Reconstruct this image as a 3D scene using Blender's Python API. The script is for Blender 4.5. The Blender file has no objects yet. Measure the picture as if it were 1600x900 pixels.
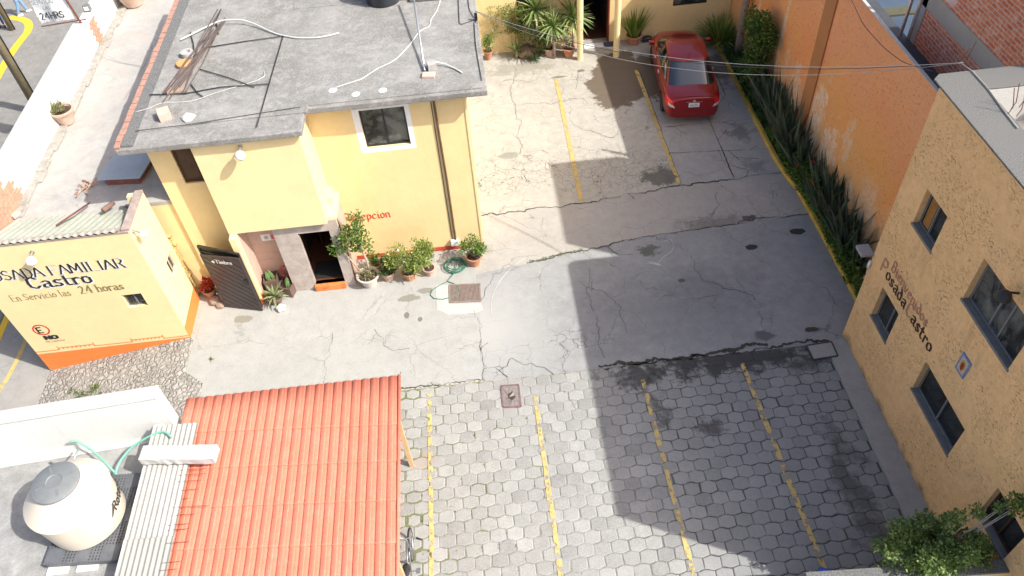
import bpy, bmesh, math, random
import numpy as np
from mathutils import Vector, Matrix
C = bpy.context.scene
col = C.collection
R_ = random.Random(7)
rad = math.radians
# ------------------------------------------------------------------ camera
FPX = 1225.0; CAMH = 15.5
_vd = np.array([103.0, -1122.0, -FPX]); _z = -_vd/np.linalg.norm(_vd)
_y = np.array([-168.0, 1350.0, -FPX]); _y -= _z*np.dot(_y, _z); _y /= np.linalg.norm(_y)
_x = np.cross(_y, _z)
RM = np.array([_x, _y, _z])
cam = bpy.data.cameras.new('camera'); camo = bpy.data.objects.new('camera', cam); col.objects.link(camo)
m4 = Matrix([[*RM[0], 0], [*RM[1], 0], [*RM[2], CAMH], [0, 0, 0, 1]])
camo.matrix_world = m4
cam.sensor_width = 36; cam.lens = FPX/1600*36; cam.clip_end = 800; cam.clip_start = .1
C.camera = camo
# ------------------------------------------------------------------ sky and sun
W = bpy.data.worlds.new("World"); C.world = W; W.use_nodes = True
nt = W.node_tree; bg = nt.nodes['Background']
sk = nt.nodes.new('ShaderNodeTexSky'); sk.sky_type = 'NISHITA'; sk.sun_disc = False
sk.sun_elevation = rad(45); sk.sun_rotation = rad(116.4); sk.dust_density = 4.0; sk.ozone_density = .4; sk.air_density = .8
nt.links.new(sk.outputs[0], bg.inputs[0]); bg.inputs[1].default_value = 0.15
sl = bpy.data.lights.new('sun', 'SUN'); sl.energy = 3.7; sl.angle = rad(.55); sl.color = (1, .985, .925)
so = bpy.data.objects.new('sun', sl); col.objects.link(so)
SUND = Vector((-.896, .444, -1.0))
so.rotation_euler = SUND.to_track_quat('-Z', 'Y').to_euler(); so.location = (20, -10, 30)
C.view_settings.view_transform = 'Standard'; C.view_settings.look = 'None'
C.view_settings.exposure = 0.80; C.view_settings.gamma = 1
# ------------------------------------------------------------------ survey helpers: a point of the place on a known plane
def ray(px, py): return RM @ np.array([px-800.0, -(py-450.0), -FPX])
def G(px, py, z=0.0):
    d = ray(px, py); t = (z-CAMH)/d[2]; return Vector((d[0]*t, d[1]*t, z))
def OX(px, py, X):
    d = ray(px, py); t = X/d[0]; return Vector((X, d[1]*t, CAMH+d[2]*t))
def OY(px, py, Y):
    d = ray(px, py); t = Y/d[1]; return Vector((d[0]*t, Y, CAMH+d[2]*t))
# ------------------------------------------------------------------ materials
class NM:
    def __init__(s, name, world=False):
        s.m = bpy.data.materials.new(name); s.m.use_nodes = True
        s.t = s.m.node_tree; s.b = s.t.nodes['Principled BSDF']; s.co = s.t.nodes.new('ShaderNodeNewGeometry').outputs['Position'] if world else s.t.nodes.new('ShaderNodeTexCoord').outputs['Object']
    def n(s, t): return s.t.nodes.new(t)
    def set(s, inp, v):
        if v is None: return
        if isinstance(v, bpy.types.NodeSocket): s.t.links.new(v, inp)
        elif isinstance(v, (tuple, list)):
            inp.default_value = (*v, 1) if len(v) == 3 and inp.type == 'RGBA' else v
        else: inp.default_value = v
    def math(s, op, a, b=None, clamp=False):
        n = s.n('ShaderNodeMath'); n.operation = op; n.use_clamp = clamp
        s.set(n.inputs[0], a); s.set(n.inputs[1], b); return n.outputs[0]
    def mapp(s, scale=(1, 1, 1), loc=(0, 0, 0), rot=(0, 0, 0), vec=None):
        n = s.n('ShaderNodeMapping'); s.set(n.inputs[0], vec or s.co); n.inputs['Scale'].default_value = scale
        n.inputs['Location'].default_value = loc; n.inputs['Rotation'].default_value = rot; return n.outputs[0]
    def noise(s, scale, detail=4, rough=.6, dist=0, vec=None, colr=False):
        n = s.n('ShaderNodeTexNoise'); s.set(n.inputs['Vector'], vec or s.co)
        n.inputs['Scale'].default_value = scale; n.inputs['Detail'].default_value = detail
        n.inputs['Roughness'].default_value = rough; n.inputs['Distortion'].default_value = dist
        return n.outputs[1 if colr else 0]
    def vor(s, scale, feat='F1', vec=None, out=0, rnd=1):
        n = s.n('ShaderNodeTexVoronoi'); n.feature = feat; s.set(n.inputs['Vector'], vec or s.co)
        n.inputs['Scale'].default_value = scale; n.inputs['Randomness'].default_value = rnd; return n.outputs[out]
    def ramp(s, f, stops, interp='LINEAR'):
        n = s.n('ShaderNodeValToRGB'); s.set(n.inputs[0], f); cr = n.color_ramp; cr.interpolation = interp
        while len(cr.elements) < len(stops): cr.elements.new(.5)
        for e, (p, c) in zip(cr.elements, stops):
            e.position = p; e.color = (c, c, c, 1) if not isinstance(c, (tuple, list)) else (*c, 1)
        return n.outputs[0]
    def step(s, f, a, b): return s.ramp(f, [(a, 0.0), (b, 1.0)])
    def mix(s, f, a, b, mode='MIX'):
        n = s.n('ShaderNodeMix'); n.data_type = 'RGBA'; n.blend_type = mode
        s.set(n.inputs[0], f); s.set(n.inputs[6], a); s.set(n.inputs[7], b); return n.outputs[2]
    def warp(s, amt, scale=2.0, vec=None):
        nz = s.noise(scale, 3, .6, 0, vec, True)
        n = s.n('ShaderNodeMix'); n.data_type = 'RGBA'; n.blend_type = 'LINEAR_LIGHT'
        n.inputs[0].default_value = amt; s.set(n.inputs[6], vec or s.co); s.set(n.inputs[7], nz); return n.outputs[2]
    def blob(s, x, y, rx, ry, soft=.3, wob=.5, wscale=2.5, rot=0.0, z=None, rz=1):
        "1 inside a wobbly ellipse at x, y"
        sep = s.n('ShaderNodeSeparateXYZ'); s.t.links.new(s.co, sep.inputs[0])
        dx = s.math('SUBTRACT', sep.outputs[0], x); dy = s.math('SUBTRACT', sep.outputs[1], y)
        c_, s_ = math.cos(rot), math.sin(rot)
        u = s.math('ADD', s.math('MULTIPLY', dx, c_/rx), s.math('MULTIPLY', dy, s_/rx))
        v = s.math('ADD', s.math('MULTIPLY', dx, -s_/ry), s.math('MULTIPLY', dy, c_/ry))
        d = s.math('SQRT', s.math('ADD', s.math('MULTIPLY', u, u), s.math('MULTIPLY', v, v)))
        if z is not None:
            dz = s.math('DIVIDE', s.math('SUBTRACT', sep.outputs[2], z), rz)
            d = s.math('SQRT', s.math('ADD', s.math('MULTIPLY', d, d), s.math('MULTIPLY', dz, dz)))
        d = s.math('ADD', d, s.math('MULTIPLY', s.math('SUBTRACT', s.noise(wscale, 5, .7), .5), wob*5))
        n = s.n('ShaderNodeMapRange'); s.set(n.inputs[0], d)
        n.inputs[1].default_value = 1.0; n.inputs[2].default_value = 1.0-soft; n.inputs[3].default_value = 0; n.inputs[4].default_value = 1
        return n.outputs[0]
    def axis(s, i):
        sep = s.n('ShaderNodeSeparateXYZ'); s.t.links.new(s.co, sep.inputs[0]); return sep.outputs[i]
    def island(s): return s.n('ShaderNodeNewGeometry').outputs['Random Per Island']
    def bump(s, h, strength=.5, dist=.01, prev=None):
        n = s.n('ShaderNodeBump'); n.inputs['Strength'].default_value = strength; n.inputs['Distance'].default_value = dist
        s.set(n.inputs['Height'], h)
        if prev is not None: s.t.links.new(prev, n.inputs['Normal'])
        return n.outputs[0]
    def fin(s, color, rough=.8, normal=None, metal=0, spec=None, **k):
        s.set(s.b.inputs['Base Color'], color); s.set(s.b.inputs['Roughness'], rough); s.set(s.b.inputs['Metallic'], metal)
        if normal is not None: s.t.links.new(normal, s.b.inputs['Normal'])
        if spec is not None: s.b.inputs['Specular IOR Level'].default_value = spec
        for kk, v in k.items(): s.set(s.b.inputs[kk.replace('_', ' ')], v)
        return s.m
def scl(c, f): return tuple(min(1, max(0, v*f)) for v in c)
def simple(name, c, rough=.7, var=.18, scale=8, metal=0, bump=.15, spec=None, **k):
    m = NM(name)
    nz = m.noise(scale, 5, .65)
    cc = m.ramp(nz, [(.25, scl(c, 1-var)), (.75, scl(c, 1+var))])
    nb = m.bump(m.noise(scale*9, 3, .6), bump, .004) if bump else None
    return m.fin(cc, rough, nb, metal, spec, **k)
def leafmat(name, a, b, c=None, rough=.55, trans=.25):
    m = NM(name); st = [(0, a), (.6, b)] + ([(1, c)] if c else [])
    col_ = m.ramp(m.island(), st)
    m.fin(col_, rough, None, 0, .35)
    tr = m.n('ShaderNodeBsdfTranslucent'); m.set(tr.inputs[0], m.mix(1.0, col_, (1.0, 1.0, .55), 'MULTIPLY'))
    mx = m.n('ShaderNodeMixShader'); mx.inputs[0].default_value = trans
    m.t.links.new(m.b.outputs[0], mx.inputs[1]); m.t.links.new(tr.outputs[0], mx.inputs[2])
    m.t.links.new(mx.outputs[0], m.t.nodes['Material Output'].inputs[0]); return m.m
def concrete(name, a, b, crack=0.0, cscale=1.6, dirt=.35, stains_shade=(), rough=.85, tint=None, fine=.1, cthin=.012, crackzones=None):
    m = NM(name, True)
    big = m.noise(.55, 5, .62, .6); mid = m.noise(3.2, 6, .7); fin = m.noise(60, 3, .7)
    c = m.ramp(big, [(.3, a), (.7, b)])
    c = m.mix(dirt, c, m.ramp(mid, [(.32, scl(a, .6)), (.5, scl(a, 1.0)), (.72, scl(b, 1.12))]))
    c = m.mix(fine*3, c, m.ramp(fin, [(.35, scl(a, .55)), (.6, scl(b, 1.1))]))
    if tint: c = m.mix(m.math('MULTIPLY', m.step(m.noise(.9, 4, .6, 1.2), .52, .72), .55), c, tint)
    h = fin
    if crack:
        wv = m.warp(.22, 1.7)
        v1 = m.vor(cscale, 'DISTANCE_TO_EDGE', wv); v2 = m.vor(cscale*2.7, 'DISTANCE_TO_EDGE', wv)
        l1 = m.math('SUBTRACT', 1.0, m.step(v1, cthin*.35, cthin), True); l2 = m.math('SUBTRACT', 1.0, m.step(v2, cthin*.5, cthin*1.9), True)
        z1 = m.step(m.noise(.8, 3, .6), .44, .56); z2 = m.step(m.noise(.55, 4, .6), .54, .64)
        if crackzones:
            zz = None
            for q in crackzones:
                bl = m.blob(*q); zz = bl if zz is None else m.math('MAXIMUM', zz, bl)
            z2 = m.math('MAXIMUM', m.math('MULTIPLY', z2, .45), zz); z1 = m.math('MAXIMUM', m.math('MULTIPLY', z1, .8), zz)
        k = m.math('MAXIMUM', m.math('MULTIPLY', l1, z1), m.math('MULTIPLY', l2, z2), True)
        k = m.math('MULTIPLY', k, crack)
        c = m.mix(k, c, (.035, .032, .028))
        h = m.math('SUBTRACT', m.math('MULTIPLY', fin, .25), k)
    for (blb, colr, amt) in stains_shade:
        c = m.mix(m.math('MULTIPLY', m.blob(*blb), amt), c, colr)
    return m.fin(c, rough, m.bump(h, .5, .008), 0, .3)
def stucco(name, c, rough=.85, var=.08, coarse=.25, stains_shade=(), zdirt=None, streak=None):
    m = NM(name, True)
    big = m.noise(.7, 5, .6, .5)
    cc = m.ramp(big, [(.3, scl(c, 1-var)), (.7, scl(c, 1+var*.7))])
    cc = m.mix(.25, cc, m.ramp(m.noise(5, 5, .7), [(.3, scl(c, .82)), (.6, scl(c, 1.04))]))
    if streak is not None:
        st = m.noise(1.0, 5, .7, .8, m.mapp((3.5, 3.5, .45)))
        cc = m.mix(m.math('MULTIPLY', m.step(st, .5, .75), streak[1]), cc, streak[0])
    if zdirt:
        z = m.axis(2); f = m.math('ADD', m.math('DIVIDE', m.math('SUBTRACT', zdirt[0], z), zdirt[1]), m.math('MULTIPLY', m.math('SUBTRACT', m.noise(4, 5, .7), .5), 1.6))
        cc = m.mix(m.math('MULTIPLY', m.step(f, .0, 1.0), zdirt[3]), cc, zdirt[2])
    for (blb, colr, amt) in stains_shade:
        cc = m.mix(m.math('MULTIPLY', m.blob(*blb), amt), cc, colr)
    h = m.noise(34, 4, .7)
    return m.fin(cc, rough, m.bump(h, coarse, .01), 0, .25)
# ------------------------------------------------------------------ mesh builder
class MB:
    def __init__(s): s.v = []; s.f = []
    def add(s, vs, fs):
        o = len(s.v); s.v += [tuple(v) for v in vs]; s.f += [tuple(i+o for i in f) for f in fs]; return s
    def box(s, a, b, M=None):
        x0, y0, z0 = a; x1, y1, z1 = b
        vs = [(x0, y0, z0), (x1, y0, z0), (x1, y1, z0), (x0, y1, z0), (x0, y0, z1), (x1, y0, z1), (x1, y1, z1), (x0, y1, z1)]
        if M is not None: vs = [M @ Vector(v) for v in vs]
        return s.add(vs, [(3, 2, 1, 0), (4, 5, 6, 7), (0, 1, 5, 4), (1, 2, 6, 5), (2, 3, 7, 6), (3, 0, 4, 7)])
    def prism(s, poly, z0, z1):
        n = len(poly); a = sum(poly[i][0]*poly[(i+1) % n][1]-poly[(i+1) % n][0]*poly[i][1] for i in range(n))
        if a < 0: poly = poly[::-1]
        zb = z0 if callable(z0) else (lambda x, y: z0); zt = z1 if callable(z1) else (lambda x, y: z1)
        vs = [(p[0], p[1], zb(p[0], p[1])) for p in poly]+[(p[0], p[1], zt(p[0], p[1])) for p in poly]
        return s.add(vs, [tuple(range(n-1, -1, -1)), tuple(range(n, 2*n))]+[(i, (i+1) % n, n+(i+1) % n, n+i) for i in range(n)])
    def quad(s, *p): return s.add(p, [tuple(range(len(p)))])
    def tube(s, pts, r, n=6, cap=True):
        pts = [Vector(p) for p in pts]; vs = []; N = len(pts)
        rr = r if isinstance(r, (list, tuple)) else [r]*N
        u = None
        for i, p in enumerate(pts):
            t = (pts[min(i+1, N-1)]-pts[max(i-1, 0)]).normalized()
            if u is None:
                u = t.orthogonal().normalized()
            u = (u-t*u.dot(t)); u = u.normalized() if u.length > 1e-6 else t.orthogonal().normalized()
            w = t.cross(u)
            for k in range(n):
                a = 2*math.pi*k/n; vs.append(p+(u*math.cos(a)+w*math.sin(a))*rr[i])
        fs = [(i*n+k, i*n+(k+1) % n, (i+1)*n+(k+1) % n, (i+1)*n+k) for i in range(N-1) for k in range(n)]
        if cap: fs += [tuple(range(n-1, -1, -1)), tuple(range((N-1)*n, N*n))]
        return s.add(vs, fs)
    def lathe(s, prof, c=(0, 0, 0), n=24, M=None):
        vs = []; K = len(prof)
        for (r, z) in prof:
            for k in range(n):
                a = 2*math.pi*k/n; v = Vector((c[0]+r*math.cos(a), c[1]+r*math.sin(a), c[2]+z)); vs.append(M @ v if M is not None else v)
        fs = [(i*n+k, i*n+(k+1) % n, (i+1)*n+(k+1) % n, (i+1)*n+k) for i in range(K-1) for k in range(n)]
        if prof[0][0] > 1e-5: fs.append(tuple(range(n-1, -1, -1)))
        if prof[-1][0] > 1e-5: fs.append(tuple(range((K-1)*n, K*n)))
        return s.add(vs, fs)
    def strip(s, pts, w, z=None, jit=0, rng=R_):
        P = [Vector(p) for p in pts]; vs = []
        for i, p in enumerate(P):
            t = P[min(i+1, len(P)-1)]-P[max(i-1, 0)]; nrm = Vector((-t.y, t.x, 0)).normalized()
            ww = (w[i] if isinstance(w, (list, tuple)) else w)*(1+rng.uniform(-jit, jit))/2
            zz = p.z if z is None else z
            vs += [(p.x-nrm.x*ww, p.y-nrm.y*ww, zz), (p.x+nrm.x*ww, p.y+nrm.y*ww, zz)]
        return s.add(vs, [(2*i, 2*i+2, 2*i+3, 2*i+1) for i in range(len(P)-1)])
    def leaf(s, p, d, up, L, w):
        d = d.normalized(); sd = d.cross(up); sd = sd.normalized() if sd.length > 1e-4 else d.orthogonal().normalized()
        q = p+d*L*.45
        return s.add([p, q-sd*w*.5, p+d*L, q+sd*w*.5], [(0, 1, 2, 3)])
    def clump(s, c, r, n, L, w, rng, flat=0.0, shell=.55, out=.6):
        c = Vector(c); r = Vector(r) if isinstance(r, (tuple, list, Vector)) else Vector((r, r, r))
        for _ in range(n):
            d = Vector((rng.gauss(0, 1), rng.gauss(0, 1), rng.gauss(0, 1))).normalized()
            q = shell+(1-shell)*rng.random()
            if rng.random() < .3: q = rng.random()
            p = c+Vector((d.x*r.x, d.y*r.y, d.z*r.z))*q
            dd = (d*out+Vector((rng.gauss(0, 1), rng.gauss(0, 1), rng.gauss(0, .7)+.25))*.6)
            up = Vector((rng.gauss(0, .7), rng.gauss(0, .7), 1))
            k = rng.uniform(.65, 1.3); s.leaf(p, dd, up, L*k, w*k)
        return s
    def sword(s, p, d, L, w, droop, rng, seg=5, tw=0, basew=.55):
        p = Vector(p); d = Vector(d).normalized(); sd = d.cross(Vector((0, 0, 1)))
        sd = sd.normalized() if sd.length > 1e-3 else Vector((1, 0, 0))
        if tw: sd = Matrix.Rotation(tw, 3, d) @ sd
        vs = []; q = p.copy(); st = L/seg; dd = d.copy()
        for i in range(seg+1):
            t = i/seg; ww = w*(basew+(1-basew)*min(1, t*3)) * (1-max(0, (t-.45)/.55)**1.6)*.5+.0004
            nrm = sd.cross(dd).normalized()
            vs += [q-sd*ww+nrm*ww*.35, q, q+sd*ww+nrm*ww*.35]
            dd = (dd+Vector((0, 0, -1))*droop/seg).normalized(); q = q+dd*st
        fs = []
        for i in range(seg):
            a = i*3; fs += [(a, a+1, a+4, a+3), (a+1, a+2, a+5, a+4)]
        return s.add(vs, fs)
def mesh_of(mb, name):
    me = bpy.data.meshes.new(name); me.from_pydata(mb.v, [], mb.f); me.validate(); me.update(); return me
def rootloc(p):
    v = Vector((0, 0, 0))
    while p is not None: v = v+p.location; p = p.parent
    return v
def obj(name, mb, mat, parent=None, smooth=False, bevel=0, local=False, auto=None):
    me = mesh_of(mb, name) if isinstance(mb, MB) else mb
    o = bpy.data.objects.new(name, me); col.objects.link(o)
    if parent is not None:
        o.parent = parent
        if not local: me.transform(Matrix.Translation(-rootloc(parent)))
    me.materials.append(mat)
    if smooth:
        me.shade_smooth()
        if auto:
            try: me.set_sharp_from_angle(angle=rad(auto))
            except Exception: pass
    if bevel:
        bm = bmesh.new(); bm.from_mesh(me); bmesh.ops.remove_doubles(bm, verts=bm.verts, dist=1e-5)
        ed = [e for e in bm.edges if len(e.link_faces) == 2 and e.calc_face_angle(0) > rad(35)]
        bmesh.ops.bevel(bm, geom=ed, offset=bevel, segments=2, profile=.6, affect='EDGES', clamp_overlap=True)
        bm.to_mesh(me); bm.free()
    return o
def tag(o, label=None, cat=None, group=None, kind=None):
    if label: o['label'] = label
    if cat: o['category'] = cat
    if group: o['group'] = group
    if kind: o['kind'] = kind
    return o
def thing(name, label, cat, loc=(0, 0, 0), rz=0, group=None):
    o = bpy.data.objects.new(name, None); col.objects.link(o); o.location = loc; o.rotation_euler = (0, 0, rz)
    o.empty_display_size = .2
    return tag(o, label, cat, group)
def struct(name, mb, mat, **k):
    o = obj(name, mb, mat, **k); o['kind'] = 'structure'; return o
def dup(o, loc=None, rz=None, label=None, scale=None):
    c = o.copy(); col.objects.link(c)
    if loc is not None: c.location = loc
    if rz is not None: c.rotation_euler = (0, 0, rz)
    if scale: c.scale = (scale,)*3
    if label: c['label'] = label
    for ch in [q for q in bpy.data.objects if q.parent == o]:
        d = dup(ch); d.parent = c
    return c
def wall(mb, A, B, z0, z1, th, ops=(), ztop=None):
    """vertical wall from A to B (xy), outer face on the right hand side of A->B; openings (s0, s1, z0, z1) along it"""
    A = Vector((A[0], A[1], 0)); B = Vector((B[0], B[1], 0)); L = (B-A).length; t = (B-A)/L; nin = Vector((-t.y, t.x, 0))
    S = sorted({0, L, *[o[0] for o in ops], *[o[1] for o in ops]}); Z = sorted({z0, z1, *[o[2] for o in ops], *[o[3] for o in ops]})
    inside = lambda s, z: any(o[0]-1e-6 <= s <= o[1]+1e-6 and o[2]-1e-6 <= z <= o[3]+1e-6 for o in ops)
    P = lambda s, z, d: A+t*s+nin*d+Vector((0, 0, z))
    bm = bmesh.new(); cache = {}
    def V(s, z, d):
        k = (round(s, 5), round(z, 5), round(d, 5))
        if k not in cache: cache[k] = bm.verts.new(P(s, z, d))
        return cache[k]
    def cell(i, j): return 0 <= i < len(S)-1 and 0 <= j < len(Z)-1 and not inside((S[i]+S[i+1])/2, (Z[j]+Z[j+1])/2)
    for i in range(len(S)-1):
        for j in range(len(Z)-1):
            if not cell(i, j): continue
            a, b, c, d = S[i], S[i+1], Z[j], Z[j+1]
            bm.faces.new([V(a, c, 0), V(b, c, 0), V(b, d, 0), V(a, d, 0)])
            bm.faces.new([V(b, c, th), V(a, c, th), V(a, d, th), V(b, d, th)])
            if not cell(i-1, j): bm.faces.new([V(a, c, th), V(a, c, 0), V(a, d, 0), V(a, d, th)])
            if not cell(i+1, j): bm.faces.new([V(b, c, 0), V(b, c, th), V(b, d, th), V(b, d, 0)])
            if not cell(i, j-1): bm.faces.new([V(a, c, th), V(b, c, th), V(b, c, 0), V(a, c, 0)])
            if not cell(i, j+1): bm.faces.new([V(a, d, 0), V(b, d, 0), V(b, d, th), V(a, d, th)])
    bm.verts.index_update()
    vs = [v.co.copy() for v in bm.verts]; fs = [tuple(v.index for v in f.verts) for f in bm.faces]; bm.free()
    mb.add(vs, fs); return mb
def framebar(mb, org, ux, uz, un, s0, s1, z0, z1, w, d0, d1):
    "rectangular ring of bars in the plane org+ux*s+uz*z, between depths d0..d1 along un"
    def bx(a, b, c, d):
        P = [org+ux*s+uz*z+un*q for q in (d0, d1) for (s, z) in ((a, c), (b, c), (b, d), (a, d))]
        mb.add(P, [(0, 1, 2, 3), (7, 6, 5, 4), (0, 4, 5, 1), (1, 5, 6, 2), (2, 6, 7, 3), (3, 7, 4, 0)])
    bx(s0, s1, z0, z0+w); bx(s0, s1, z1-w, z1); bx(s0, s0+w, z0+w, z1-w); bx(s1-w, s1, z0+w, z1-w)
    return bx
def window(parent, A, B, s0, s1, z0, z1, depth, fm, gm, muntins=(), fw=.05, name='window', back=.0):
    "window in a wall whose outer face runs A->B; frame set 'depth' behind the face"
    A3 = Vector((A[0], A[1], 0)); t = (Vector((B[0], B[1], 0))-A3).normalized(); n = Vector((-t.y, t.x, 0)); uz = Vector((0, 0, 1))
    mb = MB(); bx = framebar(mb, A3, t, uz, n, s0+.002, s1-.002, z0+.002, z1-.002, fw, depth, depth+.06)
    for q in muntins: bx(s0+(s1-s0)*q-fw*.4, s0+(s1-s0)*q+fw*.4, z0+fw, z1-fw)
    w = obj(name, mb, fm, parent)
    g = MB(); cuts = [0, *muntins, 1]
    for i in range(len(cuts)-1):
        a = s0+(s1-s0)*cuts[i]+fw*.4; b = s0+(s1-s0)*cuts[i+1]-fw*.4; dd = depth+.02+.02*(i % 2)
        P = [A3+t*s+uz*z+n*q for q in (dd, dd+.006) for (s, z) in ((a, z0+fw), (b, z0+fw), (b, z1-fw), (a, z1-fw))]
        pg = MB().add(P, [(0, 1, 2, 3), (7, 6, 5, 4), (0, 4, 5, 1), (1, 5, 6, 2), (2, 6, 7, 3), (3, 7, 4, 0)])
        obj('pane', pg, gm, w)
    return w
# ------------------------------------------------------------------ broad-nib lettering
GL = {
 'A': [[(0, 0), (.35, 1), (.7, 0)], [(.15, .35), (.55, .35)]], 'B': [[(.1, 0), (.1, 1), (.4, 1), (.55, .78), (.4, .54), (.1, .54)], [(.4, .54), (.6, .28), (.42, 0), (.1, 0)]],
 'C': [[(.6, .8), (.4, 1), (.15, .85), (.1, .5), (.15, .15), (.4, 0), (.6, .2)]], 'D': [[(.1, 0), (.1, 1), (.4, .97), (.6, .7), (.6, .3), (.4, .03), (.1, 0)]],
 'E': [[(.6, 1), (.1, 1), (.1, 0), (.6, 0)], [(.1, .5), (.5, .5)]], 'F': [[(.6, 1), (.1, 1), (.1, 0)], [(.1, .5), (.5, .5)]],
 'H': [[(.1, 0), (.1, 1)], [(.6, 0), (.6, 1)], [(.1, .5), (.6, .5)]], 'I': [[(.2, 0), (.2, 1)]], 'L': [[(.1, 1), (.1, 0), (.55, 0)]],
 'M': [[(.05, 0), (.1, 1), (.4, .25), (.7, 1), (.75, 0)]], 'N': [[(.1, 0), (.1, 1), (.6, 0), (.6, 1)]], 'O': [[(.35, 1), (.1, .8), (.08, .5), (.1, .2), (.35, 0), (.6, .2), (.62, .5), (.6, .8), (.35, 1)]],
 'P': [[(.1, 0), (.1, 1), (.45, 1), (.6, .75), (.45, .5), (.1, .5)]], 'R': [[(.1, 0), (.1, 1), (.45, 1), (.6, .76), (.45, .52), (.1, .52)], [(.35, .52), (.65, 0)]],
 'S': [[(.58, .82), (.35, 1), (.12, .8), (.2, .58), (.5, .42), (.58, .2), (.35, 0), (.1, .18)]], 'T': [[(0, 1), (.7, 1)], [(.35, 1), (.35, 0)]],
 'V': [[(0, 1), (.32, 0), (.65, 1)]], '2': [[(.1, .8), (.3, 1), (.5, .8), (.45, .55), (.1, 0), (.55, 0)]], '4': [[(.45, 0), (.45, 1), (.05, .3), (.6, .3)]],
 'a': [[(.1, .5), (.3, .6), (.45, .5), (.45, .08), (.55, 0)], [(.45, .35), (.15, .28), (.1, .1), (.25, 0), (.45, .12)]], 'b': [[(.1, 1), (.1, .08), (.3, 0), (.48, .15), (.48, .45), (.3, .6), (.1, .45)]],
 'c': [[(.45, .5), (.28, .6), (.1, .45), (.1, .12), (.28, 0), (.46, .12)]], 'd': [[(.2, 1), (.45, .6), (.48, .1), (.3, 0), (.1, .14), (.1, .45), (.28, .6), (.46, .5)]],
 'e': [[(.1, .3), (.45, .4), (.42, .56), (.25, .6), (.1, .45), (.1, .12), (.28, 0), (.46, .12)]], 'h': [[(.1, 1), (.1, 0)], [(.1, .45), (.3, .6), (.46, .48), (.46, 0)]],
 'i': [[(.12, .58), (.15, .05), (.22, 0)], [(.12, .78), (.16, .84)]], 'l': [[(.12, 1), (.12, .06), (.2, 0)]], 'm': [[(.08, .58), (.08, 0)], [(.08, .48), (.24, .6), (.34, .5), (.34, 0)], [(.34, .48), (.5, .6), (.62, .5), (.62, 0)]],
 'n': [[(.08, .58), (.1, 0)], [(.1, .48), (.3, .6), (.44, .5), (.44, .06), (.52, 0)]], 'o': [[(.28, .6), (.1, .47), (.1, .13), (.28, 0), (.48, .13), (.48, .47), (.28, .6)]],
 'p': [[(.1, .6), (.1, -.3)], [(.1, .5), (.3, .6), (.47, .47), (.47, .13), (.3, 0), (.1, .1)]], 'r': [[(.1, .58), (.12, 0)], [(.12, .45), (.28, .6), (.4, .5)]],
 's': [[(.42, .5), (.26, .6), (.12, .48), (.18, .34), (.38, .25), (.44, .1), (.26, 0), (.08, .1)]], 't': [[(.18, .85), (.18, .1), (.3, 0), (.4, .06)], [(.04, .58), (.38, .58)]],
 'u': [[(.08, .58), (.1, .1), (.26, 0), (.44, .12)], [(.44, .58), (.46, .04), (.54, 0)]], 'v': [[(.06, .58), (.24, 0), (.46, .58)]], 'w': [[(.05, .58), (.2, 0), (.35, .5), (.5, 0), (.65, .58)]],
}
ADV = {'I': .4, 'i': .32, 'l': .32, 'M': .88, 'm': .75, 't': .48, 'r': .45, ' ': .35, 'A': .76, 's': .54, 'w': .75}
def hull2(pts):
    pts = sorted(set((round(p[0], 6), round(p[1], 6)) for p in pts))
    def half(P):
        h = []
        for p in P:
            while len(h) > 1 and (h[-1][0]-h[-2][0])*(p[1]-h[-2][1])-(h[-1][1]-h[-2][1])*(p[0]-h[-2][0]) <= 0: h.pop()
            h.append(p)
        return h
    a = half(pts); b = half(pts[::-1]); return a[:-1]+b[:-1]
def lettering(text, height, place, nib=(.14, .03), ang=0.0, width=1.0, serif=0, extra=0):
    """strokes of a broad nib; place(s, t, lift) -> world point. Returns MB and text length"""
    mb = MB(); x = 0; k = 0; ca, sa = math.cos(ang), math.sin(ang)
    W2 = [(a*ca-b*sa, a*sa+b*ca) for a, b in ((-nib[0]/2, -nib[1]/2), (nib[0]/2, -nib[1]/2), (nib[0]/2, nib[1]/2), (-nib[0]/2, nib[1]/2))]
    for ch in text:
        for st in GL.get(ch, []):
            segs = list(zip(st[:-1], st[1:]))
            if serif:
                for e in (st[0], st[-1]):
                    if abs(e[1]-round(e[1])) < .02 or abs(e[1]-.6) < .03: segs.append(((e[0]-serif, e[1]), (e[0]+serif, e[1])))
            for p, q in segs:
                H = hull2([((p[0])*1+w[0], p[1]+w[1]) for w in W2]+[((q[0])+w[0], q[1]+w[1]) for w in W2])
                k += 1
                mb.add([place(((x+a)*width)*height, b*height, .0002*k % .003+.0006*(k % 5)) for a, b in H], [tuple(range(len(H)))])
        x += ADV.get(ch, .7 if ch.isupper() or ch.isdigit() else .6)+extra
    return mb, x*width*height

def smoothpts(P, n=6, it=3):
    P = [Vector(p) for p in P]; o = []
    for i in range(len(P)-1): o += [P[i].lerp(P[i+1], k/n) for k in range(n)]
    o.append(P[-1])
    for _ in range(it): o = [o[0]]+[(o[i-1]+o[i]*2+o[i+1])/4 for i in range(1, len(o)-1)]+[o[-1]]
    return o
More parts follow.
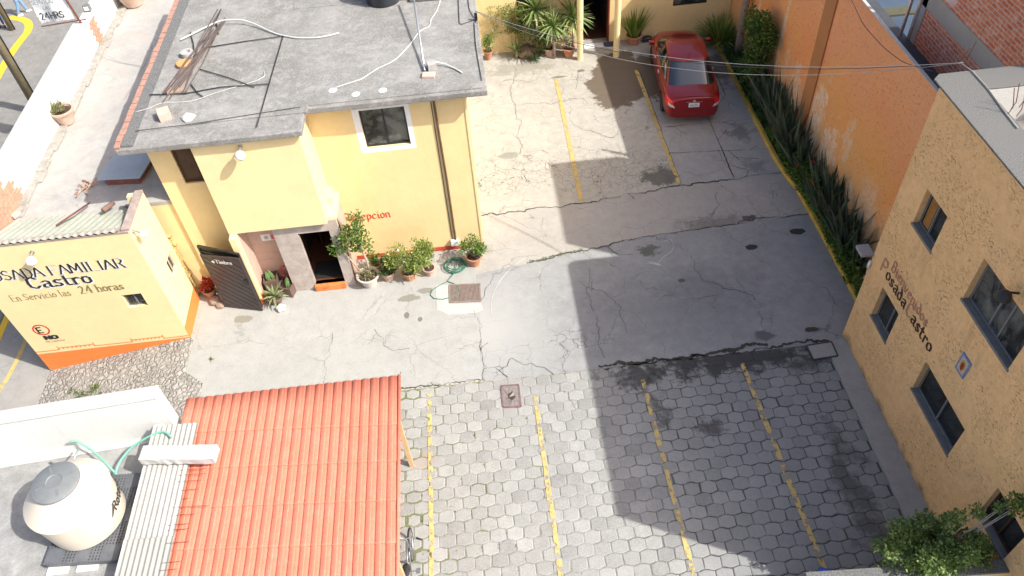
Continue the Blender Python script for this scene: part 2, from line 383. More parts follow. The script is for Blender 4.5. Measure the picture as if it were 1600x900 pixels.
# ================================================================== MATERIALS
WHITE = (.72, .70, .66)
M = {}
M['street'] = concrete('street_paving', (.20, .19, .175), (.29, .275, .25), crack=.5, cscale=5, dirt=.5)
M['walk'] = concrete('street_walk', (.26, .25, .23), (.34, .32, .30), crack=.4, cscale=1.2, dirt=.4)
OIL = (.025, .022, .02); WET = (.10, .070, .045)
M['court'] = concrete('old_court_concrete', (.35, .33, .285), (.46, .435, .38), crack=.9, cscale=1.9, dirt=.45, tint=(.30, .28, .25), cthin=.009,
    crackzones=[(4.0, 18.7, 2.6, 1.3, .5, .3, 1.2), (0.8, 19, 2.2, 1.2, .5, .3, 1.2), (.6, 12.3, 1.5, 1.3, .5, .3, 1.0), (6.5, 16.2, 2.6, .35, .6, .3, 1.5)],
    stains_shade=[((5.0, 23.6, 1.15, 1.9, .10, .22, 1.6, -.3), WET, .88), ((5.35, 18.15, .8, .45, .3, .5, 4), (.05, .048, .04), .7), ((.76, 19.96, .35, .18, .2, .3, 3), (.22, .22, .20), .8),
            ((3.75, 24.35, .16, .09, .2, .3, 5), OIL, .6), ((2.9, 24.1, .3, .08, .2, .3, 5), (.09, .085, .07), .7), ((1.6, 24.9, 1.6, .5, .5, .6, 2.5), (.20, .18, .14), .5)])
M['strip'] = concrete('patched_concrete', (.33, .31, .28), (.41, .385, .345), crack=.5, cscale=.9, dirt=.3, cthin=.009,
    crackzones=[(7.0, 16.0, 2.2, .5, .5, .3, 1.5)], stains_shade=[((7.3, 15.95, .25, .12, .3, .5, 4), OIL, .8), ((6.3, 15.9, 1.2, .35, .6, .5, 3), (.15, .14, .12), .6)])
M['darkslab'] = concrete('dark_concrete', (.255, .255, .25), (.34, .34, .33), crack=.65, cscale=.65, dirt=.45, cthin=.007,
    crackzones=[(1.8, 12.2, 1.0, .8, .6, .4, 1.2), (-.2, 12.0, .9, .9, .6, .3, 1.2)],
    stains_shade=[((8.42, 15.2, .22, .13, .1, .25, 4), OIL, .92), ((7.02, 14.8, .17, .11, .1, .25, 4), OIL, .92), ((4.85, 13.85, .1, .07, .1, .1, 4), OIL, .9), ((6.4, 11.75, .3, .2, .4, .5, 4), OIL, .6), ((7.6, 11.75, .2, .09, .2, .3, 5), (.05, .035, .025), .9),
            ((4.2, 15.1, .35, .25, .4, .6, 4), (.06, .065, .045), .7), ((4.1, 12.9, 3.8, 1.7, .9, .35, .8), (.19, .19, .195), .55), ((5.5, 13.5, 1.6, 1.0, .9, .5, 1.2), (.14, .14, .145), .4), ((-.4, 12.9, 2.0, 2.2, .9, .1, .8), (.37, .365, .345), .9)])  # broad grey blobs paint shade into the slab; pale one blends with the apron
M['apron'] = concrete('light_concrete', (.31, .31, .295), (.39, .385, .36), crack=.25, cscale=.45, dirt=.3, cthin=.006,
    stains_shade=[((-2.45, 14.3, .32, .13, .1, .3, 4), (.20, .19, .155), .9), ((-2.0, 14.5, .22, .11, .1, .3, 4), (.20, .19, .155), .9), ((-2.5, 13.68, .08, .12, .1, .2, 5), (.14, .13, .11), .9), ((-2.15, 13.5, .07, .08, .1, .2, 5), (.14, .13, .11), .9), ((-.35, 14.55, .1, .2, .1, .3, 5), (.13, .12, .1), .8), ((-6.9, 14.2, .28, .14, .1, .3, 4), (.22, .20, .16), .9)])
M['bay'] = concrete('bay_concrete', (.31, .30, .28), (.40, .385, .36), crack=.25, cscale=.5, dirt=.35, cthin=.006,
    stains_shade=[((8.15, 19.9, .6, .5, .8, .9, 2.5), (.13, .125, .12), .65), ((8.1, 18.2, .5, .4, .8, .9, 2.5), (.15, .145, .14), .6), ((6.0, 23.5, .8, 1.4, .1, .22, 1.6), WET, .85), ((8.5, 23.5, .6, 1.2, .5, .5, 1.6), (.08, .06, .045), .7)])
M['joint'] = simple('joint_dirt', (.05, .047, .04), .95, .5, 6)
M['bed'] = None
def paver_mat():
    m = NM('paver_stone'); r = m.island()
    c = m.ramp(r, [(0, (.15, .15, .145)), (.12, (.24, .24, .23)), (.5, (.31, .31, .295)), (1, (.42, .418, .395))])
    c = m.mix(m.math('MULTIPLY', m.step(m.noise(.7, 6, .75, .8), .48, .62), .45), c, (.22, .215, .20)); c = m.mix(m.math('MULTIPLY', m.step(m.noise(11, 6, .8, .4), .58, .66), .4), c, (.50, .48, .44))
    c = m.mix(.45, c, m.ramp(m.noise(2.2, 6, .7), [(.3, (.20, .20, .19)), (.7, (.41, .405, .38))]))
    c = m.mix(.35, c, m.ramp(m.noise(45, 3, .7), [(.35, (.14, .135, .125)), (.6, (.38, .37, .34))]))
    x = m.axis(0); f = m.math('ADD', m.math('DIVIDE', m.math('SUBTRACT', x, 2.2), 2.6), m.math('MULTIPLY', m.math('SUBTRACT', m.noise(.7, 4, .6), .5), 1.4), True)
    c = m.mix(m.math('MULTIPLY', f, .45), c, (.20, .20, .205))  # stones darker to the right: guest house shade painted in
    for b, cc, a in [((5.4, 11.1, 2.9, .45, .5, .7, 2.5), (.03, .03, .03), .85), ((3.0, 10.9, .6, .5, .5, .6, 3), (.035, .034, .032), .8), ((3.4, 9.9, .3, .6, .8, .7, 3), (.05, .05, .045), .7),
                     ((7.0, 7.4, .5, 1.6, .8, .9, 1.5), (.07, .068, .062), .7), ((4.4, 9.3, .35, .25, .5, .7, 4), (.06, .055, .05), .75), ((7.2, 10.8, .7, .5, .8, .6, 3), (.05, .05, .048), .7), ((-2.1, 9.3, .25, .22, .05, .05, 2), (.30, .25, .21), .7)]:
        c = m.mix(m.math('MULTIPLY', m.blob(*b), a), c, cc)
    return m.fin(c, .85, m.bump(m.noise(50, 4, .75), .5, .006), 0, .3)
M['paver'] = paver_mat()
def bed_mat():
    m = NM('paver_joint_sand'); x = m.axis(0)
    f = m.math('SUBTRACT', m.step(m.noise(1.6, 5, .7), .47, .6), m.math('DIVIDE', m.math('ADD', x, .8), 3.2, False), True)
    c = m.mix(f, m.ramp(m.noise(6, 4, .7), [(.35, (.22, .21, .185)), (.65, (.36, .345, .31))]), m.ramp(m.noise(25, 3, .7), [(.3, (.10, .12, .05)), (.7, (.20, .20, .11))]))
    c = m.mix(m.step(m.math('DIVIDE', x, 4.0), .3, .9), c, (.09, .088, .08))  # sand darker beyond the shadow edge, shade painted into the joints
    return m.fin(c, .95, m.bump(m.noise(60, 3, .7), .8, .01), 0, .2)
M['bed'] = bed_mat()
def paint(name, c, keep, sc=5):
    m = NM(name)
    cc = m.mix(.4, c, m.ramp(m.noise(9, 5, .7), [(.3, scl(c, .6)), (.7, scl(c, 1.1))]))
    m.fin(cc, .7, None, 0, .3); a = m.step(m.noise(sc, 7, .75), keep, keep+.03)
    m.set(m.b.inputs['Alpha'], a); return m.m
M['paint'] = paint('worn_yellow_paint', (.58, .42, .16), .465); M['paint2'] = paint('thick_yellow_paint', (.54, .39, .14), .41)
M['paint3'] = paint('street_yellow_paint', (.80, .50, .04), .2)
def cobble_mat():
    m = NM('cobble_ramp'); wv = m.warp(.14, 4); v = m.vor(7.5, 'DISTANCE_TO_EDGE', wv); rc = m.vor(7.5, 'F1', wv, 1)
    n = m.n('ShaderNodeSeparateColor'); m.t.links.new(rc, n.inputs[0])
    c = m.ramp(n.outputs[0], [(0, (.27, .255, .235)), (1, (.42, .40, .365))])
    c = m.mix(.4, c, m.ramp(m.noise(14, 5, .7), [(.3, (.18, .165, .15)), (.7, (.42, .39, .36))]))
    e = m.ramp(v, [(.01, (.55, .52, .48)), (.06, (1, 1, 1))]); c = m.mix(1.0, c, e, 'MULTIPLY')
    patch = m.step(m.noise(1.1, 4, .65), .47, .60); c = m.mix(m.math('MULTIPLY', patch, .75), c, (.36, .34, .31))
    return m.fin(c, .9, m.bump(m.step(v, .0, .22), .9, .03), 0, .2)
M['cobble'] = cobble_mat()
YEL = (.78, .60, .31)
M['yellow'] = stucco('yellow_wall_paint', YEL, var=.09, coarse=.14, streak=((.80, .54, .22), .45), zdirt=(.25, .5, (.55, .42, .26), .45))
M['yellow2'] = stucco('pale_yellow_wall_paint', (.78, .63, .345), var=.07, coarse=.14, streak=((.74, .60, .36), .4))
M['orange_band'] = stucco('orange_plinth_paint', (.72, .22, .055), var=.08, coarse=.12)
M['terracotta_line'] = simple('terracotta_lettering_paint', (.62, .20, .06), .8, .1)
M['ochre'] = None
def rough_stucco():
    m = NM('rough_ochre_render', True); c = (.84, .52, .25)
    cc = m.mix(.6, m.ramp(m.noise(.5, 4, .6, .6), [(.3, (.82, .50, .22)), (.7, (.88, .58, .29))]), m.ramp(m.noise(6, 5, .7), [(.3, scl(c, .8)), (.6, scl(c, 1.06))]))
    nz = m.noise(17, 6, .7, .5, m.mapp((1, 1.0, 2.2), rot=(.5, 0, 0)))
    pit = m.math('MULTIPLY', m.step(nz, .56, .68), m.step(m.noise(1.3, 4, .6), .38, .6))
    cc = m.mix(m.math('MULTIPLY', pit, .45), cc, (.45, .25, .08))
    for (yy, zz) in ((10.3, 4.1), (10.4, 1.25), (7.9, 4.1), (8.0, 1.3)):
        cc = m.mix(m.math('MULTIPLY', m.math('MULTIPLY', m.blob(8.28, yy, 6, .75, .9, .25, 1.2, 0, zz, .5), m.step(m.noise(1.0, 5, .7, .4, m.mapp((1, 6, .5))), .45, .65)), .45), cc, (.42, .26, .12))
    z = m.axis(2); f = m.math('ADD', m.math('SUBTRACT', .25, z), m.math('MULTIPLY', m.math('SUBTRACT', m.noise(3, 5, .7), .5), 1.0))
    cc = m.mix(m.step(f, .0, .3), cc, (.30, .20, .10))
    h = m.math('SUBTRACT', m.math('MULTIPLY', m.noise(40, 3, .7), .35), pit)
    return m.fin(cc, .85, m.bump(h, .9, .022), 0, .25)
M['ochre'] = rough_stucco()
def orange_mat():
    m = NM('weathered_orange_render', True); c1 = (.66, .25, .075); c2 = (.62, .27, .14)
    z = m.axis(2); y = m.axis(1)
    base = m.ramp(m.noise(.45, 4, .6, .5), [(.35, (.80, .37, .115)), (.65, (.80, .31, .12))])
    up = m.step(m.math('ADD', m.math('DIVIDE', z, 6.0), m.math('MULTIPLY', m.math('SUBTRACT', m.noise(.7, 4, .6), .5), .7)), .45, .85)
    base = m.mix(m.math('MULTIPLY', up, .7), base, (.80, .37, .20))
    pale = m.noise(1.0, 6, .72, 1.0, m.mapp((1, .9, .35)))
    low = m.math('ADD', m.math('DIVIDE', m.math('SUBTRACT', 3.2, z), 5.0), pale)
    base = m.mix(m.math('MULTIPLY', m.step(low, .62, .95), .55), base, (.70, .50, .28))
    # worn streaks of bare lime
    for (yy, zz, ry, rz, am) in ((19.6, 1.5, .5, .9, .6), (14.2, 1.6, .5, .9, .5), (16.0, 2.4, .3, .8, .5), (17.9, 1.6, .45, 1.5, .9), (16.8, 1.3, .5, 1.0, .9), (21.3, 2.6, .12, 2.6, .8), (23.5, 2.5, .10, 2.0, .75), (20.6, 1.4, .25, 1.0, .5), (15.2, 1.1, .25, .9, .5)):
        b = m.blob(9.4, yy, 5, ry, .25, .6, 3.5, 0, zz, rz)
        t = m.math('MULTIPLY', b, m.step(m.noise(9, 6, .8, .5, m.mapp((1, 1, .5))), .42, .56)); base = m.mix(m.math('MULTIPLY', t, am), base, (.74, .66, .54))
    nz = m.noise(18, 6, .7, .3, m.mapp((1, 1, 1.6))); pit = m.step(nz, .58, .68)
    base = m.mix(m.math('MULTIPLY', pit, .4), base, (.36, .14, .04))
    h = m.math('SUBTRACT', m.math('MULTIPLY', m.noise(40, 3, .7), .35), pit)
    return m.fin(base, .85, m.bump(h, .8, .015), 0, .25)
M['orange'] = orange_mat()
M['orange_dark'] = stucco('brown_orange_render', (.44, .19, .075), coarse=.4)
M['roofgrey'] = None
def roof_mat():
    m = NM('mossy_roof_concrete', True)
    c = m.ramp(m.noise(.55, 6, .65, .6), [(.36, (.15, .142, .132)), (.47, (.20, .192, .18)), (.55, (.235, .225, .21)), (.66, (.32, .31, .29))])
    sp = m.noise(24, 7, .85, .3); c = m.mix(m.math('MULTIPLY', m.step(sp, .52, .62), .7), c, (.50, .49, .46))
    c = m.mix(m.math('MULTIPLY', m.step(m.noise(4, 7, .8, .4), .50, .60), .5), c, (.44, .43, .41))
    c = m.mix(m.math('MULTIPLY', m.step(m.noise(2.2, 6, .75, .8), .58, .72), .4), c, (.17, .13, .10))
    c = m.mix(m.math('MULTIPLY', m.step(m.noise(1.1, 7, .75, 1.5), .51, .58), .25), c, (.38, .37, .35))
    c = m.mix(m.math('MULTIPLY', m.step(m.noise(.9, 5, .7, 2.0, m.mapp((1, 1, 1), (7, 3, 0))), .50, .60), .3), c, (.13, .125, .12))
    c = m.mix(.35, c, m.ramp(m.noise(55, 3, .8), [(.35, (.06, .055, .05)), (.6, (.33, .32, .30))]))
    return m.fin(c, .92, m.bump(sp, .7, .02), 0, .2)
M['roofgrey'] = roof_mat()
M['speckle'] = concrete('speckled_cement', (.08, .08, .077), (.18, .177, .17), dirt=.8, fine=.33)
M['terrace'] = concrete('terrace_cement', (.33, .315, .29), (.45, .43, .40), crack=.2, cscale=.8, dirt=.35, tint=(.44, .35, .30), cthin=.008,
    stains_shade=[((-9.6, 15.9, 1.6, .5, .8, .9, 3), (.24, .235, .23), .5), ((-10.2, 20.5, 1.4, .6, .8, .9, 1.5), (.40, .36, .33), .5)])
M['whitewash'] = stucco('whitewashed_render', (.64, .635, .61), var=.03, coarse=.12, streak=((.45, .43, .40), .35))
M['cement_top'] = concrete('cement_coping', (.38, .375, .36), (.50, .49, .47), dirt=.3)
def brick_mat(name, axes, c1, c2, mort, bw=.24, bh=.085, ms=.014, rot=0):
    m = NM(name, True); sep = m.n('ShaderNodeSeparateXYZ'); m.t.links.new(m.co, sep.inputs[0])
    cb = m.n('ShaderNodeCombineXYZ'); m.t.links.new(sep.outputs[axes[0]], cb.inputs[0]); m.t.links.new(sep.outputs[axes[1]], cb.inputs[1])
    nz = m.noise(3.5, 3, .6, 0, None, True); wp = m.n('ShaderNodeMix'); wp.data_type = 'RGBA'; wp.blend_type = 'LINEAR_LIGHT'; wp.inputs[0].default_value = .018
    m.set(wp.inputs[6], cb.outputs[0]); m.set(wp.inputs[7], nz)
    b = m.n('ShaderNodeTexBrick'); m.t.links.new(wp.outputs[2], b.inputs['Vector']); b.inputs['Scale'].default_value = 1
    b.inputs['Brick Width'].default_value = bw; b.inputs['Row Height'].default_value = bh; b.inputs['Mortar Size'].default_value = ms; b.inputs['Mortar Smooth'].default_value = .3; b.inputs['Bias'].default_value = -.1
    b.inputs['Color1'].default_value = (*c1, 1); b.inputs['Color2'].default_value = (*c2, 1); b.inputs['Mortar'].default_value = (*mort, 1)
    c = m.mix(.45, b.outputs[0], m.ramp(m.noise(7, 6, .75), [(.3, scl(c1, .5)), (.5, c1), (.7, scl(mort, 1.0))]))
    c = m.mix(m.math('MULTIPLY', m.step(m.noise(2.4, 6, .8), .6, .72), .6), c, scl(mort, 1.15))
    return m.fin(c, .9, m.bump(m.math('SUBTRACT', m.math('MULTIPLY', m.noise(40, 3, .7), .3), b.outputs[1]), .9, .015), 0, .2)
M['brick'] = brick_mat('rough_red_brick', (1, 2), (.50, .13, .065), (.68, .26, .12), (.66, .58, .50), .25, .092, .016)
M['brick_x'] = brick_mat('old_edge_brick', (1, 2), (.42, .22, .15), (.50, .30, .21), (.40, .37, .34), .26, .08, .016)
M['greycement'] = concrete('grey_beam_concrete', (.30, .29, .275), (.38, .37, .35), dirt=.3)
M['dark'] = simple('dark_interior', (.012, .011, .010), .9, .2, bump=0)  # near-black walls paint in the darkness of unlit rooms
M['wood_door'] = simple('dark_stained_wood', (.06, .028, .014), .5, .4, 5)
M['blackframe'] = simple('black_window_frame', (.02, .02, .022), .4, .1, bump=0)
M['greyframe'] = simple('grey_aluminium_frame', (.16, .165, .165), .4, .12, bump=0)
gm = NM('dark_window_glass'); M['glass'] = gm.fin(gm.ramp(gm.noise(1.3, 3, .5), [(.35, (.012, .014, .015)), (.7, (.035, .04, .042))]), .06, None, 0, .6)
gm = NM('curtained_window_glass'); M['glass_cur'] = gm.fin(gm.ramp(gm.noise(2.2, 4, .6, .5), [(.42, (.02, .022, .022)), (.6, (.13, .135, .12))]), .08, None, 0, .6)
M['pinktile'] = None
def pink():
    m = NM('pink_stone_tile', True); sep = m.n('ShaderNodeSeparateXYZ'); m.t.links.new(m.co, sep.inputs[0])
    cb = m.n('ShaderNodeCombineXYZ'); m.t.links.new(m.math('ADD', sep.outputs[0], sep.outputs[1]), cb.inputs[0]); m.t.links.new(sep.outputs[2], cb.inputs[1])
    b = m.n('ShaderNodeTexBrick'); m.t.links.new(cb.outputs[0], b.inputs['Vector']); b.inputs['Scale'].default_value = 1
    b.inputs['Brick Width'].default_value = .42; b.inputs['Row Height'].default_value = .3; b.inputs['Mortar Size'].default_value = .006; b.offset = .5
    b.inputs['Color1'].default_value = (.50, .33, .26, 1); b.inputs['Color2'].default_value = (.56, .38, .31, 1); b.inputs['Mortar'].default_value = (.40, .30, .25, 1)
    c = m.mix(.35, b.outputs[0], m.ramp(m.noise(5, 5, .7), [(.3, (.42, .28, .22)), (.7, (.62, .44, .36))]))
    return m.fin(c, .7, m.bump(m.noise(25, 4, .7), .3, .006), 0, .3)
M['pinktile'] = pink()
def fieldstone(name, a, b, mort, sc=4):
    m = NM(name); wv = m.warp(.1, 3); v = m.vor(sc, 'DISTANCE_TO_EDGE', wv); rc = m.vor(sc, 'F1', wv, 1)
    n = m.n('ShaderNodeSeparateColor'); m.t.links.new(rc, n.inputs[0]); c = m.ramp(n.outputs[0], [(0, a), (1, b)])
    c = m.mix(.4, c, m.ramp(m.noise(12, 5, .75), [(.3, scl(a, .6)), (.7, scl(b, 1.1))])); c = m.mix(m.math('SUBTRACT', 1.0, m.step(v, .015, .05), True), c, mort)
    return m.fin(c, .85, m.bump(m.step(v, 0, .15), .8, .03), 0, .25)
M['stonegrey'] = concrete('marbled_stone_cladding', (.38, .32, .285), (.52, .46, .41), crack=.2, cscale=1.5, dirt=.8, tint=(.46, .35, .29))
M['rubble'] = fieldstone('yellowed_rubble_stone', (.46, .32, .12), (.66, .48, .20), (.36, .26, .12), 9)
M['redbrown_tile'] = simple('red_floor_tile', (.50, .15, .05), .5, .3, 5)
M['zinc'] = simple('fibre_cement_sheet', (.33, .34, .285), .85, .16, 2.2, bump=.4)
M['zincw'] = concrete('pale_fibre_cement_sheet', (.32, .31, .285), (.48, .465, .42), dirt=.5, fine=.15, stains_shade=[((-6.5, 6.0, .6, .75, .15, .12, 3), (.30, .29, .26), .7)])
def tilemat():
    m = NM('clay_red_roof_sheet')
    c = m.ramp(m.noise(1.1, 5, .65), [(.3, (.55, .145, .085)), (.7, (.62, .185, .12))])
    c = m.mix(m.math('MULTIPLY', m.step(m.noise(7, 6, .75, .3, m.mapp((1.4, .8, 1))), .50, .66), .3), c, (.60, .33, .26))
    c = m.mix(.3, c, m.ramp(m.noise(60, 3, .75), [(.35, (.36, .09, .05)), (.6, (.70, .30, .20))]))
    return m.fin(c, .7, m.bump(m.noise(45, 3, .7), .3, .004), 0, .3)
M['tile'] = tilemat()
M['steel'] = simple('galvanised_steel', (.45, .46, .47), .4, .12, 8, .7)
M['rust'] = simple('rusty_rebar', (.15, .055, .035), .85, .35, 20)
M['blackmetal'] = simple('black_painted_steel', (.02, .019, .018), .5, .3, 8)
M['gate'] = simple('brown_gate_paint', (.05, .036, .036), .35, .25, 3, 0, .1, .5)
M['whiteplastic'] = simple('white_plastic', (.78, .78, .76), .35, .04, 6, bump=0)
M['pvc'] = simple('grey_white_conduit', (.55, .54, .51), .5, .15)
M['clay'] = simple('terracotta_clay', (.46, .21, .125), .85, .22, 5)
M['claypale'] = simple('lime_stained_clay', (.52, .36, .28), .85, .25, 5)
M['claywhite'] = simple('whitewashed_clay', (.56, .50, .44), .85, .3, 6)
M['soil'] = simple('potting_soil', (.055, .035, .022), .95, .5, 20, bump=.8)
M['brownbox'] = simple('brown_planter_plastic', (.13, .085, .065), .5, .12, 5)
M['brownpot'] = simple('grey_brown_planter_plastic', (.16, .11, .09), .5, .15, 5)
M['hose'] = simple('green_rubber_hose', (.035, .16, .11), .45, .2, 6, bump=0)
M['woodpost'] = simple('pale_pine_timber', (.56, .36, .20), .75, .15, 5)
M['weatherwood'] = simple('whitewashed_block', (.46, .46, .445), .85, .18, 6, bump=.6)
M['tank'] = simple('beige_tank_plastic', (.60, .53, .43), .6, .03, 1.5, bump=0)
M['lid'] = simple('grey_tank_lid', (.17, .18, .18), .5, .12, 5)
M['pallet'] = simple('grey_plastic_pallet', (.11, .115, .125), .55, .25, 5)
M['pipegreen'] = simple('green_water_pipe', (.16, .45, .34), .4, .1, bump=0)
M['pipepale'] = simple('faded_green_pipe', (.50, .66, .60), .5, .1, bump=0)
M['redbrick'] = simple('loose_clay_brick', (.58, .38, .31), .9, .15, 9)
M['block'] = simple('cement_block', (.36, .35, .33), .9, .2, 9, bump=.5)
M['bark'] = simple('tree_bark', (.30, .225, .18), .95, .35, 8, bump=.9)
M['twig'] = simple('pale_bark', (.38, .32, .26), .9, .2, 10)
M['cable'] = simple('black_cable', (.03, .03, .03), .6, .1, bump=0)
M['cablegrey'] = simple('grey_cable', (.30, .29, .28), .6, .1, bump=0)
M['cablewhite'] = simple('white_cable', (.62, .61, .58), .6, .1, bump=0)
M['polewood'] = simple('old_utility_pole', (.22, .18, .11), .9, .3, 4, bump=.7)
M['banner'] = simple('white_banner_vinyl', (.70, .72, .72), .5, .05, 2)
M['letter_black'] = simple('black_lettering_paint', (.02, .02, .022), .7, .1, bump=0)
M['letter_white'] = simple('white_lettering_paint', (.78, .78, .76), .7, .05, bump=0)
M['letter_brown'] = simple('faded_dark_lettering', (.20, .16, .07), .8, .25)
M['letter_red'] = simple('red_lettering_paint', (.58, .07, .03), .75, .15)
M['letter_pink'] = simple('faded_pink_lettering', (.44, .20, .13), .8, .25)
M['letter_maroon'] = simple('maroon_lettering', (.045, .014, .012), .8, .2)
M['grass'] = leafmat('joint_grass', (.07, .12, .02), (.16, .22, .05))
L_ = dict(
 shrub=leafmat('bright_shrub_leaf', (.045, .10, .018), (.10, .19, .03), (.20, .27, .05)),
 lime=leafmat('lime_shrub_leaf', (.10, .16, .03), (.20, .26, .05), (.34, .36, .10)),
 dark=leafmat('dark_leaf', (.025, .06, .018), (.055, .115, .03), (.10, .17, .04)),
 sword=leafmat('dark_sword_leaf', (.045, .07, .042), (.085, .12, .075), (.19, .23, .165), .4, .12),
 yucca=leafmat('yucca_leaf', (.10, .17, .05), (.24, .32, .11), (.48, .52, .26)),
 cane=leafmat('cane_leaf', (.09, .16, .03), (.19, .27, .055), (.36, .40, .12)),
 agave=leafmat('agave_leaf', (.16, .20, .09), (.30, .33, .17), (.44, .45, .28)),
 redleaf=leafmat('red_leaf', (.30, .03, .02), (.45, .06, .03)),
 petal=leafmat('red_petal', (.55, .02, .02), (.7, .05, .04)), pink=leafmat('pink_petal', (.6, .2, .2), (.75, .35, .33)),
 treel=leafmat('tree_leaf', (.05, .10, .022), (.12, .19, .045), (.30, .36, .12)),
 dry=leafmat('dry_twiggy_leaf', (.16, .15, .07), (.28, .26, .14)))
# ================================================================== GROUND
def gz(x, y=0): return 0.0 if x > -8.3 else (-.7 if x < -12.2 else -.7*(-8.3-x)/3.9)
def sheet(poly, dz, cuts=(-8.3, -12.2)):
    "flat polygon draped on the ground (split where the ramp breaks)"
    bm = bmesh.new(); bm.faces.new([bm.verts.new((p[0], p[1], 0)) for p in poly])
    for c in cuts: bmesh.ops.bisect_plane(bm, geom=bm.verts[:]+bm.edges[:]+bm.faces[:], plane_co=(c, 0, 0), plane_no=(1, 0, 0))
    bmesh.ops.recalc_face_normals(bm, faces=bm.faces); bm.normal_update()
    for f in bm.faces:
        if f.normal.z < 0: f.normal_flip()
    for v in bm.verts: v.co.z = gz(v.co.x)+dz
    bm.verts.index_update(); r = MB().add([v.co.copy() for v in bm.verts], [tuple(v.index for v in f.verts) for f in bm.faces]); bm.free(); return r
gp = MB(); gp.quad((-300, -300, -.78), (300, -300, -.78), (300, 300, -.78), (-300, 300, -.78)); struct('ground', gp, M['street'])
struct('street', MB().quad((-40, -10, -.752), (-14.3, -10, -.752), (-14.3, 70, -.752), (-40, 70, -.752)), M['street'])
pv = MB(); pv.prism([(-14.0, -10), (-12.2, -10), (-12.2, 45), (-14.0, 45)], -.9, -.70); struct('street_pavement', pv, M['walk'], bevel=.02)
kb = MB().prism([(-14.2, -10), (-14.0, -10), (-14.0, 45), (-14.2, 45)], -.9, -.695); struct('street_kerb', kb, M['paint3'], bevel=.02)
struct('courtyard', sheet([(-12.2, -2), (16, -2), (16, 34), (-12.2, 34)], 0), M['court'])
struct('patched_strip', sheet([(-.3, 14.95), (1.0, 15.12), (4.2, 15.62), (9.0, 15.85), (9.0, 17.72), (5.66, 17.6), (2.62, 17.3), (-.3, 17.25)], .004), M['strip'])
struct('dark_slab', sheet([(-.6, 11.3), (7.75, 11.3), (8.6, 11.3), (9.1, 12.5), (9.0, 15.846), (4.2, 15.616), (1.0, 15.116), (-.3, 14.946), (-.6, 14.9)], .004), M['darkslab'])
struct('entrance_apron', sheet([(-8.1, 11.35), (-.61, 11.35), (-.61, 16.2), (-8.1, 16.2)], .004), M['apron'])
struct('cobble_ramp', sheet([(-12.19, 10.5), (-8.11, 10.5), (-7.6, 11.4), (-7.6, 12.2), (-8.11, 12.6), (-8.11, 13.73), (-12.19, 13.73)], .008), M['cobble'])
struct('bay_floor', sheet([(5.75, 17.66), (8.8, 17.74), (8.8, 25.8), (5.75, 25.8)], .006), M['bay'])
# paver field: one bed, one surface of individually set stones
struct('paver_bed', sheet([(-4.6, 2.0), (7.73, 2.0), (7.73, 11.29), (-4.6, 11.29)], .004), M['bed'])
pm = MB(); rg = random.Random(11); PW, PH = .352, .272
row = 0; yy = 11.27-PH/2
while yy > 4.2:
    xx = -3.4+(PW/2 if row % 2 else 0)
    while xx < 7.9:
        broken = xx < -2.0 and rg.random() < .35
        w = PW-.012*rg.uniform(.8, 1.7); h = PH-.012*rg.uniform(.8, 1.7); amp = .021
        if broken: w *= rg.uniform(.75, .95); h *= rg.uniform(.75, .95)
        pts = []
        N = 6
        for i in range(N+1):
            t = -.5+i/N; pts.append((t*w, -(h/2+amp*math.cos(2*math.pi*t))))
        for i in range(N+1):
            t = .5-i/N; pts.append((t*w, (h/2+amp*math.cos(2*math.pi*t))))
        cx, cy = xx+rg.gauss(0, .004), yy+rg.gauss(0, .004); a = rg.gauss(0, .02)
        zt = .016+rg.uniform(-.004, .004); tx, ty = rg.gauss(0, .012), rg.gauss(0, .012)
        pts = [(p[0]*math.cos(a)-p[1]*math.sin(a)+(rg.gauss(0, .006)), p[0]*math.sin(a)+p[1]*math.cos(a)+rg.gauss(0, .004)) for p in pts]
        if cx+w/2 > 7.74: pts = [(min(p[0], 7.74-cx), p[1]) for p in pts]
        if cx < 7.70:
            n = len(pts); base = [(cx+p[0], cy+p[1], .004) for p in pts]
            mid = [(cx+p[0]*.985, cy+p[1]*.985, zt-.006+p[0]*tx+p[1]*ty) for p in pts]
            top = [(cx+p[0]*.90, cy+p[1]*.88, zt+p[0]*tx+p[1]*ty) for p in pts]
            pm.add(base+mid+top, [(i, (i+1) % n, n+(i+1) % n, n+i) for i in range(n)]+[(n+i, n+(i+1) % n, 2*n+(i+1) % n, 2*n+i) for i in range(n)]+[tuple(range(2*n, 3*n))])
        xx += PW
    yy -= PH; row += 1
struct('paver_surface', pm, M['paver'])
sp = MB().prism([(7.75, 2), (8.4, 2), (8.4, 11.2), (8.2, 11.35), (7.75, 11.28)], -.05, .045); struct('side_path', sp, M['apron'] if 0 else M['bay'], bevel=.01)
# painted lines
pl = MB()
for (x0, y0, x1, y1, w) in ((-1.95, 11.1, -2.0, 4.3, .12), (.57, 10.7, .62, 4.3, .12), (3.17, 10.8, 3.22, 4.3, .12), (5.62, 10.95, 5.80, 4.3, .13)):
    n = 26; pl.strip([(x0+(x1-x0)*i/n+R_.gauss(0, .006), y0+(y1-y0)*i/n, .030) for i in range(n+1)], w*.85, jit=.12)
struct('parking_lines', pl, M['paint'])
pl = MB()
for (x0, y0, x1, y1) in ((2.80, 24.0, 2.70, 17.42), (5.66, 24.0, 5.70, 17.75)):
    n = 20; pl.strip([(x0+(x1-x0)*i/n, y0+(y1-y0)*i/n, .012) for i in range(n+1)], .13, jit=.06)
struct('upper_parking_lines', pl, M['paint2'])
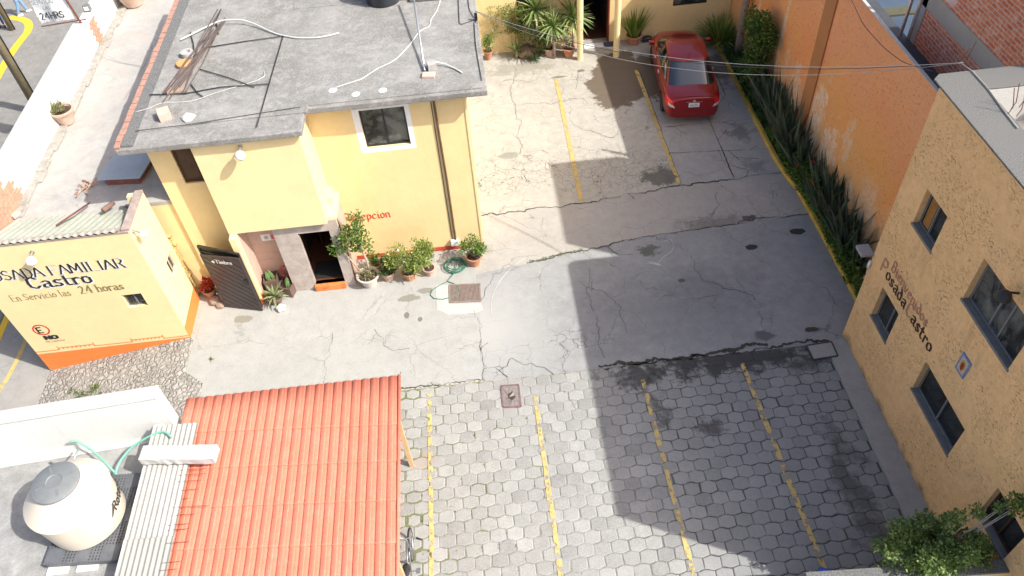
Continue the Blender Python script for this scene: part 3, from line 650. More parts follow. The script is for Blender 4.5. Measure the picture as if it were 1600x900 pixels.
# joints and long cracks, each a wandering narrow groove of dirt
jn = MB()
def crackline(pts, w, wob=.03, z=.014, step=.12, rng=R_, depth=0):
    P = [Vector((p[0], p[1], 0)) for p in pts]
    while max((b-a).length for a, b in zip(P[:-1], P[1:])) > .05:
        Q = [P[0]]
        for a, b in zip(P[:-1], P[1:]):
            L = (b-a).length; nn = Vector((-(b-a).y, (b-a).x, 0)).normalized()
            if L > .05: Q.append(a.lerp(b, .5)+nn*rng.gauss(0, min(L*.11, wob*1.3)))
            Q.append(b)
        P = Q
    ww = []; c_ = 1.0
    for _ in P: c_ = min(1.7, max(.15, c_+rng.gauss(0, .16))); ww.append(max(.0025, w*c_*rng.uniform(.7, 1.3)))
    jn.strip([(p.x, p.y, gz(p.x)+z) for p in P], ww)
    if w < .03 and len(P) > 12 and depth < 2:
        for _ in range(2):
            i = rng.randrange(2, len(P)-2); a = math.atan2(P[i+1].y-P[i].y, P[i+1].x-P[i].x)+rng.choice((-1, 1))*rng.uniform(.6, 1.3); L = rng.uniform(.2, .7)
            crackline([P[i], P[i]+Vector((math.cos(a), math.sin(a), 0))*L], w*.6, wob, z, step, rng, depth+1)
def pc(*px): return [G(*p) for p in px]
crackline([(-.3, 17.27), (2.62, 17.32), (5.66, 17.63), (8.8, 17.75)], .026, .03)
crackline([(.9, 15.12), (2.3, 15.35), (4.2, 15.63), (9.0, 15.86)], .022, .02)
crackline([(2.2, 11.36), (4.2, 11.33), (6.5, 11.36), (7.9, 11.32)], .06, .04)
crackline([(2.3, 11.2), (3.6, 11.3), (4.6, 11.25)], .04, .05); crackline([(4.4, 11.3), (6.4, 11.42)], .07, .04)
crackline([(-4.2, 11.36), (-.62, 11.34)], .02, .012); crackline([(-.62, 11.34), (-.6, 12.6)], .02, .015)
crackline([(7.35, 17.7), (7.42, 22.5)], .02, .003); crackline([(5.9, 20.55), (8.8, 20.5)], .018, .003); crackline([(5.72, 19.2), (8.8, 18.9)], .022, .004)
crackline([(5.76, 17.7), (5.76, 24)], .010, .006); crackline([(8.3, 25.5), (8.3, 22), (8.0, 21.6)], .015, .01)
for q in [((520, 520), (512, 560), (506, 600)), ((700, 500), (745, 495), (752, 560)), ((752, 470), (770, 430), (800, 405), (840, 398)), ((585, 515), (600, 540), (640, 545)),
          ((920, 420), (925, 470), (935, 520), (945, 560)), ((1000, 440), (1060, 470), (1130, 460)), ((1140, 430), (1180, 480), (1195, 520)), ((1080, 400), (1100, 440), (1180, 470)), ((1250, 430), (1290, 450), (1310, 480)), ((905, 440), (960, 470), (980, 520)),
          ((1120, 300), (1125, 320), (1090, 345), (1030, 350)), ((850, 340), (855, 375)), ((780, 130), (880, 125), (1000, 128)), ((870, 130), (905, 200), (960, 215)), ((760, 165), (850, 160), (940, 150), (985, 140)), ((800, 100), (805, 170), (812, 240)), ((905, 110), (900, 140)), ((760, 250), (840, 235), (880, 250))]:
    crackline(pc(*q), .0065, .05)
for q in [(0, .5), (1, .4)]:
    pass
crackline(pc((900, 640), (870, 590), (800, 560), (770, 600)), .008, .03)
struct('pavement_cracks', jn, M['joint'])
wj = MB(); wj.strip([(p.x, p.y, .012) for p in smoothpts(pc((768, 490), (767, 475), (772, 455), (784, 435), (800, 418), (822, 402)), 5, 3)], .022, jit=.4)
wj.strip([(p.x, p.y, .012) for p in smoothpts(pc((1028, 412), (1036, 402), (1050, 393), (1053, 383), (1048, 374), (1036, 378), (1020, 376)), 4, 1)], .02, jit=.7); struct('filler_seam', wj, M['cement_top'])
# kerb of the planting bed with its jog
kpts = [(8.80, 25.8), (8.80, 18.4), (8.86, 17.6), (8.98, 16.9), (9.02, 15.0), (9.03, 11.0)]
kb = MB(); kl = [(x-.04, y) for x, y in kpts]; kr = [(x+.08, y) for x, y in kpts]
kb.prism(kl+kr[::-1], -.02, .13)
struct('garden_kerb', kb, M['paint2'] if 0 else simple('yellow_kerb_paint', (.50, .34, .06), .7, .3, 3, bump=.3), bevel=.02)
struct('garden_soil', MB().prism([(8.88, 25.8), (8.88, 18.4), (8.94, 17.6), (9.06, 16.9), (9.1, 15), (9.11, 11.0), (9.55, 11), (9.55, 25.8)], -.02, .07), M['soil'])
# weeds in joints
def tufts(name, spots, label, mat, n=26, L=.09, rng=R_):
    mb = MB()
    for (x, y, r) in spots:
        for _ in range(int(n*max(r, .1)*10)):
            a = rng.uniform(0, 6.28); q = r*rng.random()**.5; d = Vector((rng.gauss(0, .5), rng.gauss(0, .5), 1))
            mb.leaf(Vector((x+q*math.cos(a), y+q*math.sin(a)*.8, gz(x)+.01)), d, Vector((rng.gauss(0, 1), rng.gauss(0, 1), .2)), L*rng.uniform(.4, 1.2), L*.28)
    return tag(obj(name, mb, mat), label, 'grass' if 'grass' in name else 'weeds', kind='stuff')
sp_ = []
for i in range(26):
    t = i/25; sp_.append((.9+1.5*t+R_.gauss(0, .02), 15.13+.26*t+R_.gauss(0, .02), .05))
tufts('joint_grass', sp_, 'strip of short green grass in the joint across the sunlit concrete', M['grass'], 30, .035)
sp_ = [(-4.2+3.6*i/30, 11.31+R_.gauss(0, .01), .02) for i in range(31)]+[(R_.uniform(-2.5, -1.2), R_.uniform(5, 11), .02) for _ in range(45)]
for i in range(70):
    r = R_.randrange(3, 22); sp_.append((-3.4+(PW/2 if r % 2 else 0)+PW*(R_.randrange(3, 12)+.5), 11.27-PH/2-PH*r+R_.uniform(-.1, .1), .025))
tufts('paver_weeds', sp_, 'low green weeds in the joints of the pavers by the tiled roof', M['grass'], 20, .022)
sp_ = [(-10.6+R_.gauss(0, .35), 12.55+R_.gauss(0, .25), .1) for _ in range(9)]+[(-11.3, 12.8, .09), (-11.1, 12.7, .07), (-7.5, 12.9, .06)]
tufts('ramp_weeds', sp_, 'patch of green weeds growing on the cobbled entrance ramp', M['grass'], 16, .10)
# ================================================================== BUILDINGS
Z3 = Vector((0, 0, 1))
def lamp_fix(parent, p, out, r=.11):
    p = Vector(p); out = Vector(out).normalized()
    a = MB().tube([p+out*.005, p+out*.12, p+out*.20-Z3*.03], .022, 8); a.lathe([(.0, 0), (.05, 0), (.05, .02), (.0, .02)], n=12, M=Matrix.Translation(p+out*.01) @ out.to_track_quat('Z', 'Y').to_matrix().to_4x4())
    L = obj('wall_lamp', a, M['steel'], parent, smooth=True, auto=40)
    c = p+out*.24-Z3*.07
    obj('lamp_globe', MB().lathe([(.0, -r*1.1), (r*.55, -r*.95), (r*.95, -r*.35), (r, .0), (r*.8, r*.5), (r*.4, r*.8), (.0, r*.85)], c, 16), M['whiteplastic'], L, smooth=True)
    return L
def WP(Y, x0, z0): return lambda s, t, l: (x0+s, Y-.003-l, z0+t)
def text_part(parent, name, txt, h, place, mat, **k):
    mb, L = lettering(txt, h, place, **k); return obj(name, mb, mat, parent), L
# ---------------- reception building
rb = thing('reception_building', 'two storey yellow reception building with a grey flat roof and dark doorway', 'building', (-4, 18, 0))
RT = 5.35; RB_ = 5.21
w = MB(); Y0 = 15.97
wall(w, (-4.20, Y0), (-.35, Y0), 0, RB_, .15, [(1.33, 2.42, 3.77, 4.88)])
wall(w, (-.35, Y0+.15), (-.35, 23.5), 0, RB_, .15); wall(w, (-.5, 23.5), (-7.75, 23.5), 0, RB_, .15)
wall(w, (-7.75, 23.35), (-7.75, 15.45), 0, RB_, .15)
wall(w, (-7.75, 15.3), (-6.40, 15.3), 0, RB_, .15, [(.53, 1.33, 3.80, 4.80)])
obj('wall', w, M['yellow'], rb)
bx_ = MB(); bx_.box((-6.56, 14.86, 2.43), (-4.10, 16.5, RB_)); obj('projecting_room', bx_, M['yellow2'], rb, bevel=.012)
pi = MB(); pi.box((-6.54, 14.66, 0), (-6.38, 15.31, 2.43)); obj('pillar', pi, M['yellow2'], rb, bevel=.01)
pb_ = MB(); pb_.box((-6.55, 14.65, 0), (-6.37, 14.9, .22)); obj('pillar_base', pb_, M['orange_band'], rb)
pk = MB(); pk.box((-6.38, 15.42, 0), (-5.55, 15.5, 2.43)); pk.box((-6.38, 14.9, 0), (-6.365, 15.42, 2.43)); obj('entrance_tile_wall', pk, M['pinktile'], rb)
st = MB(); wall(st, (-5.55, 15.0), (-3.9, 15.0), 0, 2.43, .14, [(.60, 1.40, .2, 2.08)]); wall(st, (-3.9, 15.14), (-3.9, Y0), 0, 2.43, .14); wall(st, (-5.55, 15.5), (-5.55, 15.14), 0, 2.43, .14)
st.box((-5.41, 15.6, 2.40), (-3.9, Y0, 2.428))
obj('stone_door_surround', st, M['stonegrey'], rb)
lb = MB(); lb.box((-3.899, 15.2, .0), (-3.885, Y0-.003, 2.42)); obj('side_tile_panel', lb, M['pinktile'], rb)
ld = MB(); ld.box((-4.10, 15.0, 2.43), (-3.86, Y0-.002, 2.52)); ld.box((-4.10, 15.5, 2.52), (-3.98, Y0-.002, 2.72)); obj('ledge', ld, M['yellow2'], rb)
hall = MB(); hall.box((-5.2, 15.15, .15), (-4.0, 17.8, .2)); hf = obj('hall_floor', hall, simple('dark_red_hall_floor', (.10, .035, .02), .5, .3), rb)
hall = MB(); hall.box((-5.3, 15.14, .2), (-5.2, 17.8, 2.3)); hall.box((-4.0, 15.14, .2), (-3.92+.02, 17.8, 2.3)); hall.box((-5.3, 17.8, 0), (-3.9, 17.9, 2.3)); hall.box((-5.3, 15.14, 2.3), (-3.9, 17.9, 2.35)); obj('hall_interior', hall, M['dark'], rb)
stp = MB(); stp.box((-4.97, 14.9, 0), (-4.14, 15.15, .2)); obj('doorstep', stp, simple('orange_tiled_step', (.62, .20, .055), .6, .35, 7), rb, bevel=.01)
mt = MB(); mt.box((-5.0, 15.2, .2), (-4.2, 15.85, .222)); obj('doormat', mt, simple('black_rubber_mat', (.012, .012, .012), .8, .2), rb)
dl = MB(); dl.box((-5.19, 15.2, .2), (-5.15, 16.05, 2.05)); dl.box((-4.9, 16.6, .2), (-4.86, 17.4, 2.0)); obj('open_door', dl, M['wood_door'], rb)
sg = MB(); sg.box((-6.04, 15.412, 1.60), (-5.62, 15.42, 1.82)); s_ = obj('notice_board', sg, M['letter_white'], rb)
s2 = MB(); s2.box((-5.79, 15.408, 1.62), (-5.64, 15.4115, 1.80)); obj('red_panel', s2, simple('faded_red_print', (.62, .16, .17), .6, .1, bump=0), s_)
s3 = MB(); ring_ = [(math.cos(a*math.pi/8)*.055-5.91, math.sin(a*math.pi/8)*.055+1.71) for a in range(17)]
for (a, b) in zip(ring_[:-1], ring_[1:]): s3.quad((a[0], 15.407, a[1]), (b[0], 15.407, b[1]), (-5.91+(b[0]+5.91)*.7, 15.407, 1.71+(b[1]-1.71)*.7), (-5.91+(a[0]+5.91)*.7, 15.407, 1.71+(a[1]-1.71)*.7))
s3.box((-5.925, 15.405, 1.68), (-5.895, 15.409, 1.74)); obj('ring_symbol', s3, M['cablegrey'], s_)
pl_ = MB(); wall(pl_, (-3.885, Y0-.006), (-.344, Y0-.006), 0, .16, .006); obj('plinth', pl_, simple('red_plinth_paint', (.48, .07, .03), .8, .2), rb)
# white painted surround of the window
ws = MB(); wall(ws, (-3.03, Y0-.004), (-1.66, Y0-.004), 3.64, 5.0, .004, [(.16, 1.25, 3.77, 4.88)]); obj('window_surround', ws, M['letter_white'], rb)
wn = window(rb, (-3.95, Y0), (-.35, Y0), 1.08, 2.17, 3.77, 4.88, .07, M['blackframe'], M['glass_cur'], (.5,), .045)
wn2 = window(rb, (-7.75, 15.3), (-6.4, 15.3), .53, 1.33, 3.80, 4.80, .05, M['wood_door'], M['wood_door'], (.5,), .05, 'shutter')
# roof slab with broken edge, old brick edging on the street side
rf = MB(); poly = [(-8.1, 14.70), (-6.6, 14.71), (-5.2, 14.70), (-3.98, 14.72), (-3.97, 15.56), (-2.5, 15.53), (-1.2, 15.55), (.22, 15.54), (.21, 18), (.22, 24), (-8.1, 24)]
rf.prism(poly, RB_, RT); obj('roof', rf, M['roofgrey'], rb, bevel=.02)
up = MB(); up.prism([(-3.9, 15.66), (.12, 15.64), (.12, 23.9), (-7.85, 23.9), (-7.85, 15.40), (-3.9, 15.40)], RT-.01, RT+.035); obj('roof_screed', up, M['roofgrey'], rb, bevel=.015)
be = MB(); y = 14.75; rg = random.Random(3)
while y < 23.9:
    L = rg.uniform(.22, .27); be.box((-8.12+rg.uniform(-.01, .01), y, RB_+.04), (-7.99+rg.uniform(-.01, .01), y+L-.02, RT+.055+rg.uniform(-.01, .01))); y += L
obj('brick_edging', be, simple('old_pink_brick', (.36, .20, .15), .9, .3, 12, bump=.5), rb)
fl = MB().prism([(-7.985, 14.8), (-7.72, 14.8), (-7.70, 23.9), (-7.985, 23.9)], RT-.005, lambda x, y: RT+.05 if x < -7.9 else RT+.038); obj('mortar_fillet', fl, M['speckle'], rb)
wc = MB().box((-.352, 15.95, 0), (-.30, 16.06, RB_)); wc.box((-.345, 16.3, 0), (-.28, 16.36, RB_)); obj('corner_trim', wc, M['yellow2'], rb)
dp = MB().tube([(-1.06, Y0-.04, .25), (-1.04, Y0-.04, 2.6), (-1.06, Y0-.04, RB_-.12)], .028, 8); dpo = obj('downpipe', dp, simple('brown_pipe', (.13, .075, .04), .6, .3), rb, smooth=True, auto=50)
dpb = MB().box((-1.12, Y0-.12, RB_-.14), (-.98, Y0, RB_-.02)); obj('pipe_outlet', dpb, M['whiteplastic'], dpo, bevel=.01)
dq = MB().tube([(-1.15, Y0-.012, .25), (-1.13, Y0-.012, 5.1)], .010, 6); obj('conduit', dq, M['cable'], rb)
mb_ = MB().box((-1.2, Y0-.1, .22), (-.98, Y0, .42)); obj('tap_box', mb_, M['whiteplastic'], rb, bevel=.01)
lamp_fix(rb, (-5.45, 14.86, 5.02), (0, -1, 0), .12)
text_part(rb, 'wall_lettering', 'Recepcion', .28, WP(Y0-.002, -3.92, 1.47), M['letter_red'], nib=(.14, .045), ang=.65, width=.85)
# lighting roof white dabs
for p in (G(520, 141, RT+.035), G(556, 147, RT+.035), G(598, 141, RT+.035)): obj('sealant_patch', MB().lathe([(.0, .008), (.08, .008), (.1, 0)], p, 10), M['letter_white'], rb)
pass
cu = MB().prism([(-1.55, 20.0), (-.45, 19.95), (-.42, 21.6), (-1.55, 21.6)], RT+.03, RT+.13); obj('raised_screed', cu, M['speckle'], rb, bevel=.02); cu = MB().prism([(-8.0+3.3, 20.3), (-2.7, 20.25), (-2.7, 21.8), (-4.7, 21.8)], RT+.03, RT+.05); obj('raised_screed', cu, M['roofgrey'], rb, bevel=.02)
# ---------------- gatehouse with the painted sign
gh = thing('gatehouse', 'small pale yellow gatehouse with painted lodging sign and orange plinth', 'building', (-10.2, 14.4, 0))
YS = 13.73; XS = -8.19; XL = -12.18
w = MB(); wall(w, (XL, YS), (XS, YS), -.8, 3.84, .16, [(XL*-1-9.22, XL*-1-8.74, 1.38, 1.84)])
wall(w, (XS, YS+.16), (XS, 15.12), 0, 3.84, .16, [(.60, 1.08, 1.50, 2.05)]); wall(w, (XL, 15.9), (XL, YS+.16), -.8, 3.84, .16)
wall(w, (XS-.16, 15.12), (-8.55, 15.12), 3.2, 3.84, .14)
obj('wall', w, M['yellow2'], gh)
cp = MB().box((XS-.17, YS+.02, 3.84), (XS+.01, 15.13, 3.90)); cp.box((XL-.01, YS-.01, 3.80), (XS-.02, YS+.17, 3.845)); obj('coping', cp, simple('mauve_stone_coping', (.33, .26, .23), .9, .3, 7, bump=.6), gh)
bd = MB(); bd.quad((XL, YS-.005, -.8), (XS+.005, YS-.005, -.8), (XS+.005, YS-.005, .05), (XL, YS-.005, .02)); bd.quad((XS+.005, YS-.005, -.1), (XS+.005, 15.12, -.1), (XS+.005, 15.12, .50), (XS+.005, YS-.005, .44)); obj('plinth', bd, M['orange_band'], gh)
ln = MB(); yq = YS-.007
def qz(mb, x0, x1, z0, z1): mb.quad((x0, yq, z0), (x1, yq, z0), (x1, yq, z1), (x0, yq, z1))
qz(ln, XL, -11.55, .10, .125); qz(ln, -11.55, -10.65, .17, .195); qz(ln, -10.65, -9.65, .10, .125); qz(ln, -9.65, -8.85, .17, .195); qz(ln, -8.85, XS, .10, .125)
for a, b in ((-11.55, -10.65), (-9.65, -8.85)):
    qz(ln, a-.02, a, .10, .26); qz(ln, b, b+.02, .10, .26)
    for i in range(1, 8): x = a+(b-a)*i/8; qz(ln, x-.02, x+.012, .125, .17)
obj('decorative_border', ln, M['orange_band'], gh)
window(gh, (XL, YS), (XS, YS), XL*-1-9.22, XL*-1-8.74, 1.38, 1.84, .07, M['greyframe'], M['glass'], (.5,), .03)
window(gh, (XS, YS+.16), (XS, 15.12), .60, 1.08, 1.50, 2.05, .06, simple('beige_window_frame', (.50, .42, .33), .6, .1), M['glass'], (.5,), .04)
rbp = MB(); rg = random.Random(5)
for k in range(26):
    z = 2.15*rg.random(); y = 15.13+rg.random()*.42; s = rg.uniform(.1, .17); rbp.box((XS-.22+rg.uniform(0, .06), y-s*.5, z), (XS-.02+rg.uniform(-.02, .04), y+s*.6, min(z+s, 2.2)))
rbp.box((XS-.2, 15.125, 0), (XS-.03, 15.58, 2.12)); obj('rubble_pier', rbp, M['rubble'], gh, bevel=.02)
def corr(mb, P0, ux, uy, W, L, pitch, amp, th=.012, seg=8, z=lambda v: 0, rows=2):
    "corrugated sheet: ribs along uy, waves across ux"
    n = int(W/pitch*seg); vs = []; P0 = Vector(P0); ux = Vector(ux); uy = Vector(uy)
    for s in (0, 1):
        for j in range(rows):
            for i in range(n+1):
                a = i/n*W; vs.append(P0+ux*a+uy*(L*j/(rows-1))+Z3*(amp*math.cos(2*math.pi*a/pitch)-s*th))
    K = (n+1)*rows; fs = []
    for j in range(rows-1):
        for i in range(n):
            q = j*(n+1)+i; fs += [(q, q+1, q+n+2, q+n+1), (K+q, K+q+n+1, K+q+n+2, K+q+1)]
    for i in range(n):
        fs += [(i, K+i, K+i+1, i+1)]; q = (rows-1)*(n+1)+i; fs += [(q, q+1, K+q+1, K+q)]
    return mb.add(vs, fs)
cr = MB(); corr(cr, (XL-.02, YS-.03, 3.90), (1, 0, 0), (0, 1, -.40), 3.80, 1.62, .172, .028); obj('corrugated_roof', cr, M['zinc'], gh, smooth=True, auto=60)
lamp_fix(gh, (-10.50, YS, 3.56), (0, -1, 0), .12); lamp_fix(gh, (XS, 13.86, 3.72), (1, -.2, 0), .09)
def outlined(parent, name, txt, h, x0, z0, nib, width, serif=0, mat='letter_black', out=.055, ang=0.0):
    m1, L = lettering(txt, h, lambda s, t, l: (x0+s+.012, YS-.002-l, z0+t-.016), nib=(nib[0]+out, nib[1]+out), width=width, serif=serif, ang=ang)
    if out: obj(name+'_outline', m1, M['letter_white'], parent)
    m2, L = lettering(txt, h, lambda s, t, l: (x0+s, YS-.007-l, z0+t), nib=nib, width=width, serif=serif, ang=ang); return obj(name, m2, M[mat], parent)
outlined(gh, 'sign_lettering', 'POSADA FAMILIAR', .31, -12.03, 2.76, (.135, .02), 1.08, .10, out=.06)
outlined(gh, 'sign_lettering', 'Castro', .38, -11.15, 2.39, (.15, .05), 1.20, .09, out=.07)
outlined(gh, 'sign_lettering', 'En Servicio las', .22, -11.76, 2.04, (.09, .03), .86, .05, 'letter_brown', 0)
outlined(gh, 'sign_lettering', '24 horas', .25, -10.10, 2.06, (.14, .04), .95, .09, 'letter_brown', 0)
np_ = MB(); ring_ = [(math.cos(a*math.pi/16), math.sin(a*math.pi/16)) for a in range(33)]
for a, b in zip(ring_[:-1], ring_[1:]): np_.quad(*[(-11.63+q[0]*r, YS-.004, .93+q[1]*r) for q, r in ((a, .205), (b, .205), (b, .165), (a, .165))])
obj('no_parking_ring', np_, simple('red_ring_paint', (.60, .03, .02), .7, .1), gh)
outlined(gh, 'no_parking_lettering', 'E', .20, -11.74, .83, (.2, .17), 1.0, 0, out=0); outlined(gh, 'no_parking_lettering', 'NO', .13, -11.70, .56, (.28, .2), 1.9, 0, out=0)
outlined(gh, 'no_parking_lettering', 'Ni tantito', .08, -11.72, .44, (.08, .05), 1.2, 0, 'letter_brown', 0)
# ---------------- terrace building along the street
tb = thing('terrace_building', 'long flat cement terrace roof behind a whitewashed street parapet', 'building', (-10, 20, 0))
w = MB().box((-11.94, 15.9, -.8), (-7.78, 33, 3.18)); obj('wall', w, M['yellow'], tb)
fz = 3.30
w = MB().prism([(-11.94, 15.05), (-8.95, 15.05), (-8.95, 15.38), (-7.76, 15.36), (-7.76, 33), (-11.94, 33)], 3.18, fz); obj('terrace_floor', w, M['terrace'], tb, bevel=.01)
p = MB(); p.box((-11.96, 13.95, 3.18), (-11.60, 23.2, 4.22)); p.box((-11.97, 23.2, 3.18), (-11.62, 33, 4.14))
pr_ = obj('parapet', p, None or stucco('parapet_whitewash', (.68, .675, .65), var=.03, coarse=.12, streak=((.45, .43, .40), .35)), tb, bevel=.03)
c_ = MB().box((-11.975, 13.95, 4.215), (-11.66, 23.2, 4.245)); obj('parapet_coping', c_, M['cement_top'], tb, bevel=.01)
f = MB(); n = 40; pts0 = []; rg = random.Random(9)
for i in range(n): y0 = 15.3+i*.44; f.box((-11.62, y0, fz-.02), (-11.36+rg.uniform(-.06, .06), y0+.46, fz+.06+rg.uniform(-.015, .03)))
obj('rough_mortar_kerb', f, simple('crumbling_mortar', (.30, .28, .25), .95, .35, 6, bump=.8), tb, bevel=.03)
rbk = MB(); rg = random.Random(17)
for r in range(9):
    for i in range(12):
        y0 = 13.98+i*.25+(.125 if r % 2 else 0); z0 = 3.30+r*.098
        if (y0-14.9)**2/1.5+(z0-3.45)**2/.42+rg.uniform(-.25, .25) < 1: rbk.box((-11.61, y0, z0), (-11.585+rg.uniform(-.004, .006), y0+.232, z0+.082))
obj('exposed_brickwork', rbk, simple('bare_pink_brick', (.48, .25, .17), .9, .25, 9, bump=.5), tb); rbk = MB()
for r in range(8):
    for i in range(2): rbk.box((-11.61, 23.28+i*.25+(.1 if r % 2 else 0), 3.32+r*.098), (-11.59, 23.50+i*.25+(.1 if r % 2 else 0), 3.40+r*.098))
obj('exposed_brickwork', rbk, bpy.data.materials['bare_pink_brick'], tb)
w = MB().box((-8.9, 15.372, 0), (-7.755, 15.6, 3.18)); obj('front_wall', w, M['yellow'], tb)
# ---------------- storage building lower left with flat roof
sb = thing('storage_building', 'flat roofed white building carrying the round water tank', 'building', (-9.5, 7.5, 0))
u = Vector((2.95, .20, 0)).normalized(); A = Vector((-13.2, 8.99, 0)); B = Vector((-6.70, 9.42, 0)); nn = Vector((-(B-A).y, (B-A).x, 0)).normalized()
FZ = 2.42
w = MB(); poly = [(-13.2, 8.99), (-6.70, 9.42), (-6.70, 3.0), (-13.2, 3.0)]; w.prism(poly, -.8, FZ-.02); obj('wall', w, M['whitewash'], sb)
w = MB(); a0 = A-nn*.30; b0 = B-nn*.30; w.prism([(a0.x, a0.y), (b0.x+.0, b0.y), (b0.x, 3.02), (a0.x, 3.02)], FZ-.03, FZ)
obj('roof', w, concrete('worn_roof_cement', (.22, .218, .21), (.36, .355, .34), dirt=.7, tint=(.42, .41, .39)), sb)
w = MB(); w.prism([(A.x, A.y), (B.x, B.y), (b0.x, b0.y), (a0.x, a0.y)], FZ-.02, 3.58); obj('parapet', w, M['whitewash'], sb, bevel=.015)
w = MB(); w.prism([(A.x, A.y+.01), (B.x+.01, B.y+.01), (b0.x+.01, b0.y-.01), (a0.x, a0.y-.01)], 3.58, 3.61); obj('parapet_coping', w, M['cement_top'], sb, bevel=.008)
w = MB(); a1 = a0-nn*.16; b1 = b0-nn*.16; w.prism([(a0.x, a0.y), (b0.x, b0.y), (b1.x, b1.y), (a1.x, a1.y)], FZ-.01, lambda x, y: FZ+.02); obj('mortar_fillet', w, M['cement_top'], sb, bevel=.01)
w = MB(); w.box((-6.98, 3.0, FZ), (-6.80, 9.05, 2.86)); obj('side_kerb', w, M['whitewash'], sb, bevel=.01)
cr = MB(); corr(cr, (-6.93, 6.62, 2.97), (1, 0, -.05), (0, 1, 0), .84, 2.32, .095, .014); corr(cr, (-6.95, 4.4, 2.95), (1, 0, -.05), (0, 1, 0), .86, 2.26, .095, .014)
obj('corrugated_cover', cr, M['zincw'], sb, smooth=True, auto=60)
rg = random.Random(21); ri = 0
for py, xl, xr in ((732, 285, 320), (740, 284, 322), (750, 283, 316), (764, 283, 310), (778, 280, 296), (790, 276, 327), (803, 273, 306), (818, 269, 295), (826, 268, 295), (846, 266, 295), (866, 260, 266), (877, 258, 282), (889, 255, 277)):
    a = G(xl-6, py+3, 2.93); b = G(xr, py, 2.88); b2 = a.lerp(b, .5)+Z3*rg.uniform(-.01, .02)
    obj('rebar', MB().tube([a, b2, b], .006, 5), M['rust'], sb)
# ---------------- tiled lean-to roof
ca = thing('tiled_carport', 'timber carport under a clay red ribbed tile roof', 'carport', (-4.4, 7.5, 0))
TX0, TX1, TY1, TY0 = -6.52, -2.24, 9.68, 4.3; ZT = 2.72
NC = 23; cw = (TX1-TX0)/NC; RL = .80; prof = []
for i in range(NC*12+1):
    uu = (i/12) % 1.0; h = .034*max(0.0, math.sin(math.pi*uu))**.6-.012*(uu > .5)*math.sin(math.pi*uu)
    prof.append((i/12*cw, h))
tm = MB(); vs = []; rows = []; y = TY1; rg = random.Random(2)
k = 0
while y > TY0: rows.append(y); y -= RL
allv = []
for r, yt in enumerate(rows):
    o = len(tm.v); n = len(prof)
    for t, (yy, dz) in enumerate(((yt+.03, .0), (yt, .0), (yt-RL*.5, .007), (yt-RL+.012, .014), (yt-RL-.03, .014))):
        for i, (x, h) in enumerate(prof):
            c = int(i/12); sk = -.016*c
            tm.v.append((TX0+x, yy+(0 if (r == 0 and t <= 1) else sk), ZT+h+dz+.002*math.sin(c*2.3+r)-.0*r-(yt-TY1)*.0))
    for t in range(4):
        if t == 0 and r == 0: continue
        for i in range(n-1): tm.f.append((o+t*n+i, o+t*n+i+1, o+(t+1)*n+i+1, o+(t+1)*n+i))
    if r == 0:
        for i in range(n-1): tm.f.append((o+n+i, o+n+i+1, o+2*n+i+1, o+2*n+i))
tr = obj('tile_roof', tm, M['tile'], ca, smooth=True, auto=35); sm = tr.modifiers.new('thickness', 'SOLIDIFY'); sm.thickness = .01; sm.offset = -1
tg = MB().tube([(TX1+.03, TY1, ZT+.02), (TX1+.03, TY0, ZT+.02)], .035, 8); obj('ridge_edge', tg, M['tile'], ca, smooth=True)
bmz = MB().box((-2.44, 4.3, 2.44), (-2.32, 9.4, 2.62)); bmz.box((-6.4, 9.2, 2.5), (-2.34, 9.3, 2.64)); bmz.box((-6.4, 6.7, 2.5), (-2.34, 6.8, 2.64)); obj('beam', bmz, M['woodpost'], ca, bevel=.008)
ps = MB(); pt = Vector((-2.22, 6.6, 2.5))
for nm, a, b in (('post', (-2.38, 9.2, 2.5), (-2.38, 9.2, 0)), ('post', (-2.40, 6.2, 2.45), (-2.40, 6.2, .0)), ('brace', (-2.40, 6.3, 1.7), (-2.37, 7.1, 2.42)), ('post', (-6.4, 9.2, 2.5), (-6.4, 9.2, -.0))):
    a = Vector(a); b = Vector(b); q = (b-a).to_track_quat('Z', 'Y').to_matrix().to_4x4(); q.translation = a
    obj(nm, MB().box((-.045, -.045, 0), (.045, .045, (b-a).length), q), M['woodpost'], ca)
mr = MB().prism([(-6.5, 8.9), (-6.22, 8.75), (-6.25, 8.3), (-6.52, 8.3)], ZT+.05, ZT+.075); obj('mortar_patch', mr, M['cement_top'], ca, bevel=.01)
# ---------------- right building
rt = thing('guest_house', 'two storey ochre rendered guest house with the welcome lettering', 'building', (9.4, 8, 0))
XR = 8.28; YN = 11.5; S = lambda y: YN-y
w = MB(); ops = [(S(10.73), S(9.92), 4.45, 5.34), (S(10.80), S(10.0), 1.56, 2.50), (S(8.69), S(7.10), 4.46, 5.50), (S(8.73), S(7.14), 1.62, 2.53), (S(5.95), S(5.05), 1.62, 2.55)]
wall(w, (XR, YN), (XR, 4.3), 0, 7.06, .18, ops); wall(w, (XR+.18, 4.3), (10.40, 4.3), 0, 7.06, .18); wall(w, (10.46, YN), (XR+.18, YN), 0, 7.06, .18); w.box((10.4, 4.3, 0), (10.46, YN, 6.96))
obj('wall', w, M['ochre'], rt)
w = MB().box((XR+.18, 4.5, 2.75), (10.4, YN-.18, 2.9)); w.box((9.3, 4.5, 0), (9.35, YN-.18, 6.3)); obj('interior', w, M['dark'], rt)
w = MB().box((XR+.1, 4.4, 6.15), (10.46, YN+.1, 6.3)); obj('roof', w, concrete('cream_roof_waterproofing', (.58, .55, .48), (.72, .69, .62), dirt=.35), rt)
w = MB().prism([(8.272, 4.28), (8.272, 11.72), (8.42, 11.86), (10.455, 11.88), (10.455, 11.27), (9.02, 11.27), (9.02, 4.28)], 7.061, 7.10); obj('parapet_top', w, M['speckle'], rt, bevel=.012)
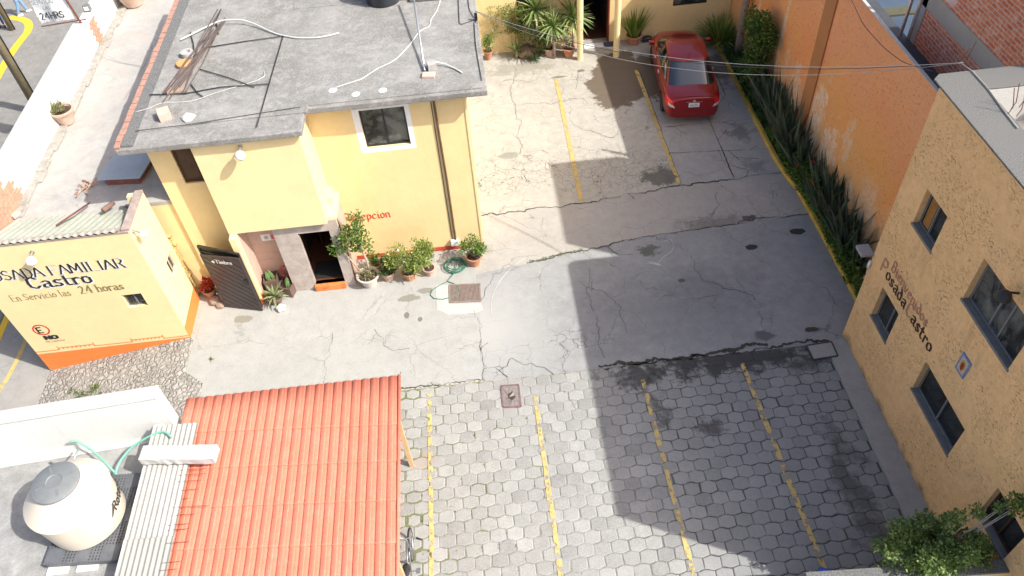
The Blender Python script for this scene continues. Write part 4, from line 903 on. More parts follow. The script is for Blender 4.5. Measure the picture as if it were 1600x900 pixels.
w = MB().box((8.47, 4.5, 6.3), (9.0, 11.31, 7.055)); w.box((9.0, 11.26, 6.3), (10.39, 11.318, 7.055)); obj('parapet', w, M['cement_top'], rt)
def rwin(y0, y1, z0, z1, fm, gmat, mun, depth=.12, nm='window'):
    wd = window(rt, (XR, YN), (XR, 4.3), S(y0), S(y1), z0, z1, depth, fm, gmat, mun, .045, nm)
    sl_ = MB().box((XR-.015, y1-.03, z0-.05), (XR+.12, y0+.03, z0+.008)); obj('sill', sl_, simple('grey_cement_sill', (.17, .165, .155), .8, .2) if 'grey_cement_sill' not in bpy.data.materials else bpy.data.materials['grey_cement_sill'], wd, bevel=.005); return wd
a = rwin(10.73, 9.92, 4.45, 5.34, M['greyframe'], M['glass'], (.45,))
cu_ = MB().box((XR+.134, 10.42, 4.52), (XR+.138, 10.64, 5.27)); obj('curtain', cu_, simple('ochre_curtain', (.30, .14, .03), .9, .3), a)
rwin(10.80, 10.0, 1.56, 2.50, M['greyframe'], M['glass'], (.6,)); rwin(8.69, 7.10, 4.46, 5.50, M['greyframe'], M['glass_cur'], (.42, .6)); rwin(8.73, 7.14, 1.62, 2.53, M['greyframe'], M['glass'], (.5,)); rwin(5.95, 5.05, 1.62, 2.55, M['wood_door'], M['glass'], (.5,))
def RP(y0, z0): return lambda s, t, l: (XR-.006-l, y0-s, z0+t)
text_part(rt, 'wall_lettering', 'Bienvenidos', .27, RP(10.78, 3.08), M['letter_pink'], nib=(.16, .05), ang=.7, width=1.0)
text_part(rt, 'wall_lettering', 'P', .36, RP(11.12, 2.74), M['letter_pink'], nib=(.16, .05), ang=.7)
text_part(rt, 'wall_lettering', 'osada', .33, RP(10.86, 2.76), M['letter_maroon'], nib=(.16, .05), ang=.7, width=.98)
text_part(rt, 'wall_lettering', 'C', .36, RP(9.88, 2.74), M['letter_pink'], nib=(.16, .05), ang=.7)
text_part(rt, 'wall_lettering', 'astro', .33, RP(9.64, 2.76), M['letter_maroon'], nib=(.16, .05), ang=.7, width=1.02)
tl_ = MB().box((XR-.02, 7.76, 3.27), (XR, 8.05, 3.72)); tp = obj('painted_tile', tl_, simple('blue_glazed_border', (.16, .22, .42), .3, .4, 30, bump=0), rt)
t2 = MB().box((XR-.023, 7.80, 3.32), (XR-.0205, 8.01, 3.67)); obj('tile_panel', t2, simple('cream_glazed_tile', (.50, .45, .34), .3, .25, 25, bump=0), tp)
def oval(mb, y, z, ry, rz, dx):
    P = [(XR-dx, y+ry*math.cos(a*math.pi/8), z+rz*math.sin(a*math.pi/8)) for a in range(16)]; mb.add(P, [tuple(range(16))])
o1 = MB(); oval(o1, 7.905, 3.49, .075, .14, .0245); obj('tile_motif', o1, simple('ochre_glaze', (.55, .30, .06), .3, .3, 30, bump=0), tp)
o1 = MB(); oval(o1, 7.905, 3.48, .042, .10, .026); obj('tile_motif', o1, simple('red_glaze', (.28, .04, .04), .3, .3, 30, bump=0), tp)
lm = MB(); lm.tube([(XR, 7.71, 5.68), (XR-.2, 7.71, 5.74)], .02, 8); lf = obj('wall_lamp', lm, M['blackmetal'], rt, smooth=True)
lm = MB(); lm.lathe([(.14, 0), (.14, .02), (.10, .10), (.03, .15), (0, .155)], (XR-.24, 7.71, 5.62), 20); obj('lamp_shade', lm, M['blackmetal'], lf, smooth=True, auto=40)
lg = MB().box((8.02, YN+.01, 2.72), (8.30, YN+.34, 2.80)); obj('ledge', lg, M['greycement'], rt, bevel=.01)
lg = MB().tube([(8.25, YN-.02, 2.62), (8.24, YN-.03, 2.42)], .035, 8); lg.tube([(8.24, YN-.03, 2.4), (8.25, YN-.05, 2.15)], .006, 5); obj('floodlight', lg, M['whiteplastic'], rt, smooth=True)
rs = MB(); rg = random.Random(4)
for (px, py) in ((1580, 170), (1575, 178), (1588, 182), (1592, 168)):
    a = G(px, py, 7.10); rs.tube([a, a+Vector((.05, .02, .12)), a+Vector((rg.uniform(-.05, .2), .1, .45))], .008, 5)
obj('rebar_stub', rs, M['rust'], rt)
rs = MB()
for (px, py) in ((1505, 92), (1512, 90), (1500, 96)):
    a = G(px, py, 7.10); rs.tube([a, a+Vector((rg.uniform(-.1, .1), rg.uniform(-.1, .1), .3))], .007, 5)
obj('rebar_stub', rs, M['rust'], rt)
cw_ = MB().tube([G(1503, 100, 7.13), G(1520, 112, 7.12), G(1545, 140, 7.12), G(1570, 175, 7.12), G(1590, 200, 7.12)], .012, 6); obj('roof_cable', cw_, M['cablegrey'], rt, smooth=True)
# ---------------- orange boundary wall
ow = thing('boundary_wall', 'tall weathered orange rendered boundary wall behind the planting bed', 'wall', (9.6, 19, 0))
XO = 9.53
w = MB(); wall(w, (XO, 30), (XO, 11.55), 0, 5.66, .07); obj('wall', w, M['orange'], ow)
w = MB().box((XO-.004, 11.56, 5.66), (XO+.075, 30, 5.675)); obj('coping', w, M['cement_top'], ow)
w = MB().box((XO-.05, 18.38, 0), (XO, 18.98, 5.655)); obj('pilaster', w, M['orange_dark'], ow, bevel=.01)
# ---------------- brick neighbour
bn = thing('brick_house', 'unrendered red brick house with a grey concrete ring beam beyond the orange wall', 'house', (11.5, 14, 0))
w = MB().box((10.5, 15.1, 0), (12.65, 16.3, 6.45)); w.box((10.5, 12.08, 0), (12.65, 15.1, 9.5)); w.box((10.5, 11.5, 0), (12.65, 12.08, 9.5)); obj('wall', w, M['brick'], bn)  # tall blocks reach above view, height and ends shaped to cast the yard shadow
a0, a1 = OX(1441, 10, 10.5), OX(1545, 90, 10.5)
w = MB().box((10.485, 12.3, 5.95), (10.5, 16.28, 6.38)); w.box((10.485, 16.08, 3), (10.5, 16.31, 6.38)); obj('ring_beam', w, M['greycement'], bn)
w = MB().box((10.46, 16.31, 3), (10.56, 16.40, 7.3)); w.box((10.3, 16.45, 3.0), (10.36, 16.5, 7.4)); obj('downpipe', w, M['steel'], bn)
nb = thing('neighbour_house', 'low neighbouring house with shaded slate blue roof behind the orange wall', 'house', (12, 20, 0))
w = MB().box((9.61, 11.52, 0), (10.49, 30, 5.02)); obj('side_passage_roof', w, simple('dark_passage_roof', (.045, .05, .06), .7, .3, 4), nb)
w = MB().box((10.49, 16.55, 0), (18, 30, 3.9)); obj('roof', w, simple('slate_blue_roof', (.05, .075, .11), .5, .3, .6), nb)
w = MB(); rg = random.Random(6)
for i in range(10): w.box((10.7+i*.02, 17.0+i*.26, 3.9), (11.3+rg.uniform(-.1, .1), 17.18+i*.26, 3.98))
obj('roof_slat', w, simple('black_timber', (.02, .018, .016), .8, .3), nb)
w = MB().box((10.6, 18.6, 4.3), (11.9, 19.0, 4.36), Matrix.Translation((0, 0, 0))); obj('plank', w, simple('olive_plank', (.07, .07, .04), .8, .3), nb)
w = MB().box((9.62, 17.8, 5.02), (9.85, 19.6, 5.2)); obj('light_kerb', w, M['cement_top'], nb, bevel=.02)
# ---------------- back building
bb = thing('rear_wing', 'yellow rear wing with a dark open doorway and two round columns', 'building', (4.5, 26.5, 0))
YB = 26.1
w = MB(); X0 = -.3
wall(w, (X0, YB), (9.5, YB), 0, 3.4, .15, [(2.0, 2.55, .85, 2.4), (4.15, 5.35, 0, 2.5), (7.65, 8.90, 1.12, 2.3)]); obj('wall', w, M['yellow'], bb)
w = MB().box((4.10, YB+.002, 0), (4.15-.3, YB+.1, 2.5)); w = MB(); w.box((X0+4.15-.002, YB+.06, 0), (X0+4.2, YB+.3, 2.5)); w.box((X0+5.30, YB-.01, 0), (X0+5.35, YB+.3, 2.5)); obj('door_frame', w, simple('red_brown_door_frame', (.20, .035, .02), .6, .2), bb)
w = MB(); w.box((3.5, YB+.3, -.0), (5.6, 29, .02)); obj('hall_floor', w, simple('brown_hall_tiles', (.10, .045, .03), .45, .3), bb)
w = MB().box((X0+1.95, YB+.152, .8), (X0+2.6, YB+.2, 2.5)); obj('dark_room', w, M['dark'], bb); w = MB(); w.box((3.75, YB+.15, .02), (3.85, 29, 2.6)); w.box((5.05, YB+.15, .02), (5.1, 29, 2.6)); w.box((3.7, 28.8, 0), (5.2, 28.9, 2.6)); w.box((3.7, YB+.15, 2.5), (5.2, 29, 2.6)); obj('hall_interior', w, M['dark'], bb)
window(bb, (X0, YB), (9.5, YB), 7.65, 8.90, 1.12, 2.3, .06, M['blackframe'], M['glass_cur'], (.33, .66), .05)
for x, y in ((3.82, 25.10), (5.13, 25.06)): obj('column', MB().lathe([(.115, 0), (.11, .05), (.11, 3.0)], (x, y, 0), 24), M['yellow2'], bb, smooth=True, auto=50)
w = MB().box((3.4, 24.9, 3.0), (5.6, YB, 3.15)); obj('porch_roof', w, M['cement_top'], bb)
w = MB().box((X0, YB, 3.4), (9.5, 31, 3.5)); obj('roof', w, M['roofgrey'], bb)
# ---------------- low wall at the lower right
lw = thing('street_side_wall', 'low grey capped wall in the lower right corner beside the tree', 'wall', (7, 4.9, 0))
w = MB().prism([(4.85, 5.19), (4.85, 5.02), (10, 4.78), (10, 4.93)], -.0, 1.56); obj('wall', w, M['yellow'], lw)
w = MB().prism([(4.82, 5.23), (4.82, 4.99), (10, 4.74), (10, 4.97)], 1.56, 1.62); obj('coping', w, M['speckle'], lw, bevel=.01)
# ================================================================== THE CAR
def make_car():
    car = thing('parked_car', 'red four door saloon parked with its nose to the yellow rear wing', 'car', (0, 0, 0))
    paintm = NM('red_metallic_paint'); fl_ = paintm.noise(900, 1, .5)
    paintm.fin(paintm.ramp(fl_, [(.3, (.20, .003, .006)), (.7, (.32, .006, .009))]), .28, None, .25, .5); paintm.set(paintm.b.inputs['Coat Weight'], .6); paintm.set(paintm.b.inputs['Coat Roughness'], .04); PM = paintm.m
    trim = simple('black_trim', (.015, .015, .016), .5, .1, bump=0)
    gl = NM('car_glass'); GLM = gl.fin((.015, .022, .03), .03, None, 0, .9); gl.set(gl.b.inputs['Coat Weight'], 1.0)
    # lower body : stations (y, half width, z bottom, z shoulder, z centre)
    ST = [(-2.235, .60, .34, .80, .90), (-2.22, .70, .26, .92, .985), (-2.10, .78, .22, .97, 1.03), (-1.80, .835, .20, .975, 1.04), (-1.30, .85, .19, .96, 1.03), (-.6, .85, .18, .945, 1.0), (.2, .85, .18, .925, .98), (.9, .848, .18, .91, .97),
          (1.25, .84, .19, .89, .98), (1.6, .825, .20, .84, .93), (1.95, .78, .21, .74, .83), (2.15, .68, .24, .62, .70), (2.22, .52, .28, .52, .56)]
    def sec(y, hw, zb, zs, zc):
        return [(hw*.80, zb), (hw*.97, zb+.06), (hw, zb+(zs-zb)*.38), (hw*1.0, zb+(zs-zb)*.70), (hw*.965, zs-.05), (hw*.90, zs), (hw*.62, zs+(zc-zs)*.75), (hw*.3, zc-.004), (0, zc)]
    v = []; f = []; K = 17
    for s in ST:
        h = sec(*s); ring = [(-x, z) for x, z in h]+[(x, z) for x, z in h[::-1][1:]]
        v += [(x, s[0], z) for x, z in ring]
    for i in range(len(ST)-1):
        for k in range(K-1): a = i*K+k; f.append((a, a+K, a+K+1, a+1))
        f.append((i*K+K-1, (i+1)*K+K-1, (i+1)*K, i*K))
    f.append(tuple(range(K))); f.append(tuple(reversed(range((len(ST)-1)*K, len(ST)*K))))
    me = bpy.data.meshes.new('body'); me.from_pydata(v, [], f); bm = bmesh.new(); bm.from_mesh(me); bmesh.ops.recalc_face_normals(bm, faces=bm.faces); bm.to_mesh(me); bm.free()
    tmp = bpy.data.objects.new('tmp', me); col.objects.link(tmp); ss = tmp.modifiers.new('s', 'SUBSURF'); ss.levels = 2
    cutters = []
    for wy in (-1.36, 1.34):
        for sx in (-1, 1):
            cm = MB().lathe([(0, 0), (.345, 0), (.345, .34), (0, .34)], n=28, M=Matrix.Translation((sx*.60 if sx > 0 else -.60-.34, wy, .31)) @ Matrix.Rotation(rad(90), 4, 'Y'))
            c = bpy.data.objects.new('cut', mesh_of(cm, 'cut')); bmc = bmesh.new(); bmc.from_mesh(c.data); bmesh.ops.remove_doubles(bmc, verts=bmc.verts, dist=1e-4); bmesh.ops.recalc_face_normals(bmc, faces=bmc.faces); bmc.to_mesh(c.data); bmc.free()
            col.objects.link(c); cutters.append(c); bo = tmp.modifiers.new('b', 'BOOLEAN'); bo.object = c; bo.operation = 'DIFFERENCE'; bo.solver = 'EXACT'
    dg = bpy.context.evaluated_depsgraph_get(); ev = tmp.evaluated_get(dg); bmesh_ = bpy.data.meshes.new_from_object(ev)
    for c in cutters+[tmp]: bpy.data.objects.remove(c, do_unlink=True)
    # greenhouse surface
    def GH(th, t, off=0.0):
        "th 0 = rear, +-90 sides, 180 front"
        z = .93+(1.46-.93)*t-.0*th
        yr = -1.78+(.93)*t**.92; yf = 1.38-(.98)*t**.95; hw = .765-(.175)*t**1.2
        c = (yr+yf)/2; a = (yf-yr)/2; n = 5.0
        s_, c_ = math.sin(th), math.cos(th)
        x = (hw+off)*math.copysign(abs(s_)**(2/n), s_); y = c-(a+off)*math.copysign(abs(c_)**(2/n), c_)
        return Vector((x, y, z+off*.5))
    g = MB(); NT, NZ = 72, 10
    # more samples near corners
    ths = [2*math.pi*i/NT for i in range(NT)]
    for j in range(NZ+1): g.v += [tuple(GH(th, j/NZ)) for th in ths]
    for r_, dz in ((.93, .018), (.75, .035), (.4, .048), (.0, .052)):
        for th in ths:
            p = GH(th, 1); c = Vector((0, (GH(0, 1).y+GH(math.pi, 1).y)/2, 0)); g.v.append((p.x*r_, c.y+(p.y-c.y)*r_, 1.46+dz))
    for j in range(NZ+4):
        for i in range(NT): g.f.append((j*NT+i, j*NT+(i+1) % NT, (j+1)*NT+(i+1) % NT, (j+1)*NT+i))
    gm_ = mesh_of(g, 'cab'); bm = bmesh.new(); bm.from_mesh(bmesh_); bm.from_mesh(gm_); bmesh.ops.remove_doubles(bm, verts=bm.verts, dist=2e-4); bmesh.ops.recalc_face_normals(bm, faces=bm.faces); bm.to_mesh(bmesh_); bm.free()
    bmesh_.name = 'body'; body = obj('body', bmesh_, PM, car, smooth=True, auto=38, local=True)
    def solve(y=None, x=None, t=0, side=1, front=False):
        "angle on the greenhouse giving wanted y (side) or x (front/rear)"
        best = None
        for i in range(721):
            th = math.pi*i/720; p = GH(th, t)
            if y is not None: e = abs(p.y-y)+(0 if abs(p.x) > .4 else 1)
            else: e = abs(p.x-x)+(0 if (p.y > 0) == front else 10)
            if best is None or e < best[0]: best = (e, th)
        return best[1]*side
    def patch(name, mat, corners_t, fl, fr, off=.004, parent=None, nu=14, nv=8, zoff=0):
        mb = MB()
        for j in range(nv+1):
            t = corners_t[0]+(corners_t[1]-corners_t[0])*j/nv; a = fl(t); b = fr(t)
            for i in range(nu+1): mb.v.append(tuple(GH(a+(b-a)*i/nu, t, off)))
        for j in range(nv):
            for i in range(nu): q = j*(nu+1)+i; mb.f.append((q, q+1, q+nu+2, q+nu+1))
        return obj(name, mb, mat, parent or car, smooth=True, local=True)
    def xy(xl): # front / rear glass: x extent shrinks upward
        return lambda t: xl-.12*t
    rlx = lambda t: -solve(x=.66-.13*t, t=t); rrx = lambda t: solve(x=.66-.13*t, t=t)
    patch('rear_window', GLM, (.10, .90), rlx, rrx)
    patch('rear_window_seal', trim, (.07, .93), lambda t: -solve(x=.69-.13*t, t=t), lambda t: solve(x=.69-.13*t, t=t), off=.0015)
    patch('windscreen', GLM, (.05, .93), lambda t: solve(x=.68-.12*t, t=t, front=True), lambda t: 2*math.pi-solve(x=.68-.12*t, t=t, front=True))
    patch('cowl', trim, (.0, .06), lambda t: solve(x=.70, t=t, front=True), lambda t: 2*math.pi-solve(x=.70, t=t, front=True), off=.006)
    for sd in (-1, 1):
        sl_ = patch('side_window_seal', trim, (.06, .90), lambda t: solve(y=-1.32+.62*t, t=t, side=sd), lambda t: solve(y=1.12-.86*t, t=t, side=sd), off=.002, nu=24)
        patch('side_window', GLM, (.10, .86), lambda t: solve(y=-.62+.16*t, t=t, side=sd), lambda t: solve(y=.18+.0*t-.0, t=t, side=sd), off=.006, parent=sl_, nu=10)
        patch('side_window', GLM, (.10, .86), lambda t: solve(y=.24, t=t, side=sd), lambda t: solve(y=1.02-.80*t, t=t, side=sd), off=.006, parent=sl_, nu=10)
        patch('side_window', GLM, (.10, .80), lambda t: solve(y=-1.22+.62*t, t=t, side=sd), lambda t: solve(y=-.68+.16*t, t=t, side=sd), off=.006, parent=sl_, nu=8)
    # wheels
    rim_m = simple('silver_wheel_paint', (.55, .55, .55), .3, .08, metal=.6, bump=0); ty = simple('tyre_rubber', (.02, .02, .02), .85, .2, bump=0)
    for wy in (-1.36, 1.34):
        for sx in (-1, 1):
            Mx = Matrix.Translation((sx*.74, wy, .305)) @ Matrix.Rotation(rad(90)*sx, 4, 'Y')
            wh = obj('wheel', MB().lathe([(.10, -.02), (.17, -.03), (.17, .0), (.05, .0)], n=20, M=Mx), trim, car, local=True)
            obj('tyre', MB().lathe([(.20, -.09), (.285, -.095), (.305, -.06), (.305, .06), (.285, .095), (.205, .09)], n=36, M=Mx), ty, wh, smooth=True, auto=40, local=True)
            rm = MB().lathe([(.195, .055), (.205, .088), (.19, .085), (.18, .04), (.06, .03)], n=32, M=Mx)
            rm.lathe([(.0, .085), (.05, .08), (.06, .05), (.06, .0)], n=16, M=Mx)
            for k in range(7):
                a = 2*math.pi*k/7; Mk = Mx @ Matrix.Rotation(a, 4, 'Z'); rm.box((.04, -.024, .035), (.19, .024, .072), Mk)
            obj('rim', rm, rim_m, wh, smooth=True, auto=30, local=True)
    # shell surface probe by ray casting on the body mesh
    from mathutils.bvhtree import BVHTree
    bmq = bmesh.new(); bmq.from_mesh(body.data); tree = BVHTree.FromBMesh(bmq); bmq.free()
    def hit(o, d): r = tree.ray_cast(Vector(o), Vector(d)); return r[0] if r[0] is not None else Vector(o)
    def wrap(name, mat, fn, nu, nv, parent=car, smooth=True):
        mb = MB()
        for j in range(nv+1):
            for i in range(nu+1): mb.v.append(tuple(fn(i/nu, j/nv)))
        for j in range(nv):
            for i in range(nu): q = j*(nu+1)+i; mb.f.append((q, q+1, q+nu+2, q+nu+1))
        return obj(name, mb, mat, parent, smooth=smooth, local=True)
    redl = simple('red_lamp_lens', (.85, .015, .02), .12, .05, bump=0); clear = simple('clear_lamp_lens', (.62, .60, .58), .15, .25, 20, bump=0)
    def back(x, z, off=.006): p = hit((x, -4, z), (0, 1, 0)); return p+Vector((0, -off, 0))
    def sidep(y, z, s, off=.005): p = hit((s*3, y, z), (-s, 0, 0)); return p+Vector((s*off, 0, 0))
    def corner(a, z, s, off=.008):
        d = Vector((-s*math.sin(a), math.cos(a), 0)); c = Vector((s*.45, -1.75, z)); p = hit(c-d*3, d); return p-d*off
    for s in (-1, 1):
        tl = wrap('tail_light', redl, lambda u_, w_: corner(rad(24+50*u_-8*w_*(1-u_)), .70+.20*w_+.03*u_, s), 10, 6)
        wrap('reversing_lens', clear, lambda u_, w_: corner(rad(12+24*u_+6*w_), .66+.10*w_+.06*u_, s, .011), 6, 4, tl)
        wrap('headlight', clear, lambda u_, w_: hit((s*(.42+.33*u_), 4, .60+.14*w_+.05*u_), (0, -1, 0))+Vector((0, .006, 0)), 8, 4)
        for yy in (-.62, .22, 1.10):
            wrap('door_seam', trim, lambda u_, w_: sidep(yy+.010*u_+(.0 if yy != -.62 else -.25*max(0, .45-w_)), .28+.62*w_, s, .002), 1, 14)
        wrap('door_seam', trim, lambda u_, w_: sidep(-.80+1.9*u_, .27+.010*w_, s, .002), 14, 1)
        for yy in (-.42, .42):
            hp = sidep(yy, .80, s, .0); obj('door_handle', MB().box((hp.x-.01 if s > 0 else hp.x-.03, yy-.09, .785), (hp.x+.03 if s > 0 else hp.x+.01, yy+.09, .815)), rim_m, car, local=True, bevel=.008)
        mp = MB().box((-.10, -.06, -.06), (.10, .06, .07), Matrix.Translation((s*.90, .98, .99))); obj('wing_mirror', mp, PM, car, local=True, bevel=.035, smooth=True)
    wrap('boot_seam', trim, lambda u_, w_: back(-.62+1.24*u_, .60+.008*w_-.02*math.sin(math.pi*u_), .002), 16, 1)
    wrap('bumper_seam', trim, lambda u_, w_: back(-.60+1.2*u_, .50+.010*w_, .002), 16, 1)
    for s in (-1, 1): wrap('boot_seam', trim, lambda u_, w_: hit((s*(.60+.008*u_), -2.15+.42*w_, 3), (0, 0, -1))+Vector((0, 0, .002)), 1, 8)
    wrap('boot_lip', PM, lambda u_, w_: hit((-.58+1.16*u_, -2.17+.04*w_, 3), (0, 0, -1))+Vector((0, -.02*(1-w_), .012+.014*(1-abs(2*u_-1)**4))), 16, 2)
    pc_ = back(0, .75, .0); plt = MB().box((-.16, pc_.y-.022, .675), (.16, pc_.y-.008, .82)); pt = obj('number_plate', plt, M['letter_white'], car, local=True, bevel=.006)
    lt, _ = lettering('N H S 2 4', .06, lambda s, t, l: (-.115+s, pc_.y-.024-l, .72+t), nib=(.16, .12), width=.72); obj('plate_lettering', lt, simple('plate_blue_black', (.05, .06, .12), .5, .1, bump=0), pt, local=True)
    em = back(0, .88, .0); obj('badge', MB().lathe([(.028, 0), (.045, 0), (.045, .008), (.028, .008)], n=20, M=Matrix.Translation((0, em.y-.008, .88)) @ Matrix.Rotation(rad(90), 4, 'X')), rim_m, car, local=True, smooth=True)
    wrap('chrome_strip', rim_m, lambda u_, w_: back(-.24+.48*u_, .845+.012*w_, .010), 8, 1)
    obj('script_badge', MB().box((-.52, em.y+.005, .81), (-.36, em.y+.03, .825)), rim_m, car, local=True)
    obj('antenna', MB().tube([(0, -.72, 1.50), (0, -.86, 1.66)], .006, 6), trim, car, local=True)
    ww = MB().tube([(-.5, 1.28, 1.02), (.05, 1.14, 1.09)], .008, 5); ww.tube([(.05, 1.32, 1.01), (.55, 1.14, 1.09)], .008, 5); obj('wiper', ww, trim, car, local=True)
    return car
car = make_car()
car.location = (6.99, 22.87, .006); car.rotation_euler = (0, 0, rad(-5.5)); car.scale = (1.06, 1.06, 1.04)
# ================================================================== PLANTS
def pot(name, mat, r=.2, h=.32, rim=True, parent=None, c=(0, 0, 0), soil=True):
    pr = [(r*.02, 0), (r*.62, 0), (r*.95, h*.86)]+([(r*1.08, h*.86), (r*1.10, h), (r*.95, h)] if rim else [(r, h), (r*.9, h)])+[(r*.88, h*.86), (0, h*.85)]
    p = obj(name, MB().lathe(pr, c, 24), mat, parent, smooth=True, auto=35, local=True)
    if soil: obj('soil', MB().lathe([(r*.87, h*.86), (r*.5, h*.90), (0, h*.91)], c, 16), M['soil'], p, local=True)
    return p
def stems(mb, base, tops, r, rng, n=5):
    base = Vector(base)
    for t in tops:
        t = Vector(t); m_ = base.lerp(t, .5)+Vector((rng.gauss(0, .03), rng.gauss(0, .03), rng.gauss(0, .02))); mb.tube([base, m_, t], [r, r*.75, r*.4], 5)
def pot_shrub(loc, label, potm, leaf, r=.18, h=.3, fr=(.25, .25, .25), fz=.5, n=350, L=.06, w=.035, seed=1, group=None, flowers=None, name='potted_shrub', clumps=5):
    rg = random.Random(seed); t = thing(name, label, 'potted plant', loc, 0, group)
    pot('pot', potm, r, h, parent=t)
    tops = [(rg.uniform(-1, 1)*fr[0]*.7, rg.uniform(-1, 1)*fr[1]*.7, fz+rg.uniform(-.6, .7)*fr[2]) for _ in range(clumps)]
    sb_ = MB(); stems(sb_, (0, 0, h*.85), tops, .010, rg); obj('stem', sb_, M['twig'], t, local=True)
    mb = MB()
    for q in tops: mb.clump(q, (fr[0]*.55, fr[1]*.55, fr[2]*.6), n//clumps, L, w, rg)
    obj('foliage', mb, leaf, t, local=True)
    if flowers:
        fm = MB()
        for _ in range(flowers[1]):
            d = Vector((rg.gauss(0, 1), rg.gauss(0, 1)-.5, abs(rg.gauss(0, 1)))).normalized(); c = Vector((d.x*fr[0], d.y*fr[1], fz+d.z*fr[2]*1.1))
            for k in range(5): a = k*1.256; fm.leaf(c, Vector((math.cos(a), math.sin(a), .4)), Z3, flowers[2], flowers[2]*.8)
        obj('flower', fm, flowers[0], t, local=True)
    return t
def rosette(loc, label, leaf, n, L, w, droop, seed, potm=None, pr=.18, ph=.28, name='agave', cat='plant', spread=1.0, trunk=0, group=None, upmin=.1, basew=.55):
    rg = random.Random(seed); t = thing(name, label, cat, loc, 0, group); z = 0
    if potm: pot('pot', potm, pr, ph, parent=t); z = ph*.9
    if trunk:
        obj('trunk', MB().tube([(0, 0, z), (.02, .01, z+trunk*.5), (0, 0, z+trunk)], [.06, .045, .05], 8), M['bark'], t, smooth=True, local=True); z += trunk
    mb = MB()
    for i in range(n):
        a = i*2.39996+rg.gauss(0, .15); e = upmin+(1-upmin)*(i/n)**1.1; d = Vector((math.cos(a)*(1.15-e)*spread, math.sin(a)*(1.15-e)*spread, e*1.1))
        mb.sword((d.x*.04, d.y*.04, z), d, L*rg.uniform(.8, 1.1), w, droop*rg.uniform(.6, 1.3), rg, basew=basew)
    obj('leaves', mb, leaf, t, local=True); return t
# --- pots along the reception wall
t = thing('potted_tree', 'small leafy tree with forked pale stem in a whitewashed clay pot beside the doorway', 'potted tree', (-3.50, 14.98, 0)); rg = random.Random(31); t.scale = (1.22, 1.22, 1.22)
pot('pot', M['claywhite'], .235, .31, parent=t)
tr = MB(); tr.tube([(.05, .0, .3), (.06, .02, .75), (.02, .02, 1.05), (-.02, 0, 1.3)], [.032, .026, .024, .018], 7); tr.tube([(-.12, .03, .3), (-.24, .0, .75), (-.38, -.02, 1.1)], [.026, .02, .014], 6)
cl = [((-.02, -.02, 1.65), .20), ((.05, 0, 1.9), .15), ((-.16, -.02, 1.5), .21), ((-.32, -.02, 1.35), .21), ((-.48, -.03, 1.22), .15), ((.1, .0, 1.45), .15), ((-.05, 0, 1.25), .15), ((.12, 0, 2.02), .11), ((.2, 0, 1.2), .09)]
for c, r in cl: tr.tube([(-.0, 0, 1.0), (c[0]*.6, c[1]*.6, 1.0+(c[2]-1.0)*.5), c], [.012, .009, .005], 5)
obj('trunk', tr, M['twig'], t, smooth=True, local=True)
mb = MB()
for c, r in cl: mb.clump(c, r*1.2, int(5200*r*r), .065, .04, rg)
obj('crown', mb, L_['shrub'], t, local=True)
mb = MB().clump((0, -.02, .42), (.22, .2, .10), 160, .08, .02, rg); obj('undergrowth', mb, L_['dry'], t, local=True)
g_ = 'potted plants along the reception wall'
pot_shrub((-2.98, 15.10, 0), 'dark green bushy plant in a small clay pot, right of the small potted tree', M['claypale'], L_['dark'], .19, .30, (.32, .26, .24), .56, 800, .07, .042, 41, g_)
pot_shrub((-2.40, 15.02, 0), 'wide yellow green shrub with white flowers in a clay pot', M['clay'], L_['lime'], .20, .30, (.50, .32, .42), .85, 1700, .07, .036, 42, g_, (M['letter_white'], 6, .035), clumps=9)
pot_shrub((-1.85, 15.10, 0), 'tall yellow green shrub in a pale clay pot, left of the coiled hose', M['claypale'], L_['lime'], .16, .26, (.42, .30, .42), .82, 1400, .07, .036, 43, g_, clumps=9)
rosette((-2.38, 14.93, .26), 'yellowish strap leaved plant tucked in front of the flowering shrub', L_['agave'], 9, .3, .05, 1.5, 44, name='spider_plant', group=g_, upmin=.35)
pot_shrub((-3.3, 15.55, 0), 'orange tinged leafy plant against the wall behind the small potted tree', M['clay'], L_['shrub'], .15, .22, (.22, .16, .16), .48, 260, .08, .04, 45, g_)
pot_shrub((-.60, 15.30, 0), 'small green bush in a terracotta pot at the corner of the reception building', M['clay'], L_['shrub'], .21, .34, (.34, .30, .24), .60, 900, .065, .04, 46, g_, clumps=7)
mb = MB(); rg = random.Random(12)
wv = thing('wispy_plant', 'thin wispy seedling stems leaning out over the concrete by the corner pot', 'plant', (-.42, 15.35, .3)); 
for _ in range(16): mb.tube([(0, 0, 0), (rg.uniform(.02, .18), rg.uniform(-.12, .08), .2), (rg.uniform(.1, .38), rg.uniform(-.25, .1), rg.uniform(.2, .38))], .0025, 4)
obj('stems', mb, M['twig'], wv, local=True); mb = MB().clump((.2, -.06, .24), (.2, .16, .14), 90, .028, .018, rg); obj('foliage', mb, L_['lime'], wv, local=True)
